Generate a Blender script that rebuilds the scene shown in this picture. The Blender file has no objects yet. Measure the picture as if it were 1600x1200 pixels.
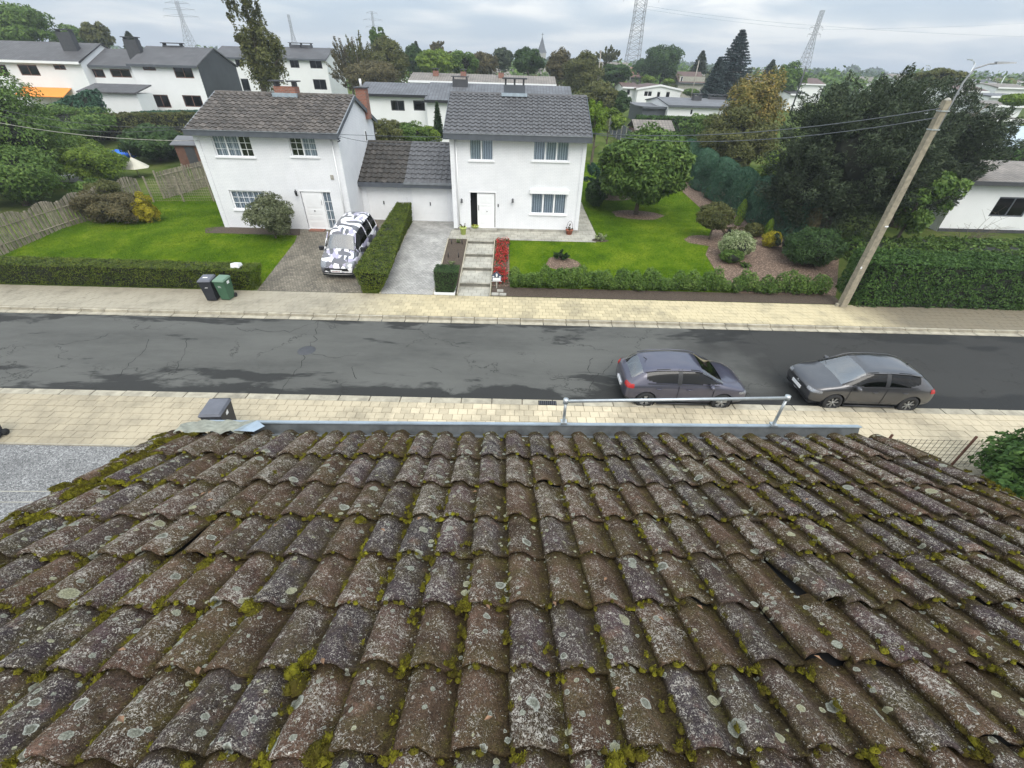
import bpy, bmesh, math, random
import numpy as np
from math import sin, cos, tan, radians, pi, sqrt, atan2, exp
from mathutils import Vector, Matrix, noise as mnoise

random.seed(7)
rng = np.random.default_rng(11)
S = bpy.context.scene
COL = S.collection

# ------------------------------------------------------------------ camera
F = 680.0; H = 9.0
_th, _ro, _ps = radians(36.05), radians(1.72), radians(0.75)
_f = Vector((sin(_ps)*cos(_th), cos(_ps)*cos(_th), -sin(_th)))
_r0 = Vector((cos(_ps), -sin(_ps), 0)); _u0 = _r0.cross(_f)
_R = _r0*cos(_ro) + _u0*sin(_ro); _U = -_r0*sin(_ro) + _u0*cos(_ro)
CAM = Vector((0, 0, H))
cd = bpy.data.cameras.new('camera'); cam = bpy.data.objects.new('camera', cd); COL.objects.link(cam)
cd.sensor_width = 36; cd.lens = 36*F/1600; cd.clip_start = 0.05; cd.clip_end = 9000
m = Matrix((( _R.x, _U.x, -_f.x, CAM.x), (_R.y, _U.y, -_f.y, CAM.y), (_R.z, _U.z, -_f.z, CAM.z), (0, 0, 0, 1)))
cam.matrix_world = m
S.camera = cam
def ray(x, y): return _R*((x-800)/F) - _U*((y-600)/F) + _f
def onZ(x, y, z):
    d = ray(x, y); return CAM + d*((z-H)/d.z)
def onY(x, y, Y):
    d = ray(x, y); return CAM + d*(Y/d.y)
def pr(p):
    v = Vector(p)-CAM; z = v.dot(_f)
    if z < .05: return (-1e4, -1e4)
    return (800+F*v.dot(_R)/z, 600-F*v.dot(_U)/z)

# ------------------------------------------------------------------ world / sun / exposure
SUN_EL, SUN_AZ = 50, 160          # azimuth clockwise from +Y (behind the viewer, to the right)
w = bpy.data.worlds.new('World'); S.world = w; w.use_nodes = True
nt = w.node_tree; nt.nodes.clear()
def N(t, **k):
    n = nt.nodes.new(t)
    for a, b in k.items():
        if a == 'i':
            for s, v in b.items(): n.inputs[s].default_value = v
        else: setattr(n, a, b)
    return n
L = nt.links.new
out = N('ShaderNodeOutputWorld'); bg = N('ShaderNodeBackground', i={'Strength': 0.1}); L(bg.outputs[0], out.inputs[0])
sky = N('ShaderNodeTexSky', sky_type='NISHITA', sun_disc=False, sun_elevation=radians(SUN_EL), sun_rotation=radians(SUN_AZ))
tc = N('ShaderNodeTexCoord'); sep = N('ShaderNodeSeparateXYZ'); L(tc.outputs['Generated'], sep.inputs[0])
zc = N('ShaderNodeMath', operation='MAXIMUM', i={1: 0.0}); L(sep.outputs[2], zc.inputs[0])
za = N('ShaderNodeMath', operation='ADD', i={1: 0.10}); L(zc.outputs[0], za.inputs[0])
dx = N('ShaderNodeMath', operation='DIVIDE'); L(sep.outputs[0], dx.inputs[0]); L(za.outputs[0], dx.inputs[1])
dy = N('ShaderNodeMath', operation='DIVIDE'); L(sep.outputs[1], dy.inputs[0]); L(za.outputs[0], dy.inputs[1])
cmb = N('ShaderNodeCombineXYZ'); L(dx.outputs[0], cmb.inputs[0]); L(dy.outputs[0], cmb.inputs[1])
n1 = N('ShaderNodeTexNoise', i={'Scale': 0.85, 'Detail': 6.0, 'Roughness': 0.50, 'Distortion': 0.35}); L(cmb.outputs[0], n1.inputs['Vector'])
n2 = N('ShaderNodeTexNoise', i={'Scale': 0.17, 'Detail': 3.0}); L(cmb.outputs[0], n2.inputs['Vector'])
mx = N('ShaderNodeMath', operation='ADD'); L(n1.outputs[0], mx.inputs[0]); L(n2.outputs[0], mx.inputs[1])
hf = N('ShaderNodeMath', operation='MULTIPLY', i={1: 0.5}); L(mx.outputs[0], hf.inputs[0])
cr = N('ShaderNodeValToRGB'); L(hf.outputs[0], cr.inputs[0])
e = cr.color_ramp.elements
e[0].position = .42; e[0].color = (.52, .62, .73, 1)
e[1].position = .56; e[1].color = (1.10, 1.09, 1.05, 1)
for p_, c_ in ((.465, (.60, .685, .77, 1)), (.495, (.72, .785, .84, 1)), (.525, (.86, .89, .92, 1))):
    q = e.new(p_); q.color = c_
# a standard overcast sky: about 2.6 times brighter overhead than at the horizon
grad = N('ShaderNodeMath', operation='MULTIPLY_ADD', i={1: 2.1, 2: 1.0}); L(zc.outputs[0], grad.inputs[0])
g2 = N('ShaderNodeMath', operation='MULTIPLY', i={1: 4.55}); L(grad.outputs[0], g2.inputs[0])
sc_ = N('ShaderNodeVectorMath', operation='SCALE'); L(cr.outputs[0], sc_.inputs[0]); L(g2.outputs[0], sc_.inputs['Scale'])
mixw = N('ShaderNodeMix', data_type='RGBA', i={0: 0.90}); L(sky.outputs[0], mixw.inputs[6]); L(sc_.outputs[0], mixw.inputs[7])
L(mixw.outputs[2], bg.inputs[0])
sd = bpy.data.lights.new('sun', 'SUN'); sd.energy = 1.0; sd.angle = radians(36); sd.color = (1, .965, .91)
so = bpy.data.objects.new('sun', sd); COL.objects.link(so)
_sd = Vector((sin(radians(SUN_AZ))*cos(radians(SUN_EL)), cos(radians(SUN_AZ))*cos(radians(SUN_EL)), sin(radians(SUN_EL))))
so.rotation_euler = _sd.to_track_quat('Z', 'Y').to_euler()
S.view_settings.view_transform = 'Standard'; S.view_settings.look = 'None'
S.view_settings.exposure = 1.0; S.view_settings.gamma = 1; S.view_settings.use_curve_mapping = False
S.cycles.max_bounces = 6; S.cycles.transparent_max_bounces = 12; S.cycles.volume_bounces = 0
S.cycles.use_denoising = True

# ------------------------------------------------------------------ object helpers
def tag(o, label=None, cat=None, group=None, kind=None):
    if label: o['label'] = label
    if cat: o['category'] = cat
    if group: o['group'] = group
    if kind: o['kind'] = kind
    return o
def thing(name, label, cat, loc=(0, 0, 0), rz=0, group=None, rx=0):
    o = bpy.data.objects.new(name, None); COL.objects.link(o)
    o.empty_display_size = .2
    o.location = loc; o.rotation_euler = (rx, 0, rz)
    return tag(o, label, cat, group)
def wmat(o):
    m = Matrix.LocRotScale(o.location, o.rotation_euler, o.scale)
    return wmat(o.parent) @ m if o.parent else m
def link(name, me, parent=None, local=False, mats=None):
    o = bpy.data.objects.new(name, me); COL.objects.link(o)
    if parent:
        o.parent = parent
        if not local: me.transform(wmat(parent).inverted())
    if mats:
        for mm in (mats if isinstance(mats, (list, tuple)) else [mats]): me.materials.append(M[mm] if isinstance(mm, str) else mm)
    return o
def rebase(o):
    """move the origin of a top-level mesh to the foot of its own shape"""
    me = o.data; n = len(me.vertices); a = np.empty(n*3, 'f'); me.vertices.foreach_get('co', a); a = a.reshape(-1, 3)
    c = Vector(((a[:, 0].min()+a[:, 0].max())/2, (a[:, 1].min()+a[:, 1].max())/2, a[:, 2].min()))
    me.transform(Matrix.Translation(-c)); o.location = Vector(o.location)+c
    return o
class MB:
    def __init__(s): s.v = []; s.f = []; s.sm = []
    def poly(s, pts, sm=False):
        b = len(s.v); s.v += [tuple(p) for p in pts]; s.f.append(tuple(range(b, b+len(pts)))); s.sm.append(sm); return s
    def box(s, a, b, M=None, bev=0):
        x0, y0, z0 = a; x1, y1, z1 = b
        P = [Vector(p) for p in ((x0,y0,z0),(x1,y0,z0),(x1,y1,z0),(x0,y1,z0),(x0,y0,z1),(x1,y0,z1),(x1,y1,z1),(x0,y1,z1))]
        if M: P = [M @ p for p in P]
        k = len(s.v); s.v += [tuple(p) for p in P]
        for q in ((0,3,2,1),(4,5,6,7),(0,1,5,4),(1,2,6,5),(2,3,7,6),(3,0,4,7)): s.f.append(tuple(k+i for i in q)); s.sm.append(False)
        return s
    def hexa(s, P):
        k = len(s.v); s.v += [tuple(p) for p in P]
        for q in ((0,3,2,1),(4,5,6,7),(0,1,5,4),(1,2,6,5),(2,3,7,6),(3,0,4,7)): s.f.append(tuple(k+i for i in q)); s.sm.append(False)
        return s
    def tube(s, pts, rad, n=8, cap=True, sm=True):
        pts = [Vector(p) for p in pts]
        if not isinstance(rad, (list, tuple)): rad = [rad]*len(pts)
        k = len(s.v); t0 = (pts[1]-pts[0]).normalized()
        a = Vector((0, 0, 1)) if abs(t0.z) < .9 else Vector((1, 0, 0)); u = t0.cross(a).normalized()
        for i, p in enumerate(pts):
            t = (pts[min(i+1, len(pts)-1)]-pts[max(i-1, 0)]).normalized()
            u = (u-t*u.dot(t)).normalized(); v = t.cross(u)
            for j in range(n):
                q = 2*pi*j/n; s.v.append(tuple(p+(u*cos(q)+v*sin(q))*rad[i]))
        for i in range(len(pts)-1):
            for j in range(n):
                s.f.append((k+i*n+j, k+i*n+(j+1) % n, k+(i+1)*n+(j+1) % n, k+(i+1)*n+j)); s.sm.append(sm)
        if cap:
            s.f.append(tuple(k+j for j in reversed(range(n)))); s.sm.append(False)
            e_ = k+(len(pts)-1)*n; s.f.append(tuple(e_+j for j in range(n))); s.sm.append(False)
        return s
    def lathe(s, prof, c=(0, 0, 0), n=16, axis='z', sm=True, M=None):
        k = len(s.v); c = Vector(c)
        for r, h in prof:
            for j in range(n):
                q = 2*pi*j/n
                if axis == 'z': p = Vector((r*cos(q), r*sin(q), h))
                else: p = Vector((r*cos(q), h, r*sin(q)))
                p = p+c
                if M: p = M @ p
                s.v.append(tuple(p))
        for i in range(len(prof)-1):
            for j in range(n):
                s.f.append((k+i*n+j, k+i*n+(j+1) % n, k+(i+1)*n+(j+1) % n, k+(i+1)*n+j)); s.sm.append(sm)
        return s
    def mesh(s, name='m'):
        me = bpy.data.meshes.new(name); me.from_pydata(s.v, [], s.f)
        me.polygons.foreach_set('use_smooth', s.sm); me.update(); return me
    def build(s, name, mat=None, parent=None, local=False):
        return link(name, s.mesh(name), parent, local, mat)
def solo(mb, name, mat, label, cat, group=None, kind=None):
    return tag(rebase(mb.build(name, mat)), label, cat, group, kind)
def copy_tree(o, parent=None):
    c = o.copy(); COL.objects.link(c); c.parent = parent
    for ch in list(o.children): copy_tree(ch, c)
    return c

def pieces(name, items, parent, mat, limit=300, local=False):
    """items: (mesh, matrix in the parent's space, size key). The largest become objects, the rest one joined part."""
    items = sorted(items, key=lambda t: -t[2])
    for me, M, _ in items[:limit]:
        if not me.materials: me.materials.append(mat)
        o = bpy.data.objects.new(name, me); COL.objects.link(o); o.parent = parent; o.matrix_basis = M
    rest = items[limit:]
    if rest:
        V = []; Fc = []; k = 0; TX = []; TY = []; TR = []
        for me, M, _ in rest:
            if 'tile_x' in me.attributes:
                rv = random.random(); TX += [d.value for d in me.attributes['tile_x'].data]; TY += [d.value for d in me.attributes['tile_y'].data]; TR += [rv]*len(me.vertices)
            for v in me.vertices: V.append(tuple(M @ v.co))
            for p in me.polygons: Fc.append(tuple(k+i for i in p.vertices))
            k += len(me.vertices)
        me = bpy.data.meshes.new(name+'s'); me.from_pydata(V, [], Fc); me.materials.append(mat)
        if TX:
            for an, av in (('tile_x', TX), ('tile_y', TY), ('tile_r', TR)): me.attributes.new(an, 'FLOAT', 'POINT').data.foreach_set('value', av)
            me.polygons.foreach_set('use_smooth', [True]*len(Fc))
        o = bpy.data.objects.new(name+'s', me); COL.objects.link(o); o.parent = parent; o['kind'] = 'stuff'

# ------------------------------------------------------------------ materials
def newmat(name):
    m = bpy.data.materials.new(name); m.use_nodes = True; return m, m.node_tree
class NG:
    def __init__(s, name):
        s.m, s.t = newmat(name); s.b = s.t.nodes['Principled BSDF']; s.geo = s.n('ShaderNodeNewGeometry'); s._tc = None
    def n(s, t, ins=None, **k):
        n = s.t.nodes.new(t)
        for a, b in k.items(): setattr(n, a, b)
        for a, v in (ins or {}).items():
            if hasattr(v, 'is_output') or isinstance(v, bpy.types.NodeSocket): s.t.links.new(v, n.inputs[a])
            else: n.inputs[a].default_value = v
        return n
    @property
    def pos(s): return s.geo.outputs['Position']
    @property
    def obj(s):
        if not s._tc: s._tc = s.n('ShaderNodeTexCoord')
        return s._tc.outputs['Object']
    @property
    def rnd(s): return s.n('ShaderNodeObjectInfo').outputs['Random']
    def scl(s, vec, x, y, z): return s.n('ShaderNodeMapping', {'Vector': vec, 'Scale': (x, y, z)}).outputs[0]
    def noise(s, scale, detail=4, rough=.5, vec=None, dist=0, out=0):
        return s.n('ShaderNodeTexNoise', {'Vector': vec or s.pos, 'Scale': scale, 'Detail': detail, 'Roughness': rough, 'Distortion': dist}).outputs[out]
    def vor(s, scale, vec=None, feature='F1', rand=1.0, out='Distance', metric='EUCLIDEAN'):
        n = s.n('ShaderNodeTexVoronoi', {'Vector': vec or s.pos, 'Scale': scale, 'Randomness': rand}, feature=feature, distance=metric)
        return n.outputs[out]
    def ramp(s, fac, stops):
        n = s.n('ShaderNodeValToRGB', {'Fac': fac}); el = n.color_ramp.elements
        while len(el) < len(stops): el.new(.5)
        for q, (p, c) in zip(el, stops):
            q.position = p; q.color = (c, c, c, 1) if isinstance(c, (int, float)) else (*c, 1)
        return n.outputs[0]
    def mix(s, fac, a, b, mode='MIX'):
        n = s.n('ShaderNodeMix', data_type='RGBA', blend_type=mode)
        for i, v in ((0, fac), (6, a), (7, b)):
            if isinstance(v, bpy.types.NodeSocket): s.t.links.new(v, n.inputs[i])
            else: n.inputs[i].default_value = (*v, 1) if isinstance(v, tuple) and len(v) == 3 else v
        return n.outputs[2]
    def math(s, op, a, b=0.0, c=0.0):
        n = s.n('ShaderNodeMath', operation=op)
        for i, v in enumerate((a, b, c)):
            if isinstance(v, bpy.types.NodeSocket): s.t.links.new(v, n.inputs[i])
            else: n.inputs[i].default_value = v
        return n.outputs[0]
    def set(s, **k):
        for a, v in k.items():
            a = a.replace('_', ' ')
            if isinstance(v, bpy.types.NodeSocket): s.t.links.new(v, s.b.inputs[a])
            else: s.b.inputs[a].default_value = (*v, 1) if isinstance(v, tuple) and len(v) == 3 else v
        return s
    def bump(s, h, strength=.5, dist=.02):
        n = s.n('ShaderNodeBump', {'Height': h, 'Strength': strength, 'Distance': dist}); s.t.links.new(n.outputs[0], s.b.inputs['Normal']); return s

def plain(name, c, rough=.7, metal=0, var=.12, scale=3, bump=0, bscale=60, spec=.5, rand=0):
    g = NG(name); n = g.noise(scale, 5, .6)
    lo = tuple(x*(1-var) for x in c); hi = tuple(min(1, x*(1+var)) for x in c)
    col = g.ramp(n, [(.3, lo), (.7, hi)])
    if rand: col = g.mix(1.0, col, g.ramp(g.rnd, [(0, 1-rand), (1, 1+rand)]), 'MULTIPLY')
    g.set(Base_Color=col, Roughness=rough, Metallic=metal, Specular_IOR_Level=spec)
    if bump: g.bump(g.noise(bscale, 4), bump, .01)
    return g.m
M = {}
def white_brick():
    g = NG('white painted brick')
    # coordinates run along the walls: x+y horizontally, z up
    sp = g.n('ShaderNodeSeparateXYZ', {0: g.pos}); xy = g.math('ADD', sp.outputs[0], sp.outputs[1])
    v = g.n('ShaderNodeCombineXYZ', {0: xy, 1: sp.outputs[2]}).outputs[0]
    b = g.n('ShaderNodeTexBrick', {'Vector': v, 'Color1': (1, 1, 1, 1), 'Color2': (.9, .9, .9, 1), 'Mortar': (0, 0, 0, 1), 'Scale': 1.0, 'Mortar Size': .006, 'Mortar Smooth': .5, 'Brick Width': .23, 'Row Height': .075})
    n = g.noise(1.1, 6, .65); n2 = g.noise(7, 4, .6)
    col = g.ramp(n, [(.25, (.70, .715, .74)), (.7, (.80, .81, .83))])
    streak = g.noise(1, 5, .6, vec=g.scl(g.pos, 3, 3, .35))
    col = g.mix(g.ramp(streak, [(.55, 0.), (.75, .22)]), col, (.60, .61, .60))
    col = g.mix(.20, col, b.outputs[0], 'MULTIPLY')
    g.set(Base_Color=col, Roughness=.75)
    g.bump(b.outputs[0], .35, .006); return g.m
M['wall'] = white_brick()
M['wall_far'] = plain('far white render', (.74, .755, .76), .8, var=.05, scale=.5)
M['white'] = plain('white paint', (.78, .79, .80), .4, var=.03)
M['upvc'] = plain('window white', (.82, .83, .84), .3, var=.02)
M['fascia'] = plain('slate grey fascia', (.075, .085, .10), .55, var=.15)
M['fascia_dark'] = plain('dark grey board', (.05, .052, .058), .6, var=.2)
M['slate_wall'] = plain('dark slate cladding', (.055, .06, .068), .6, var=.15, scale=1)
M['concrete'] = plain('concrete', (.32, .31, .27), .9, var=.25, scale=4, bump=.4)
M['zinc'] = plain('zinc', (.40, .47, .53), .42, .55, var=.18, scale=5)
M['gutter_grey'] = plain('grey gutter', (.20, .215, .23), .55, .2, var=.2)
M['riser'] = plain('shade toned concrete', (.17, .165, .14), .95, var=.3, scale=6)  # step concrete darkened so the shade on the risers is in the colour
M['zinc_dull'] = plain('dull zinc', (.12, .13, .135), .6, .3, var=.35, scale=6)
M['galv'] = plain('galvanised steel', (.50, .53, .54), .38, .75, var=.15, scale=14)
M['wood'] = plain('weathered wood', (.24, .21, .16), .9, var=.35, scale=5, rand=.25)
M['woodpost'] = plain('wood post', (.24, .21, .16), .9, var=.3, scale=5)
M['brownwood'] = plain('brown timber', (.13, .065, .045), .7, var=.2)
M['bark'] = plain('bark', (.11, .09, .065), .95, var=.4, scale=9, bump=.6, bscale=25)
M['paletrunk'] = plain('pale bark', (.30, .28, .24), .9, var=.3, scale=8)
M['dark'] = plain('dark interior', (.012, .013, .015), .9, var=.1)
M['black'] = plain('black plastic', (.016, .017, .02), .45, var=.1)
M['rubber'] = plain('tyre rubber', (.018, .018, .019), .85, var=.15)
M['alloy'] = plain('alloy', (.38, .39, .40), .35, .7, var=.05)
M['red'] = plain('tail lamp red', (.35, .02, .02), .2, var=.1)
M['lamp'] = plain('lamp lens', (.24, .25, .27), .12, .3, var=.4, scale=25)
M['curtain'] = None
def curtain():
    g = NG('net curtain'); wv = g.n('ShaderNodeTexWave', {'Vector': g.pos, 'Scale': 2.4, 'Distortion': 1.0, 'Detail': 1.0}).outputs[0]
    g.set(Base_Color=g.ramp(wv, [(.2, (.34, .36, .40)), (.8, (.74, .76, .80))]), Roughness=.9); return g.m
M['curtain'] = curtain()
def glass(name, tint=(.86, .90, .93), refl=.05, rough=.03, fr=.55):
    m, t = newmat(name); t.nodes.clear(); o = t.nodes.new('ShaderNodeOutputMaterial')
    tr = t.nodes.new('ShaderNodeBsdfTransparent'); tr.inputs[0].default_value = (*tint, 1)
    gl = t.nodes.new('ShaderNodeBsdfGlossy'); gl.inputs['Roughness'].default_value = rough
    lw = t.nodes.new('ShaderNodeLayerWeight'); lw.inputs[0].default_value = .35
    ma = t.nodes.new('ShaderNodeMath'); ma.operation = 'MULTIPLY_ADD'; ma.inputs[1].default_value = fr; ma.inputs[2].default_value = refl
    mx = t.nodes.new('ShaderNodeMixShader')
    t.links.new(lw.outputs['Fresnel'], ma.inputs[0]); t.links.new(ma.outputs[0], mx.inputs[0])
    t.links.new(tr.outputs[0], mx.inputs[1]); t.links.new(gl.outputs[0], mx.inputs[2]); t.links.new(mx.outputs[0], o.inputs[0]); return m
M['glass'] = glass('window glass')
M['windscreen'] = glass('windscreen glass', (.30, .40, .39), .26)
M['carglass'] = glass('car glass', (.05, .07, .07), .03, fr=.28)

def foliage(name, stops, rough=.55, trans=.22, nscale=1.3):
    g = NG(name)
    isl = g.geo.outputs['Random Per Island']
    n = g.noise(nscale, 3, .6)
    f = g.math('ADD', g.math('MULTIPLY', isl, .55), g.math('MULTIPLY', g.ramp(n, [(.3, 0.), (.7, 1.)]), .45))
    col = g.ramp(f, stops)
    g.set(Base_Color=col, Roughness=rough, Specular_IOR_Level=.16)
    tl = g.n('ShaderNodeBsdfTranslucent', {0: col}); mx = g.n('ShaderNodeMixShader', {0: trans, 1: g.b.outputs[0], 2: tl.outputs[0]})
    g.t.links.new(mx.outputs[0], g.t.nodes['Material Output'].inputs[0]); return g.m
def fol(name, a, b, c, **k): return foliage(name, [(.05, a), (.5, b), (.95, c)], **k)
M['leaf_mid'] = fol('mid green leaves', (.036, .074, .016), (.085, .150, .030), (.18, .26, .065))
M['leaf_light'] = fol('light green leaves', (.055, .10, .014), (.13, .20, .028), (.25, .33, .055))
M['leaf_deep'] = fol('deep green leaves', (.020, .045, .014), (.044, .085, .026), (.085, .14, .042))
M['leaf_dark'] = fol('dark conifer foliage', (.022, .034, .018), (.048, .068, .036), (.10, .125, .065))
M['leaf_blue'] = fol('blue green cypress', (.022, .062, .036), (.050, .118, .070), (.10, .19, .115))
M['leaf_bluegrey'] = fol('blue spruce', (.028, .046, .044), (.055, .082, .078), (.11, .145, .138))
M['leaf_olive'] = fol('olive leaves', (.045, .054, .018), (.095, .105, .032), (.18, .18, .06))
M['leaf_brown'] = fol('brownish leaves', (.060, .058, .026), (.11, .098, .046), (.18, .15, .075))
M['leaf_orange'] = fol('autumn leaves', (.06, .08, .02), (.17, .15, .04), (.46, .33, .10))
M['leaf_grey'] = fol('grey green leaves', (.06, .075, .035), (.13, .15, .075), (.26, .28, .17))
M['leaf_yellow'] = fol('golden leaves', (.12, .12, .01), (.32, .28, .02), (.55, .47, .04))
M['leaf_lime'] = fol('lime conifer', (.06, .11, .01), (.13, .21, .02), (.22, .32, .04))
M['leaf_varieg'] = fol('variegated leaves', (.06, .10, .03), (.25, .31, .14), (.62, .64, .42))
M['hedge_top'] = fol('clipped hedge', (.034, .056, .008), (.080, .115, .014), (.17, .20, .028), nscale=2.2)
M['hedge_laurel'] = fol('leafy hedge', (.020, .050, .012), (.050, .105, .022), (.11, .19, .045), nscale=2.2)
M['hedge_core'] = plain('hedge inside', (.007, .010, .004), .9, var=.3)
M['leaf_red'] = fol('red flowers', (.30, .01, .015), (.55, .03, .04), (.75, .12, .10))
M['moss'] = foliage('roof moss', [(.0, (.035, .024, .006)), (.35, (.060, .050, .008)), (.65, (.125, .115, .010)), (1., (.24, .23, .018))], rough=.9, trans=.1, nscale=7)

def grassmat(name, lo, mid, hi, base):
    g = NG(name); n = g.noise(.55, 5, .65); n2 = g.noise(9, 4, .7)
    f = g.math('ADD', g.math('MULTIPLY', n, .65), g.math('MULTIPLY', n2, .35))
    col = g.ramp(f, [(.36, lo), (.5, mid), (.64, hi)])
    g.set(Base_Color=col, Roughness=.95, Specular_IOR_Level=.03); g.bump(g.noise(40, 5, .7), .8, .04); return g.m
M['lawn'] = grassmat('lawn', (.030, .070, .003), (.070, .128, .005), (.15, .20, .014), 0)
M['ground'] = grassmat('rough ground', (.040, .065, .014), (.075, .105, .024), (.12, .14, .042), 0)
def blade():
    g = NG('grass blades'); isl = g.geo.outputs['Random Per Island']; n = g.noise(.5, 4, .6)
    f = g.math('ADD', g.math('MULTIPLY', isl, .5), g.math('MULTIPLY', n, .5))
    g.set(Base_Color=g.ramp(f, [(.15, (.026, .064, .003)), (.5, (.080, .150, .007)), (.85, (.20, .28, .024))]), Roughness=.8, Specular_IOR_Level=.08); return g.m
M['blade'] = blade()
def soil(name, lo, hi, chip=None):
    g = NG(name); n = g.noise(18, 6, .75); col = g.ramp(n, [(.32, lo), (.68, hi)])
    if chip:
        v = g.vor(22, out='Color'); s_ = g.n('ShaderNodeSeparateColor', {0: v}).outputs[0]
        col = g.mix(g.ramp(s_, [(.72, 0.), (.8, 1.)]), col, chip)
    g.set(Base_Color=col, Roughness=.95); g.bump(g.noise(30, 6, .7), 1.0, .05); return g.m
M['soil'] = soil('garden soil', (.035, .025, .018), (.12, .09, .065))
M['mulch'] = soil('bark mulch', (.06, .038, .026), (.19, .13, .095), (.30, .21, .15))
def gravel():
    g = NG('grey gravel'); v = g.vor(42, out='Color'); c = g.n('ShaderNodeSeparateColor', {0: v}).outputs[0]
    col = g.ramp(c, [(0, (.07, .07, .07)), (.5, (.165, .165, .165)), (.85, (.25, .25, .245)), (1, (.38, .38, .37))])
    col = g.mix(1.0, col, g.ramp(g.noise(1.2, 5, .7), [(.3, .8), (.7, 1.15)]), 'MULTIPLY')
    g.set(Base_Color=col, Roughness=.9); g.bump(g.vor(42), -1.0, .03); return g.m
M['gravel'] = gravel()
def asphalt():
    g = NG('worn asphalt')
    sp = g.n('ShaderNodeSeparateXYZ', {0: g.pos}); X, Y = sp.outputs[0], sp.outputs[1]
    big = g.noise(1, 5, .6, vec=g.scl(g.pos, .16, .55, 1)); fine = g.noise(90, 3, .8); mid = g.noise(3, 6, .7, vec=g.scl(g.pos, .5, 1.3, 1))
    col = g.ramp(big, [(.35, (.074, .075, .070)), (.65, (.108, .109, .101))])
    col = g.mix(g.ramp(mid, [(.35, .0), (.75, .5)]), col, (.120, .121, .112))
    # newer, darker surface on the right half of the lane
    newer = g.math('ADD', g.math('MULTIPLY', X, .5), g.math('MULTIPLY', g.noise(.5, 4), 5.0))
    col = g.mix(g.ramp(g.math('MULTIPLY', newer, .1), [(.58, 0.), (.74, .85)]), col, (.034, .034, .033))
    # damp patches along the near edge and streaks along the far edge
    edge = g.ramp(Y, [(0, 0.), (1, 0.)])
    d1 = g.n('ShaderNodeMapRange', {'Value': Y, 'From Min': 13.6, 'From Max': 11.4, 'To Min': -.08, 'To Max': .26}).outputs[0]
    d2 = g.n('ShaderNodeMapRange', {'Value': Y, 'From Min': 14.6, 'From Max': 16.8, 'To Min': -.07, 'To Max': .16}).outputs[0]
    dm = g.math('MAXIMUM', d1, d2)
    pn = g.noise(1, 5, .62, vec=g.scl(g.pos, .28, .9, 1), dist=.4)
    wet = g.ramp(g.math('ADD', pn, dm), [(.605, 0.), (.66, 1.)])
    col = g.mix(g.math('MULTIPLY', wet, .85), col, (.024, .0245, .024))
    # cracks
    wv = g.n('ShaderNodeVectorMath', {0: g.pos, 1: g.n('ShaderNodeVectorMath', {0: g.noise(1.4, 5, .6, out=1), 1: (1.6, 1.6, 1.6)}, operation='MULTIPLY').outputs[0]}, operation='ADD').outputs[0]
    cv = g.vor(.30, vec=wv, feature='DISTANCE_TO_EDGE'); cm = g.noise(.35, 3)
    crack = g.math('MULTIPLY', g.ramp(cv, [(.002, .8), (.007, 0.)]), g.ramp(cm, [(.46, 0.), (.54, 1.)]))
    col = g.mix(crack, col, (.025, .025, .023))
    col = g.mix(.35, col, g.ramp(fine, [(.25, .55), (.75, 1.4)]), 'MULTIPLY')
    g.set(Base_Color=col, Roughness=g.ramp(wet, [(0, .9), (1, .7)]), Specular_IOR_Level=.12)
    g.bump(g.math('SUBTRACT', fine, g.math('MULTIPLY', crack, 3.)), .35, .01); return g.m
M['asphalt'] = asphalt()
def slabmat(name, left, right, x0, x1, stain=(.16, .14, .10), samt=.6):
    g = NG(name); sp = g.n('ShaderNodeSeparateXYZ', {0: g.pos}); X, Y = sp.outputs[0], sp.outputs[1]
    t = g.n('ShaderNodeMapRange', {'Value': g.math('ADD', X, g.math('MULTIPLY', g.noise(.4, 3), 4.0)), 'From Min': x0, 'From Max': x1}).outputs[0]
    col = g.mix(t, left, right)
    col = g.mix(1.0, col, g.ramp(g.rnd, [(0, .84), (1, 1.14)]), 'MULTIPLY')
    st = g.noise(.7, 6, .7); col = g.mix(g.math('MULTIPLY', g.ramp(st, [(.45, 0.), (.68, samt)]), 1.), col, stain)
    n = g.noise(55, 4, .7); col = g.mix(.35, col, g.ramp(n, [(.3, .7), (.7, 1.3)]), 'MULTIPLY')
    g.set(Base_Color=col, Roughness=.85); g.bump(n, .3, .006); return g.m
M['slab_near'] = slabmat('near pavement slab', (.39, .335, .235), (.53, .455, .32), -12, 0)
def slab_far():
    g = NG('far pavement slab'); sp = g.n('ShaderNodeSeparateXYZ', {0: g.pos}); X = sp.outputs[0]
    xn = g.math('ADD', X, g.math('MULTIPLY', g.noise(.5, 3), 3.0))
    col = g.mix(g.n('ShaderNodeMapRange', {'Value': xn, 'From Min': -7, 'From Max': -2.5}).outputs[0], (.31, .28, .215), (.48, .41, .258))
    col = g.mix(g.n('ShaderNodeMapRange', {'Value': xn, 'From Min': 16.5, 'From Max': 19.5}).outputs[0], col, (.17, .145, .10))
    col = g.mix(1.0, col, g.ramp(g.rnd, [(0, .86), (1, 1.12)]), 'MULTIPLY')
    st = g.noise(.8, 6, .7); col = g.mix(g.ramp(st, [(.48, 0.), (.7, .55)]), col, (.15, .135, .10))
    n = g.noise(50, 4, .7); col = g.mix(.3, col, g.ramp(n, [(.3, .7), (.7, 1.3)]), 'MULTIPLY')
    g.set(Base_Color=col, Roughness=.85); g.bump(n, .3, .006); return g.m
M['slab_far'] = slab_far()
M['joint'] = plain('sandy joint', (.16, .135, .095), .95, var=.3, scale=8)
M['kerb'] = plain('kerb stone', (.34, .31, .24), .9, var=.3, scale=3, bump=.3, rand=.12)
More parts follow.
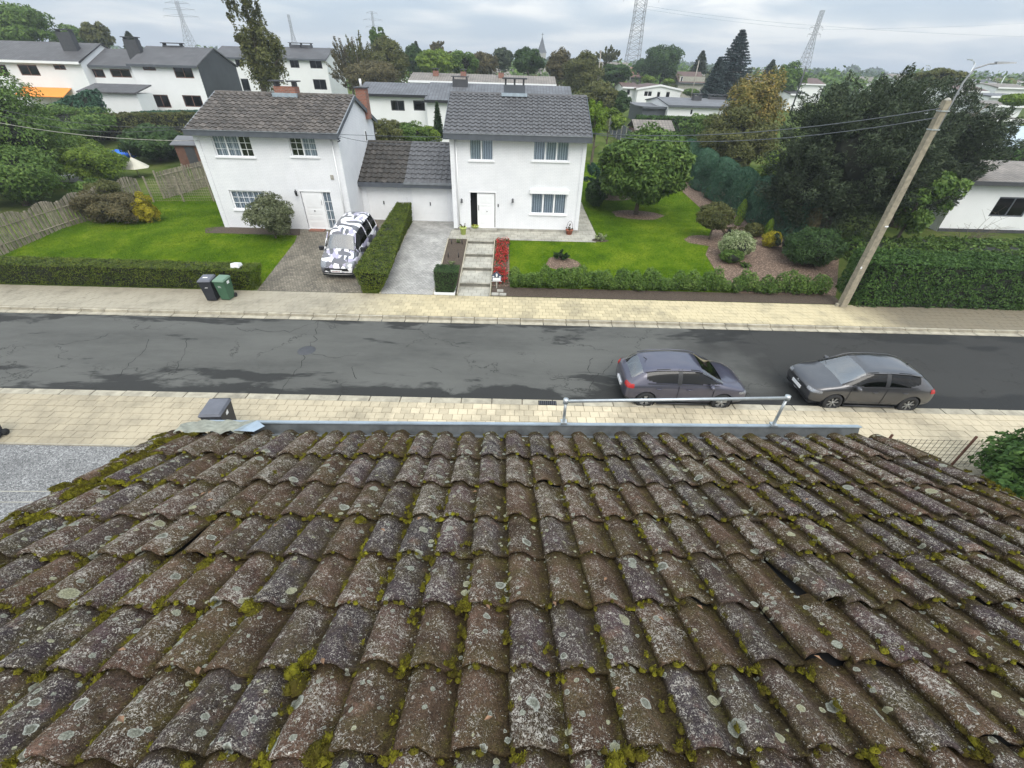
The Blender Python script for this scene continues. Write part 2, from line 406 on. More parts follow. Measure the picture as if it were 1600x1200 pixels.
def cobble(name, lo, hi, joint, w=.10, h=.10, scale=1.0):
    g = NG(name)
    b = g.n('ShaderNodeTexBrick', {'Vector': g.pos, 'Color1': (*lo, 1), 'Color2': (*hi, 1), 'Mortar': (*joint, 1), 'Scale': scale, 'Mortar Size': .010, 'Mortar Smooth': .3, 'Brick Width': w, 'Row Height': h, 'Bias': 0.})
    st = g.noise(1.0, 6, .7); col = g.mix(1.0, b.outputs[0], g.ramp(st, [(.3, .65), (.7, 1.3)]), 'MULTIPLY')
    n = g.noise(30, 4, .7); col = g.mix(.5, col, g.ramp(n, [(.3, .6), (.7, 1.35)]), 'MULTIPLY')
    g.set(Base_Color=col, Roughness=.9); g.bump(b.outputs['Fac'], -.5, .01); return g.m
M['cobble_brown'] = cobble('brown cobbles', (.13, .115, .09), (.22, .195, .15), (.05, .045, .035), .14, .14)
M['cobble_grey'] = cobble('grey pavers', (.30, .295, .28), (.40, .39, .365), (.19, .185, .17), .16, .11)
M['yard'] = cobble('beige yard paving', (.40, .35, .25), (.48, .42, .30), (.20, .17, .12), .3, .3)
M['path'] = cobble('grey path', (.34, .33, .28), (.42, .40, .34), (.18, .17, .14), .4, .4)

def near_tile():
    g = NG('lichen covered concrete tile')
    P = g.pos; at = lambda nm: g.n('ShaderNodeAttribute', attribute_name=nm).outputs['Fac']
    r = g.math('FRACT', g.math('ADD', g.rnd, at('tile_r')))
    lx = at('tile_x'); ly = at('tile_y')
    def off(x, y, z): return g.n('ShaderNodeVectorMath', {0: P, 1: (x, y, z)}, operation='ADD').outputs[0]
    base = g.ramp(r, [(0, (.062, .043, .030)), (.25, (.088, .056, .038)), (.45, (.054, .045, .046)), (.62, (.070, .049, .050)), (.8, (.098, .060, .042)), (1, (.062, .046, .036))])
    big = g.noise(6, 5, .7)
    col = g.mix(1.0, base, g.ramp(big, [(.3, .55), (.7, 1.45)]), 'MULTIPLY')
    pk = g.noise(6.5, 4, .6, vec=off(7, 3, 1))
    col = g.mix(g.ramp(pk, [(.58, 0.), (.70, .6)]), col, (.19, .115, .085))
    ol = g.noise(4.0, 6, .75, vec=off(1, 9, 4))
    col = g.mix(g.ramp(ol, [(.46, 0.), (.64, .7)]), col, (.075, .062, .026))
    # the pan and the joints hold dirt, algae and dead moss
    pan = g.n('ShaderNodeMapRange', {'Value': g.math('ADD', lx, g.math('MULTIPLY', g.noise(30, 4, .7), .06)), 'From Min': .055, 'From Max': .10, 'To Min': 0., 'To Max': .80}).outputs[0]
    jl = g.n('ShaderNodeMapRange', {'Value': g.math('ADD', lx, g.math('MULTIPLY', g.noise(34, 4, .7), .04)), 'From Min': -.086, 'From Max': -.097, 'To Min': 0., 'To Max': .8}).outputs[0]
    top = g.n('ShaderNodeMapRange', {'Value': g.math('ADD', ly, g.math('MULTIPLY', g.noise(26, 4, .7), .07)), 'From Min': .42, 'From Max': .47, 'To Min': 0., 'To Max': .7}).outputs[0]
    dirt = g.math('MAXIMUM', g.math('MAXIMUM', pan, jl), top)
    col = g.mix(dirt, col, g.ramp(g.noise(14, 5, .8), [(.35, (.018, .013, .008)), (.52, (.036, .027, .011)), (.60, (.055, .048, .010)), (.72, (.095, .088, .012))]))
    gr = g.noise(300, 2, .9); gr2 = g.noise(110, 3, .8)
    col = g.mix(1.0, col, g.ramp(gr, [(.30, .45), (.70, 1.6)]), 'MULTIPLY')
    col = g.mix(1.0, col, g.ramp(gr2, [(.34, .5), (.66, 1.55)]), 'MULTIPLY')
    # pale lichen in specks and short worms, denser in some places and on some tiles
    dens = g.math('SUBTRACT', g.math('ADD', g.math('MULTIPLY', g.noise(9, 5, .7), .36), g.math('MULTIPLY', r, .06)), g.math('MULTIPLY', dirt, .10))
    sp = g.noise(100, 2, .62, dist=1.5)
    spm = g.ramp(g.math('ADD', sp, dens), [(.805, 0.), (.83, 1.)])
    sp2 = g.noise(48, 3, .7, dist=2.2, vec=off(3, 1, 8)); spm2 = g.ramp(g.math('ADD', sp2, dens), [(.80, 0.), (.825, 1.)])
    lm = g.math('MAXIMUM', spm, spm2)
    lcol = g.ramp(g.noise(60, 2), [(.35, (.24, .21, .17)), (.65, (.62, .58, .51))])
    col = g.mix(g.math('MULTIPLY', lm, .9), col, lcol)
    for k, (sc, thr, rr) in enumerate(((6.5, .60, .19), (11.0, .64, .18), (18.0, .70, .20))):
        wp = g.n('ShaderNodeVectorMath', {0: off(k*3.7, k, 0), 1: g.n('ShaderNodeVectorMath', {0: g.noise(38, 3, out=1), 1: (.019, .019, .019)}, operation='MULTIPLY').outputs[0]}, operation='ADD').outputs[0]
        vn = g.n('ShaderNodeTexVoronoi', {'Vector': wp, 'Scale': sc, 'Randomness': 1.0}, voronoi_dimensions='2D')
        cs = g.n('ShaderNodeSeparateColor', {0: vn.outputs['Color']})
        rad = g.math('MULTIPLY', g.math('MULTIPLY', g.ramp(cs.outputs[0], [(thr-.12, 0.), (thr-.09, .45), (1., 1.)]), rr*1.2), g.ramp(g.noise(2.6, 3, .6, vec=off(k*2, 5, 0)), [(.44, .0), (.58, 1.)]))
        q = g.math('DIVIDE', vn.outputs['Distance'], g.math('MAXIMUM', rad, .0001))
        disc = g.ramp(q, [(.90, 1.), (1.0, 0.)])
        ring = g.ramp(q, [(.0, (.24, .25, .20)), (.45, (.14, .14, .11)), (.70, (.30, .31, .26)), (.90, (.52, .53, .47))]); ring = g.mix(cs.outputs[1], ring, (.30, .31, .25)); ring = g.mix(g.ramp(cs.outputs[2], [(.75, 0.), (.8, .5)]), ring, (.42, .40, .22))
        ring = g.mix(.8, ring, g.ramp(g.noise(170, 2), [(.3, .45), (.7, 1.4)]), 'MULTIPLY')
        col = g.mix(g.math('MULTIPLY', disc, .92), col, ring)
    g.set(Base_Color=col, Roughness=.95, Specular_IOR_Level=.06)
    hgt = g.math('ADD', g.math('MULTIPLY', gr, .6), g.math('ADD', g.math('MULTIPLY', gr2, 1.1), g.math('ADD', g.math('MULTIPLY', lm, .35), g.math('MULTIPLY', g.noise(40, 4), .9))))
    g.bump(hgt, 1.0, .006); return g.m
M['near_tile'] = near_tile()
def small_tile(name, a, b, moss, amt):
    g = NG(name); r = g.rnd; col = g.mix(r, a, b)
    n = g.noise(9, 5, .75); col = g.mix(1.0, col, g.ramp(n, [(.3, .6), (.7, 1.45)]), 'MULTIPLY')
    o = g.noise(2.3, 6, .75); col = g.mix(g.ramp(o, [(.42, 0.), (.62, amt)]), col, moss)
    g.set(Base_Color=col, Roughness=.68, Specular_IOR_Level=.4); g.bump(g.noise(70, 3), .3, .004); return g.m
M['tile_left'] = small_tile('dark mossy roof tile', (.075, .066, .060), (.14, .122, .108), (.025, .022, .016), .6)
M['tile_right'] = small_tile('grey roof tile', (.088, .089, .094), (.112, .113, .119), (.07, .07, .072), .2)
M['tile_garage'] = small_tile('old dark garage tile', (.045, .040, .036), (.075, .066, .058), (.020, .018, .013), .7)
def ribroof(name, c):
    g = NG(name); b = g.n('ShaderNodeTexBrick', {'Vector': g.obj, 'Color1': (*c, 1), 'Color2': (*[x*1.35 for x in c], 1), 'Mortar': (*[x*.45 for x in c], 1), 'Scale': 1.0, 'Mortar Size': .03, 'Brick Width': .33, 'Row Height': .36, 'Mortar Smooth': .5})
    b.offset = 0.0
    n = g.noise(.6, 5, .7); col = g.mix(1.0, b.outputs[0], g.ramp(n, [(.3, .75), (.7, 1.25)]), 'MULTIPLY')
    g.set(Base_Color=col, Roughness=.7); g.bump(b.outputs['Fac'], -.6, .03); return g.m
M['roof_dark'] = ribroof('far dark tiles', (.072, .072, .076))
M['roof_slate'] = ribroof('far grey tiles', (.10, .105, .115))
M['roof_brown'] = ribroof('far brown tiles', (.10, .062, .052))
M['roof_red'] = ribroof('far red tiles', (.26, .13, .095))
M['roof_tan'] = ribroof('far grey brown tiles', (.17, .15, .13))
M['felt'] = plain('roof felt', (.13, .135, .145), .8, var=.2, scale=.8)
def brickmat():
    g = NG('red brick'); sp = g.n('ShaderNodeSeparateXYZ', {0: g.pos}); xy = g.math('ADD', sp.outputs[0], sp.outputs[1])
    v = g.n('ShaderNodeCombineXYZ', {0: xy, 1: sp.outputs[2]}).outputs[0]
    b = g.n('ShaderNodeTexBrick', {'Vector': v, 'Color1': (.30, .10, .06, 1), 'Color2': (.19, .07, .045, 1), 'Mortar': (.22, .19, .16, 1), 'Scale': 1., 'Mortar Size': .010, 'Brick Width': .22, 'Row Height': .075})
    g.set(Base_Color=b.outputs[0], Roughness=.9); return g.m
M['brick'] = brickmat()
def carpaint(name, c, dirt_=.05):
    g = NG(name); n = g.noise(2.5, 6, .7); dirt = g.ramp(n, [(.45, 0.), (.7, dirt_)])
    g.set(Base_Color=g.mix(dirt, c, (.25, .24, .22)), Metallic=.35, Roughness=.28, Coat_Weight=1.0, Coat_Roughness=.02); return g.m
M['indigo'] = carpaint('dark indigo paint', (.058, .057, .088))
M['gunmetal'] = carpaint('dark grey paint', (.050, .050, .056))
def dazzle():
    g = NG('black white lilac shard pattern')
    v1 = g.scl(g.obj, 1.0, 3.0, 2.2)
    rot = g.n('ShaderNodeMapping', {'Vector': v1, 'Rotation': (.5, .3, .6)}).outputs[0]
    c = g.n('ShaderNodeSeparateColor', {0: g.vor(2.2, vec=rot, out='Color')})
    rot2 = g.n('ShaderNodeMapping', {'Vector': g.obj, 'Rotation': (.2, -.6, 1.1), 'Scale': (2.2, .7, 1.1)}).outputs[0]
    c2 = g.n('ShaderNodeSeparateColor', {0: g.vor(2.6, vec=rot2, out='Color')})
    rp = g.n('ShaderNodeValToRGB', {'Fac': c.outputs[0]}); rp.color_ramp.interpolation = 'CONSTANT'; el = rp.color_ramp.elements
    for _ in range(3): el.new(.5)
    for q, (p, cc) in zip(el, [(0, (.80, .80, .82)), (.36, (.34, .32, .42)), (.58, (.82, .82, .84)), (.72, (.085, .088, .10)), (.86, (.56, .54, .64))]): q.position = p; q.color = (*cc, 1)
    rp2 = g.n('ShaderNodeValToRGB', {'Fac': c2.outputs[1]}); rp2.color_ramp.interpolation = 'CONSTANT'; el = rp2.color_ramp.elements
    el[0].position = 0; el[0].color = (0, 0, 0, 1); el[1].position = .80; el[1].color = (1, 1, 1, 1)
    col = g.mix(rp2.outputs[0], rp.outputs[0], (.10, .10, .115))
    g.set(Base_Color=col, Roughness=.3, Coat_Weight=.5, Coat_Roughness=.1); return g.m
M['dazzle'] = dazzle()

# ------------------------------------------------------------------ foliage helpers
def quads_mesh(name, V):
    """V: (n,4,3) array of separate quads"""
    n = len(V); me = bpy.data.meshes.new(name)
    me.vertices.add(n*4); me.vertices.foreach_set('co', V.reshape(-1).astype('f'))
    me.loops.add(n*4); me.loops.foreach_set('vertex_index', np.arange(n*4, dtype='i'))
    me.polygons.add(n); me.polygons.foreach_set('loop_start', np.arange(0, n*4, 4, dtype='i'))
    me.update(calc_edges=True); return me
def unit(a): return a/np.maximum(np.linalg.norm(a, axis=1, keepdims=True), 1e-9)
def leafs(P, Nn, size, aspect=.5, jit=.7, axis=None):
    """diamond leaves at P facing about Nn; axis: preferred long direction"""
    n = len(P); Nn = unit(Nn+rng.normal(0, jit, (n, 3)))
    t = rng.normal(0, 1, (n, 3)) if axis is None else axis+rng.normal(0, .45, (n, 3))
    T = unit(t-Nn*np.sum(t*Nn, 1, keepdims=True)); B = np.cross(Nn, T)
    s = (size*rng.uniform(.6, 1.35, n))[:, None]
    return np.stack([P-T*s, P+B*s*aspect, P+T*s, P-B*s*aspect], 1)
def sph(n):
    return unit(rng.normal(0, 1, (n, 3)))
def crown_mesh(kind, rx, ry, rz, n, size, clumps=40, aspect=.5, seed=0, gap=.0):
    """leaf quads filling a crown centred on the origin with half axes rx, ry, rz"""
    R = np.array([rx, ry, rz])
    if kind == 'broad':
        c = sph(clumps)*rng.uniform(.35, .92, (clumps, 1))**.7; c[:, 2] = np.where(c[:, 2] < -.75, -.75, c[:, 2])
        cr = rng.uniform(.20, .36, clumps)
        wgt = cr**2; k = rng.choice(clumps, n, p=wgt/wgt.sum())
        d = sph(n); d[:, 2] = np.where(rng.random(n) < .6, np.abs(d[:, 2]), d[:, 2])
        P = c[k]+d*cr[k][:, None]*rng.uniform(.72, 1.06, (n, 1))
        Nn = d*.8+c[k]*.5+np.array([0, 0, .35])
        V = leafs(P*R, Nn, size, aspect)
    elif kind == 'round':      # dense, closed ball of leaves with a lumpy outline
        d = sph(n); bump = np.array([mnoise.noise(Vector(q)*2.6+Vector((seed, 0, 0))) for q in d])[:, None]
        P = d*(.88+.22*bump)*rng.uniform(.80, 1.03, (n, 1)); V = leafs(P*R, d*.7+np.array([0, 0, .55]), size, aspect, .6)
    elif kind == 'conifer':    # tiers of branches drooping from a central stem
        h = rng.random(n)**1.15; tier = 26; hh = (np.floor(h*tier)+.5)/tier
        nb = 9; kk = rng.integers(0, nb, n); off = (np.floor(h*tier)*2.399)
        a = kk*2*pi/nb+off+rng.normal(0, .16, n); r = rng.random(n)**.55
        lim = (1-hh)**.85+.04; jitb = .75+.45*np.abs(np.sin(kk*5.1+np.floor(h*tier)*1.7))
        rr = r*lim*jitb; z = hh*2-1-(rr*.14)+rng.normal(0, .012, n)+r*r*.05
        P = np.stack([np.cos(a)*rr, np.sin(a)*rr, z], 1)
        ax = np.stack([np.cos(a), np.sin(a), -.25*np.ones(n)], 1)
        V = leafs(P*R, np.tile([0, 0, 1.], (n, 1)), size, aspect, .5, ax)
    elif kind == 'spray':      # feathery upright sprays (yew, cedar, cypress)
        c = sph(clumps)*rng.uniform(.25, .95, (clumps, 1))**.6
        out_ = unit(c*np.array([1, 1, .5])+np.array([0, 0, .55])+rng.normal(0, .25, (clumps, 3)))
        ln = rng.uniform(.16, .34, clumps); k = rng.integers(0, clumps, n); t = rng.random(n)**.8
        side = sph(n)*(.15*(1-.75*t))[:, None]
        P = c[k]+out_[k]*(t*ln[k]-.12)[:, None]+side
        V = leafs(P*R, sph(n)*.6+np.array([0, 0, .6]), size, aspect, .5, out_[k])
    elif kind in ('column', 'block'):
        z = rng.random(n); a = rng.random(n)*2*pi
        prof = np.minimum(1, (1-z)*(2.6 if kind == 'column' else 7))**.5*np.minimum(1, .7+z*2)
        bump = np.array([mnoise.noise(Vector((cos(q)*1.6, sin(q)*1.6, zz*4+seed))) for q, zz in zip(a, z)])
        r = prof*(.82+.3*bump)*rng.uniform(.75, 1.05, n); P = np.stack([np.cos(a)*r, np.sin(a)*r, z*2-1], 1)
        Nn = np.stack([np.cos(a), np.sin(a), .3+0*a], 1)
        V = leafs(P*R, Nn, size, aspect, .4, np.tile([0, 0, 1.], (n, 1)))
    elif kind == 'bare':       # thin twiggy crown
        c = sph(clumps)*rng.uniform(.2, .95, (clumps, 1)); k = rng.integers(0, clumps, n); t = rng.random(n)
        ax = unit(c+np.array([0, 0, .8])+rng.normal(0, .3, (clumps, 3)))
        P = c[k]+ax[k]*(t*.4)[:, None]+sph(n)*.05
        V = leafs(P*R, sph(n), size, aspect, .8, ax[k])
    return quads_mesh(kind+'_crown', V)
def limb_mesh(h, r, lean=(0, 0), limbs=6, spread=1.0, top=None, bend=.06, base=0):
    mb = MB(); top = top or h
    pts = [Vector((lean[0]*t+bend*h*sin(t*5+base)*t*.5, lean[1]*t+bend*h*cos(t*4)*t*.4, top*t)) for t in (0, .15, .35, .55, .75, 1)]
    mb.tube(pts, [r*1.35, r, r*.85, r*.68, r*.45, r*.15], 8)
    for i in range(limbs):
        t = .42+.5*i/max(1, limbs); k = int(t*5); p = pts[k].lerp(pts[min(5, k+1)], t*5-k); a = i*2.4+base
        q = Vector((cos(a), sin(a), 0))*spread*(1.05-t*.5); rr = r*(.75-t*.5)
        mb.tube([p, p+q*.45+Vector((0, 0, spread*.28)), p+q+Vector((0, 0, spread*.75))], [rr, rr*.7, rr*.25], 6)
    return mb
def tree(name, label, cat, x, y, zg, top, rx, kind, n, size, mat, bottom=None, ry=None, trunk='bark', tr=None, clumps=45, group=None, aspect=.5, limbs=6, cx=None, mesh=None, seed=0, core=0):
    """a tree whose foot stands at x, y on height zg and whose crown reaches `top`"""
    bottom = zg+.3*(top-zg) if bottom is None else bottom
    t = thing(name, label, cat, (x, y, zg), 0, group)
    cxx = 0 if cx is None else cx-x
    rz = (top-bottom)/2; ry = ry or rx
    me = mesh or crown_mesh(kind, rx, ry, rz, n, size, clumps, aspect, seed)
    c = bpy.data.objects.new('crown', me); COL.objects.link(c); c.parent = t; c.location = (cxx, 0, (top+bottom)/2-zg)
    if not me.materials: me.materials.append(M[mat])
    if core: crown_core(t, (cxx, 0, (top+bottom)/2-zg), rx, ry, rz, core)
    tr = tr or max(.05, (top-zg)*.022)
    if kind in ('conifer', 'column'): mb = MB().tube([(0, 0, 0), (0, 0, (top-zg)*.6), (0, 0, (top-zg)*.96)], [tr, tr*.6, tr*.12], 8)
    else: mb = limb_mesh(top-zg, tr, (cxx*.8, 0), limbs, rx*.6, top=(top-zg)*.82, base=seed)
    mb.build('trunk', M[trunk], t, local=True)
    return t
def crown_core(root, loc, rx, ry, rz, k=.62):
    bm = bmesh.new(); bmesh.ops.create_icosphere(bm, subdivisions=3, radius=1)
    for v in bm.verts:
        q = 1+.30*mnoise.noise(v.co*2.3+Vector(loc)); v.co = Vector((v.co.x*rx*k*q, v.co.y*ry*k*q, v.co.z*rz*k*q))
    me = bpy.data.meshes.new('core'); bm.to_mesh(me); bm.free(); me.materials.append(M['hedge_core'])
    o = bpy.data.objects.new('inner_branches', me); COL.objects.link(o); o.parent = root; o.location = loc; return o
def patch_leafs(cs, n, size, aspect, jit=.55, amp=.05, up=.35, lift=0):
    """leaves over a bilinear patch given by 4 corners (p00,p10,p11,p01), normal by winding"""
    p00, p10, p11, p01 = [np.array(c, float) for c in cs]
    u, v = rng.random((2, n))[:, :, None]
    P = p00*(1-u)*(1-v)+p10*u*(1-v)+p11*u*v+p01*(1-u)*v
    nn = np.cross(p10-p00, p01-p00); nn = nn/np.linalg.norm(nn)
    nz = np.array([mnoise.noise(Vector(p)*1.7)+.5*mnoise.noise(Vector(p)*5) for p in P[:, :]])[:, None]
    P = P+nn*(nz*amp+rng.uniform(-.05, .035, (n, 1))+lift)
    return leafs(P, np.tile(nn+np.array([0, 0, up]), (n, 1)), size, aspect, jit)
def hedge(name, label, bot, topc, dens, size, mat, cat='hedge', group=None, amp=.05, aspect=.55, jit=.55, side=.5):
    """bot, topc: four corners each (front-left, front-right, back-right, back-left)"""
    b = [Vector(p) for p in bot]; t = [Vector(p) for p in topc]
    c = sum((p for p in b+t), Vector())/8; z0 = min(p.z for p in b)
    root = thing(name, label, cat, (c.x, c.y, z0), 0, group)
    sides = [(b[0], b[1], t[1], t[0]), (b[1], b[2], t[2], t[1]), (b[2], b[3], t[3], t[2]), (b[3], b[0], t[0], t[3]), (t[0], t[1], t[2], t[3])]
    A = []
    for iq, q in enumerate(sides):
        area = (q[1]-q[0]).cross(q[3]-q[0]).length/2+(q[1]-q[2]).cross(q[3]-q[2]).length/2
        A.append(patch_leafs(q, max(60, int(area*dens*(1 if iq == 4 else side))), size, aspect, jit, amp))
    # ragged edges along the top
    me = quads_mesh('leaves', np.concatenate(A)); link('foliage', me, root, mats=M[mat])
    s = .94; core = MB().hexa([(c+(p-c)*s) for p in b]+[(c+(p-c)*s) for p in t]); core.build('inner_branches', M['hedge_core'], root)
    return root

# ------------------------------------------------------------------ terrain
KN = [(19.3, .12), (25.4, .85), (33, .85), (65, 3.0), (110, 4.0), (400, 4.6), (4000, 5.0)]
def G(y):
    if y <= KN[0][0]: return .12
    for (a, za), (b, zb) in zip(KN, KN[1:]):
        if y <= b: return za+(zb-za)*(y-a)/(b-a)
    return 5.0
def onG(px, py):
    """the point of the far ground seen at a pixel"""
    d = ray(px, py); lo, hi = 17.0, 900.0
    for _ in range(60):
        mid = (lo+hi)/2; p = CAM+d*(mid/d.y)
        if p.z > G(mid): lo = mid
        else: hi = mid
    return CAM+d*(lo/d.y)
gm = MB(); XL = 2500
ys = [19.3]+[25.4, 33, 65, 110, 400, 4000]
SX0, SX1 = -2.52, -.90
gm.poly([(-XL, -300, -.06), (XL, -300, -.06), (XL, 19.28, -.06), (-XL, 19.28, -.06)])
gm.poly([(-XL, 19.28, -.06), (XL, 19.28, -.06), (XL, 19.3, .11), (-XL, 19.3, .11)])
for xa, xb in ((-XL, SX0), (SX1, XL)): gm.poly([(xa, 19.3, .11), (xb, 19.3, .11), (xb, 25.4, .84), (xa, 25.4, .84)])
gm.poly([(SX0, 19.3, -.05), (SX1, 19.3, -.05), (SX1, 25.4, -.05), (SX0, 25.4, -.05)])
for a, b in zip(ys[1:], ys[2:]): gm.poly([(-XL, a, G(a)-.01), (XL, a, G(a)-.01), (XL, b, G(b)-.01), (-XL, b, G(b)-.01)])
tag(gm.build('ground', M['ground']), kind='structure')
def sheet(name, pts, mat, dz=.004, kind='structure', flat=None, round_=0):
    bm = bmesh.new(); vs = [bm.verts.new((p[0], p[1], 0)) for p in pts]; bm.faces.new(vs)
    if flat is None:
        for y, _ in KN[:-1]:
            bmesh.ops.bisect_plane(bm, geom=bm.verts[:]+bm.edges[:]+bm.faces[:], plane_co=(0, y, 0), plane_no=(0, 1, 0))
    for v in bm.verts: v.co.z = (G(v.co.y) if flat is None else flat)+dz
    bmesh.ops.recalc_face_normals(bm, faces=bm.faces[:])
    if sum(f.normal.z for f in bm.faces) < 0: bmesh.ops.reverse_faces(bm, faces=bm.faces[:])
    me = bpy.data.meshes.new(name); bm.to_mesh(me); bm.free(); me.materials.append(M[mat])
    o = bpy.data.objects.new(name, me); COL.objects.link(o); return tag(o, kind=kind)
def blob(cx, cy, rx, ry, n=28, w=.08, seed=0):
    return [(cx+cos(a)*rx*(1+w*sin(3*a+seed)+w*.6*sin(7*a+seed*2)), cy+sin(a)*ry*(1+w*cos(2*a+seed))) for a in [2*pi*i/n for i in range(n)]]

# road, kerbs and pavements
YR0, YR1 = 11.34, 16.88
road = MB(); road.poly([(-400, YR0, 0), (400, YR0, 0), (400, YR1, 0), (-400, YR1, 0)])
tag(road.build('road', M['asphalt']), kind='structure')
def slab_mesh(w, d, h=.05, bev=.006):
    x, y = w/2, d/2; b = bev
    mb = MB(); mb.hexa([(-x, -y, -h), (x, -y, -h), (x, y, -h), (-x, y, -h), (-x+b, -y+b, 0), (x-b, -y+b, 0), (x-b, y-b, 0), (-x+b, y-b, 0)])
    return mb.mesh('slab')
def pxarea(x, y, z): 
    a = pr((x, y, z)); dd = (Vector((x, y, z))-CAM).length
    ok = -30 < a[0] < 1630 and -30 < a[1] < 1230
    return (1 if ok else 0)*1000/dd**2+1/dd**2
def pavement(name, y0, y1, rows, x0, x1, z, mat, seed):
    base = MB().box((-400, y0, z-.10), (400, y1, z-.018)); root = tag(base.build(name, M['joint']), kind='structure')
    r_ = random.Random(seed); d = (y1-y0)/rows; meshes = [slab_mesh(.2945, d-.007, bev=.003), slab_mesh(.292, d-.011, bev=.003)]
    items = []
    for j in range(rows):
        x = x0+(.15 if j % 2 else 0); y = y0+d*(j+.5)
        while x < x1:
            mm = r_.choice(meshes); dz = r_.uniform(-.003, .003)
            Mx = Matrix.Translation((x, y, z+dz)) @ Matrix.Rotation(r_.uniform(-.008, .008), 4, 'Z') @ Matrix.Rotation(r_.uniform(-.010, .010), 4, 'X')
            items.append((mm, Mx, pxarea(x, y, z))); x += .30
    pieces('paving_slab', items, root, mat)
    return root
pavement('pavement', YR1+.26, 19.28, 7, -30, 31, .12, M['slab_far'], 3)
pavement('pavement', 8.84, YR0-.27, 8, -20, 20, .12, M['slab_near'], 4)
def kerbline(y0, y1, z, top, x0, x1, seed):
    r_ = random.Random(seed); a = slab_mesh(.985, y1-y0, .14, .012); items = []
    base = MB().box((-400, y0+.01, z-.1), (400, y1-.01, top-.03)); root = tag(base.build('kerb', M['joint']), kind='structure')
    x = x0
    while x < x1:
        items.append((a, Matrix.Translation((x, (y0+y1)/2, top+r_.uniform(-.006, .004))) @ Matrix.Rotation(r_.uniform(-.006, .006), 4, 'Z'), pxarea(x, y0, z))); x += 1.0
    pieces('kerb_stone', items, root, M['kerb'])
kerbline(YR1+.12, YR1+.255, 0, .115, -40, 41, 5)     # upright kerb
kerbline(YR1-.16, YR1+.115, 0, .018, -40, 41, 6)     # gutter stones
kerbline(YR0-.26, YR0+.04, 0, .105, -30, 31, 7)

# cracks that cross the road
crk = MB(); rr = random.Random(77)
for pts in ([(497, 500), (492, 530), (478, 545), (470, 570), (455, 590), (435, 618)], [(858, 592), (895, 590), (925, 592), (948, 578), (958, 562)], [(185, 590), (203, 568), (226, 549), (232, 530)], [(275, 582), (288, 552), (292, 530)], [(243, 597), (280, 590), (322, 580)],
            [(370, 512), (384, 518), (402, 515)], [(550, 572), (557, 592)], [(672, 573), (690, 582)], [(90, 538), (150, 530), (172, 520)], [(400, 516), (455, 519), (497, 500)], [(470, 548), (520, 560), (560, 552)], [(1150, 520), (1168, 512), (1200, 509)], [(925, 560), (918, 575), (926, 592), (920, 612)]):
    P = []
    for a, b in zip(pts, pts[1:]):
        for i in range(6): P.append((a[0]+(b[0]-a[0])*i/6+rr.gauss(0, 1.6), a[1]+(b[1]-a[1])*i/6+rr.gauss(0, 1.0)))
    P.append(pts[-1]); W_ = [onZ(x, y, .0035) for x, y in P]
    for a, b in zip(W_, W_[1:]):
        d = (b-a).normalized(); n = Vector((-d.y, d.x, 0))*rr.uniform(.005, .014); crk.poly([a-n, b-n, b+n, a+n])
tag(crk.build('road_crack', plain('open crack', (.016, .016, .015), 1.0)), kind='stuff')
# manhole and gully
mh = MB(); mh.lathe([(0, .012), (.28, .012), (.29, .005), (.33, .005), (.34, -.02)], (-7.75, 14.25, 0), 28); solo(mh, 'manhole_cover', M['fascia_dark'], 'round iron manhole cover in the cracked road, left of the middle', 'manhole cover')
gr = thing('storm_drain', 'small iron gully grate set in the near kerb behind the roof edge', 'drain', (1.33, 11.2, .1))
MB().box((-.30, -.12, -.03), (.30, .12, .010)).build('grate_frame', M['dark'], gr, True)
for i in range(9): MB().box((-.27+.065*i, -.10, .010), (-.24+.065*i, .10, .022)).build('bar', M['fascia_dark'], gr, True)

# ------------------------------------------------------------------ the near house and its tiled roof
az, ph = radians(-1.2), radians(18.5)
Sv = Vector((sin(az)*cos(ph), cos(az)*cos(ph), -sin(ph))); Ev = Vector((cos(az), -sin(az), 0)); Nv = Ev.cross(Sv)
RP = Vector((.0805, 2.6295, 6.311))
RM = Matrix(((Ev.x, Sv.x, Nv.x, RP.x), (Ev.y, Sv.y, Nv.y, RP.y), (Ev.z, Sv.z, Nv.z, RP.z), (0, 0, 0, 1)))
U0, U1 = -3.26, 3.76
nh = thing('house', 'near house under the mossy tiled roof that fills the foreground', 'house', (0, -1, 0))
MB().box((-3.15, -3.6, .0), (3.7, 2.75, 5.95)).build('wall', M['wall'], nh)
rb = MB(); rb.box((U0+.03, -3.45, -.10), (U1-.03, .44, -.050)); ro = link('roof', rb.mesh('roof'), None, mats=M['dark'])
ro.parent = nh; ro.matrix_basis = wmat(nh).inverted() @ RM
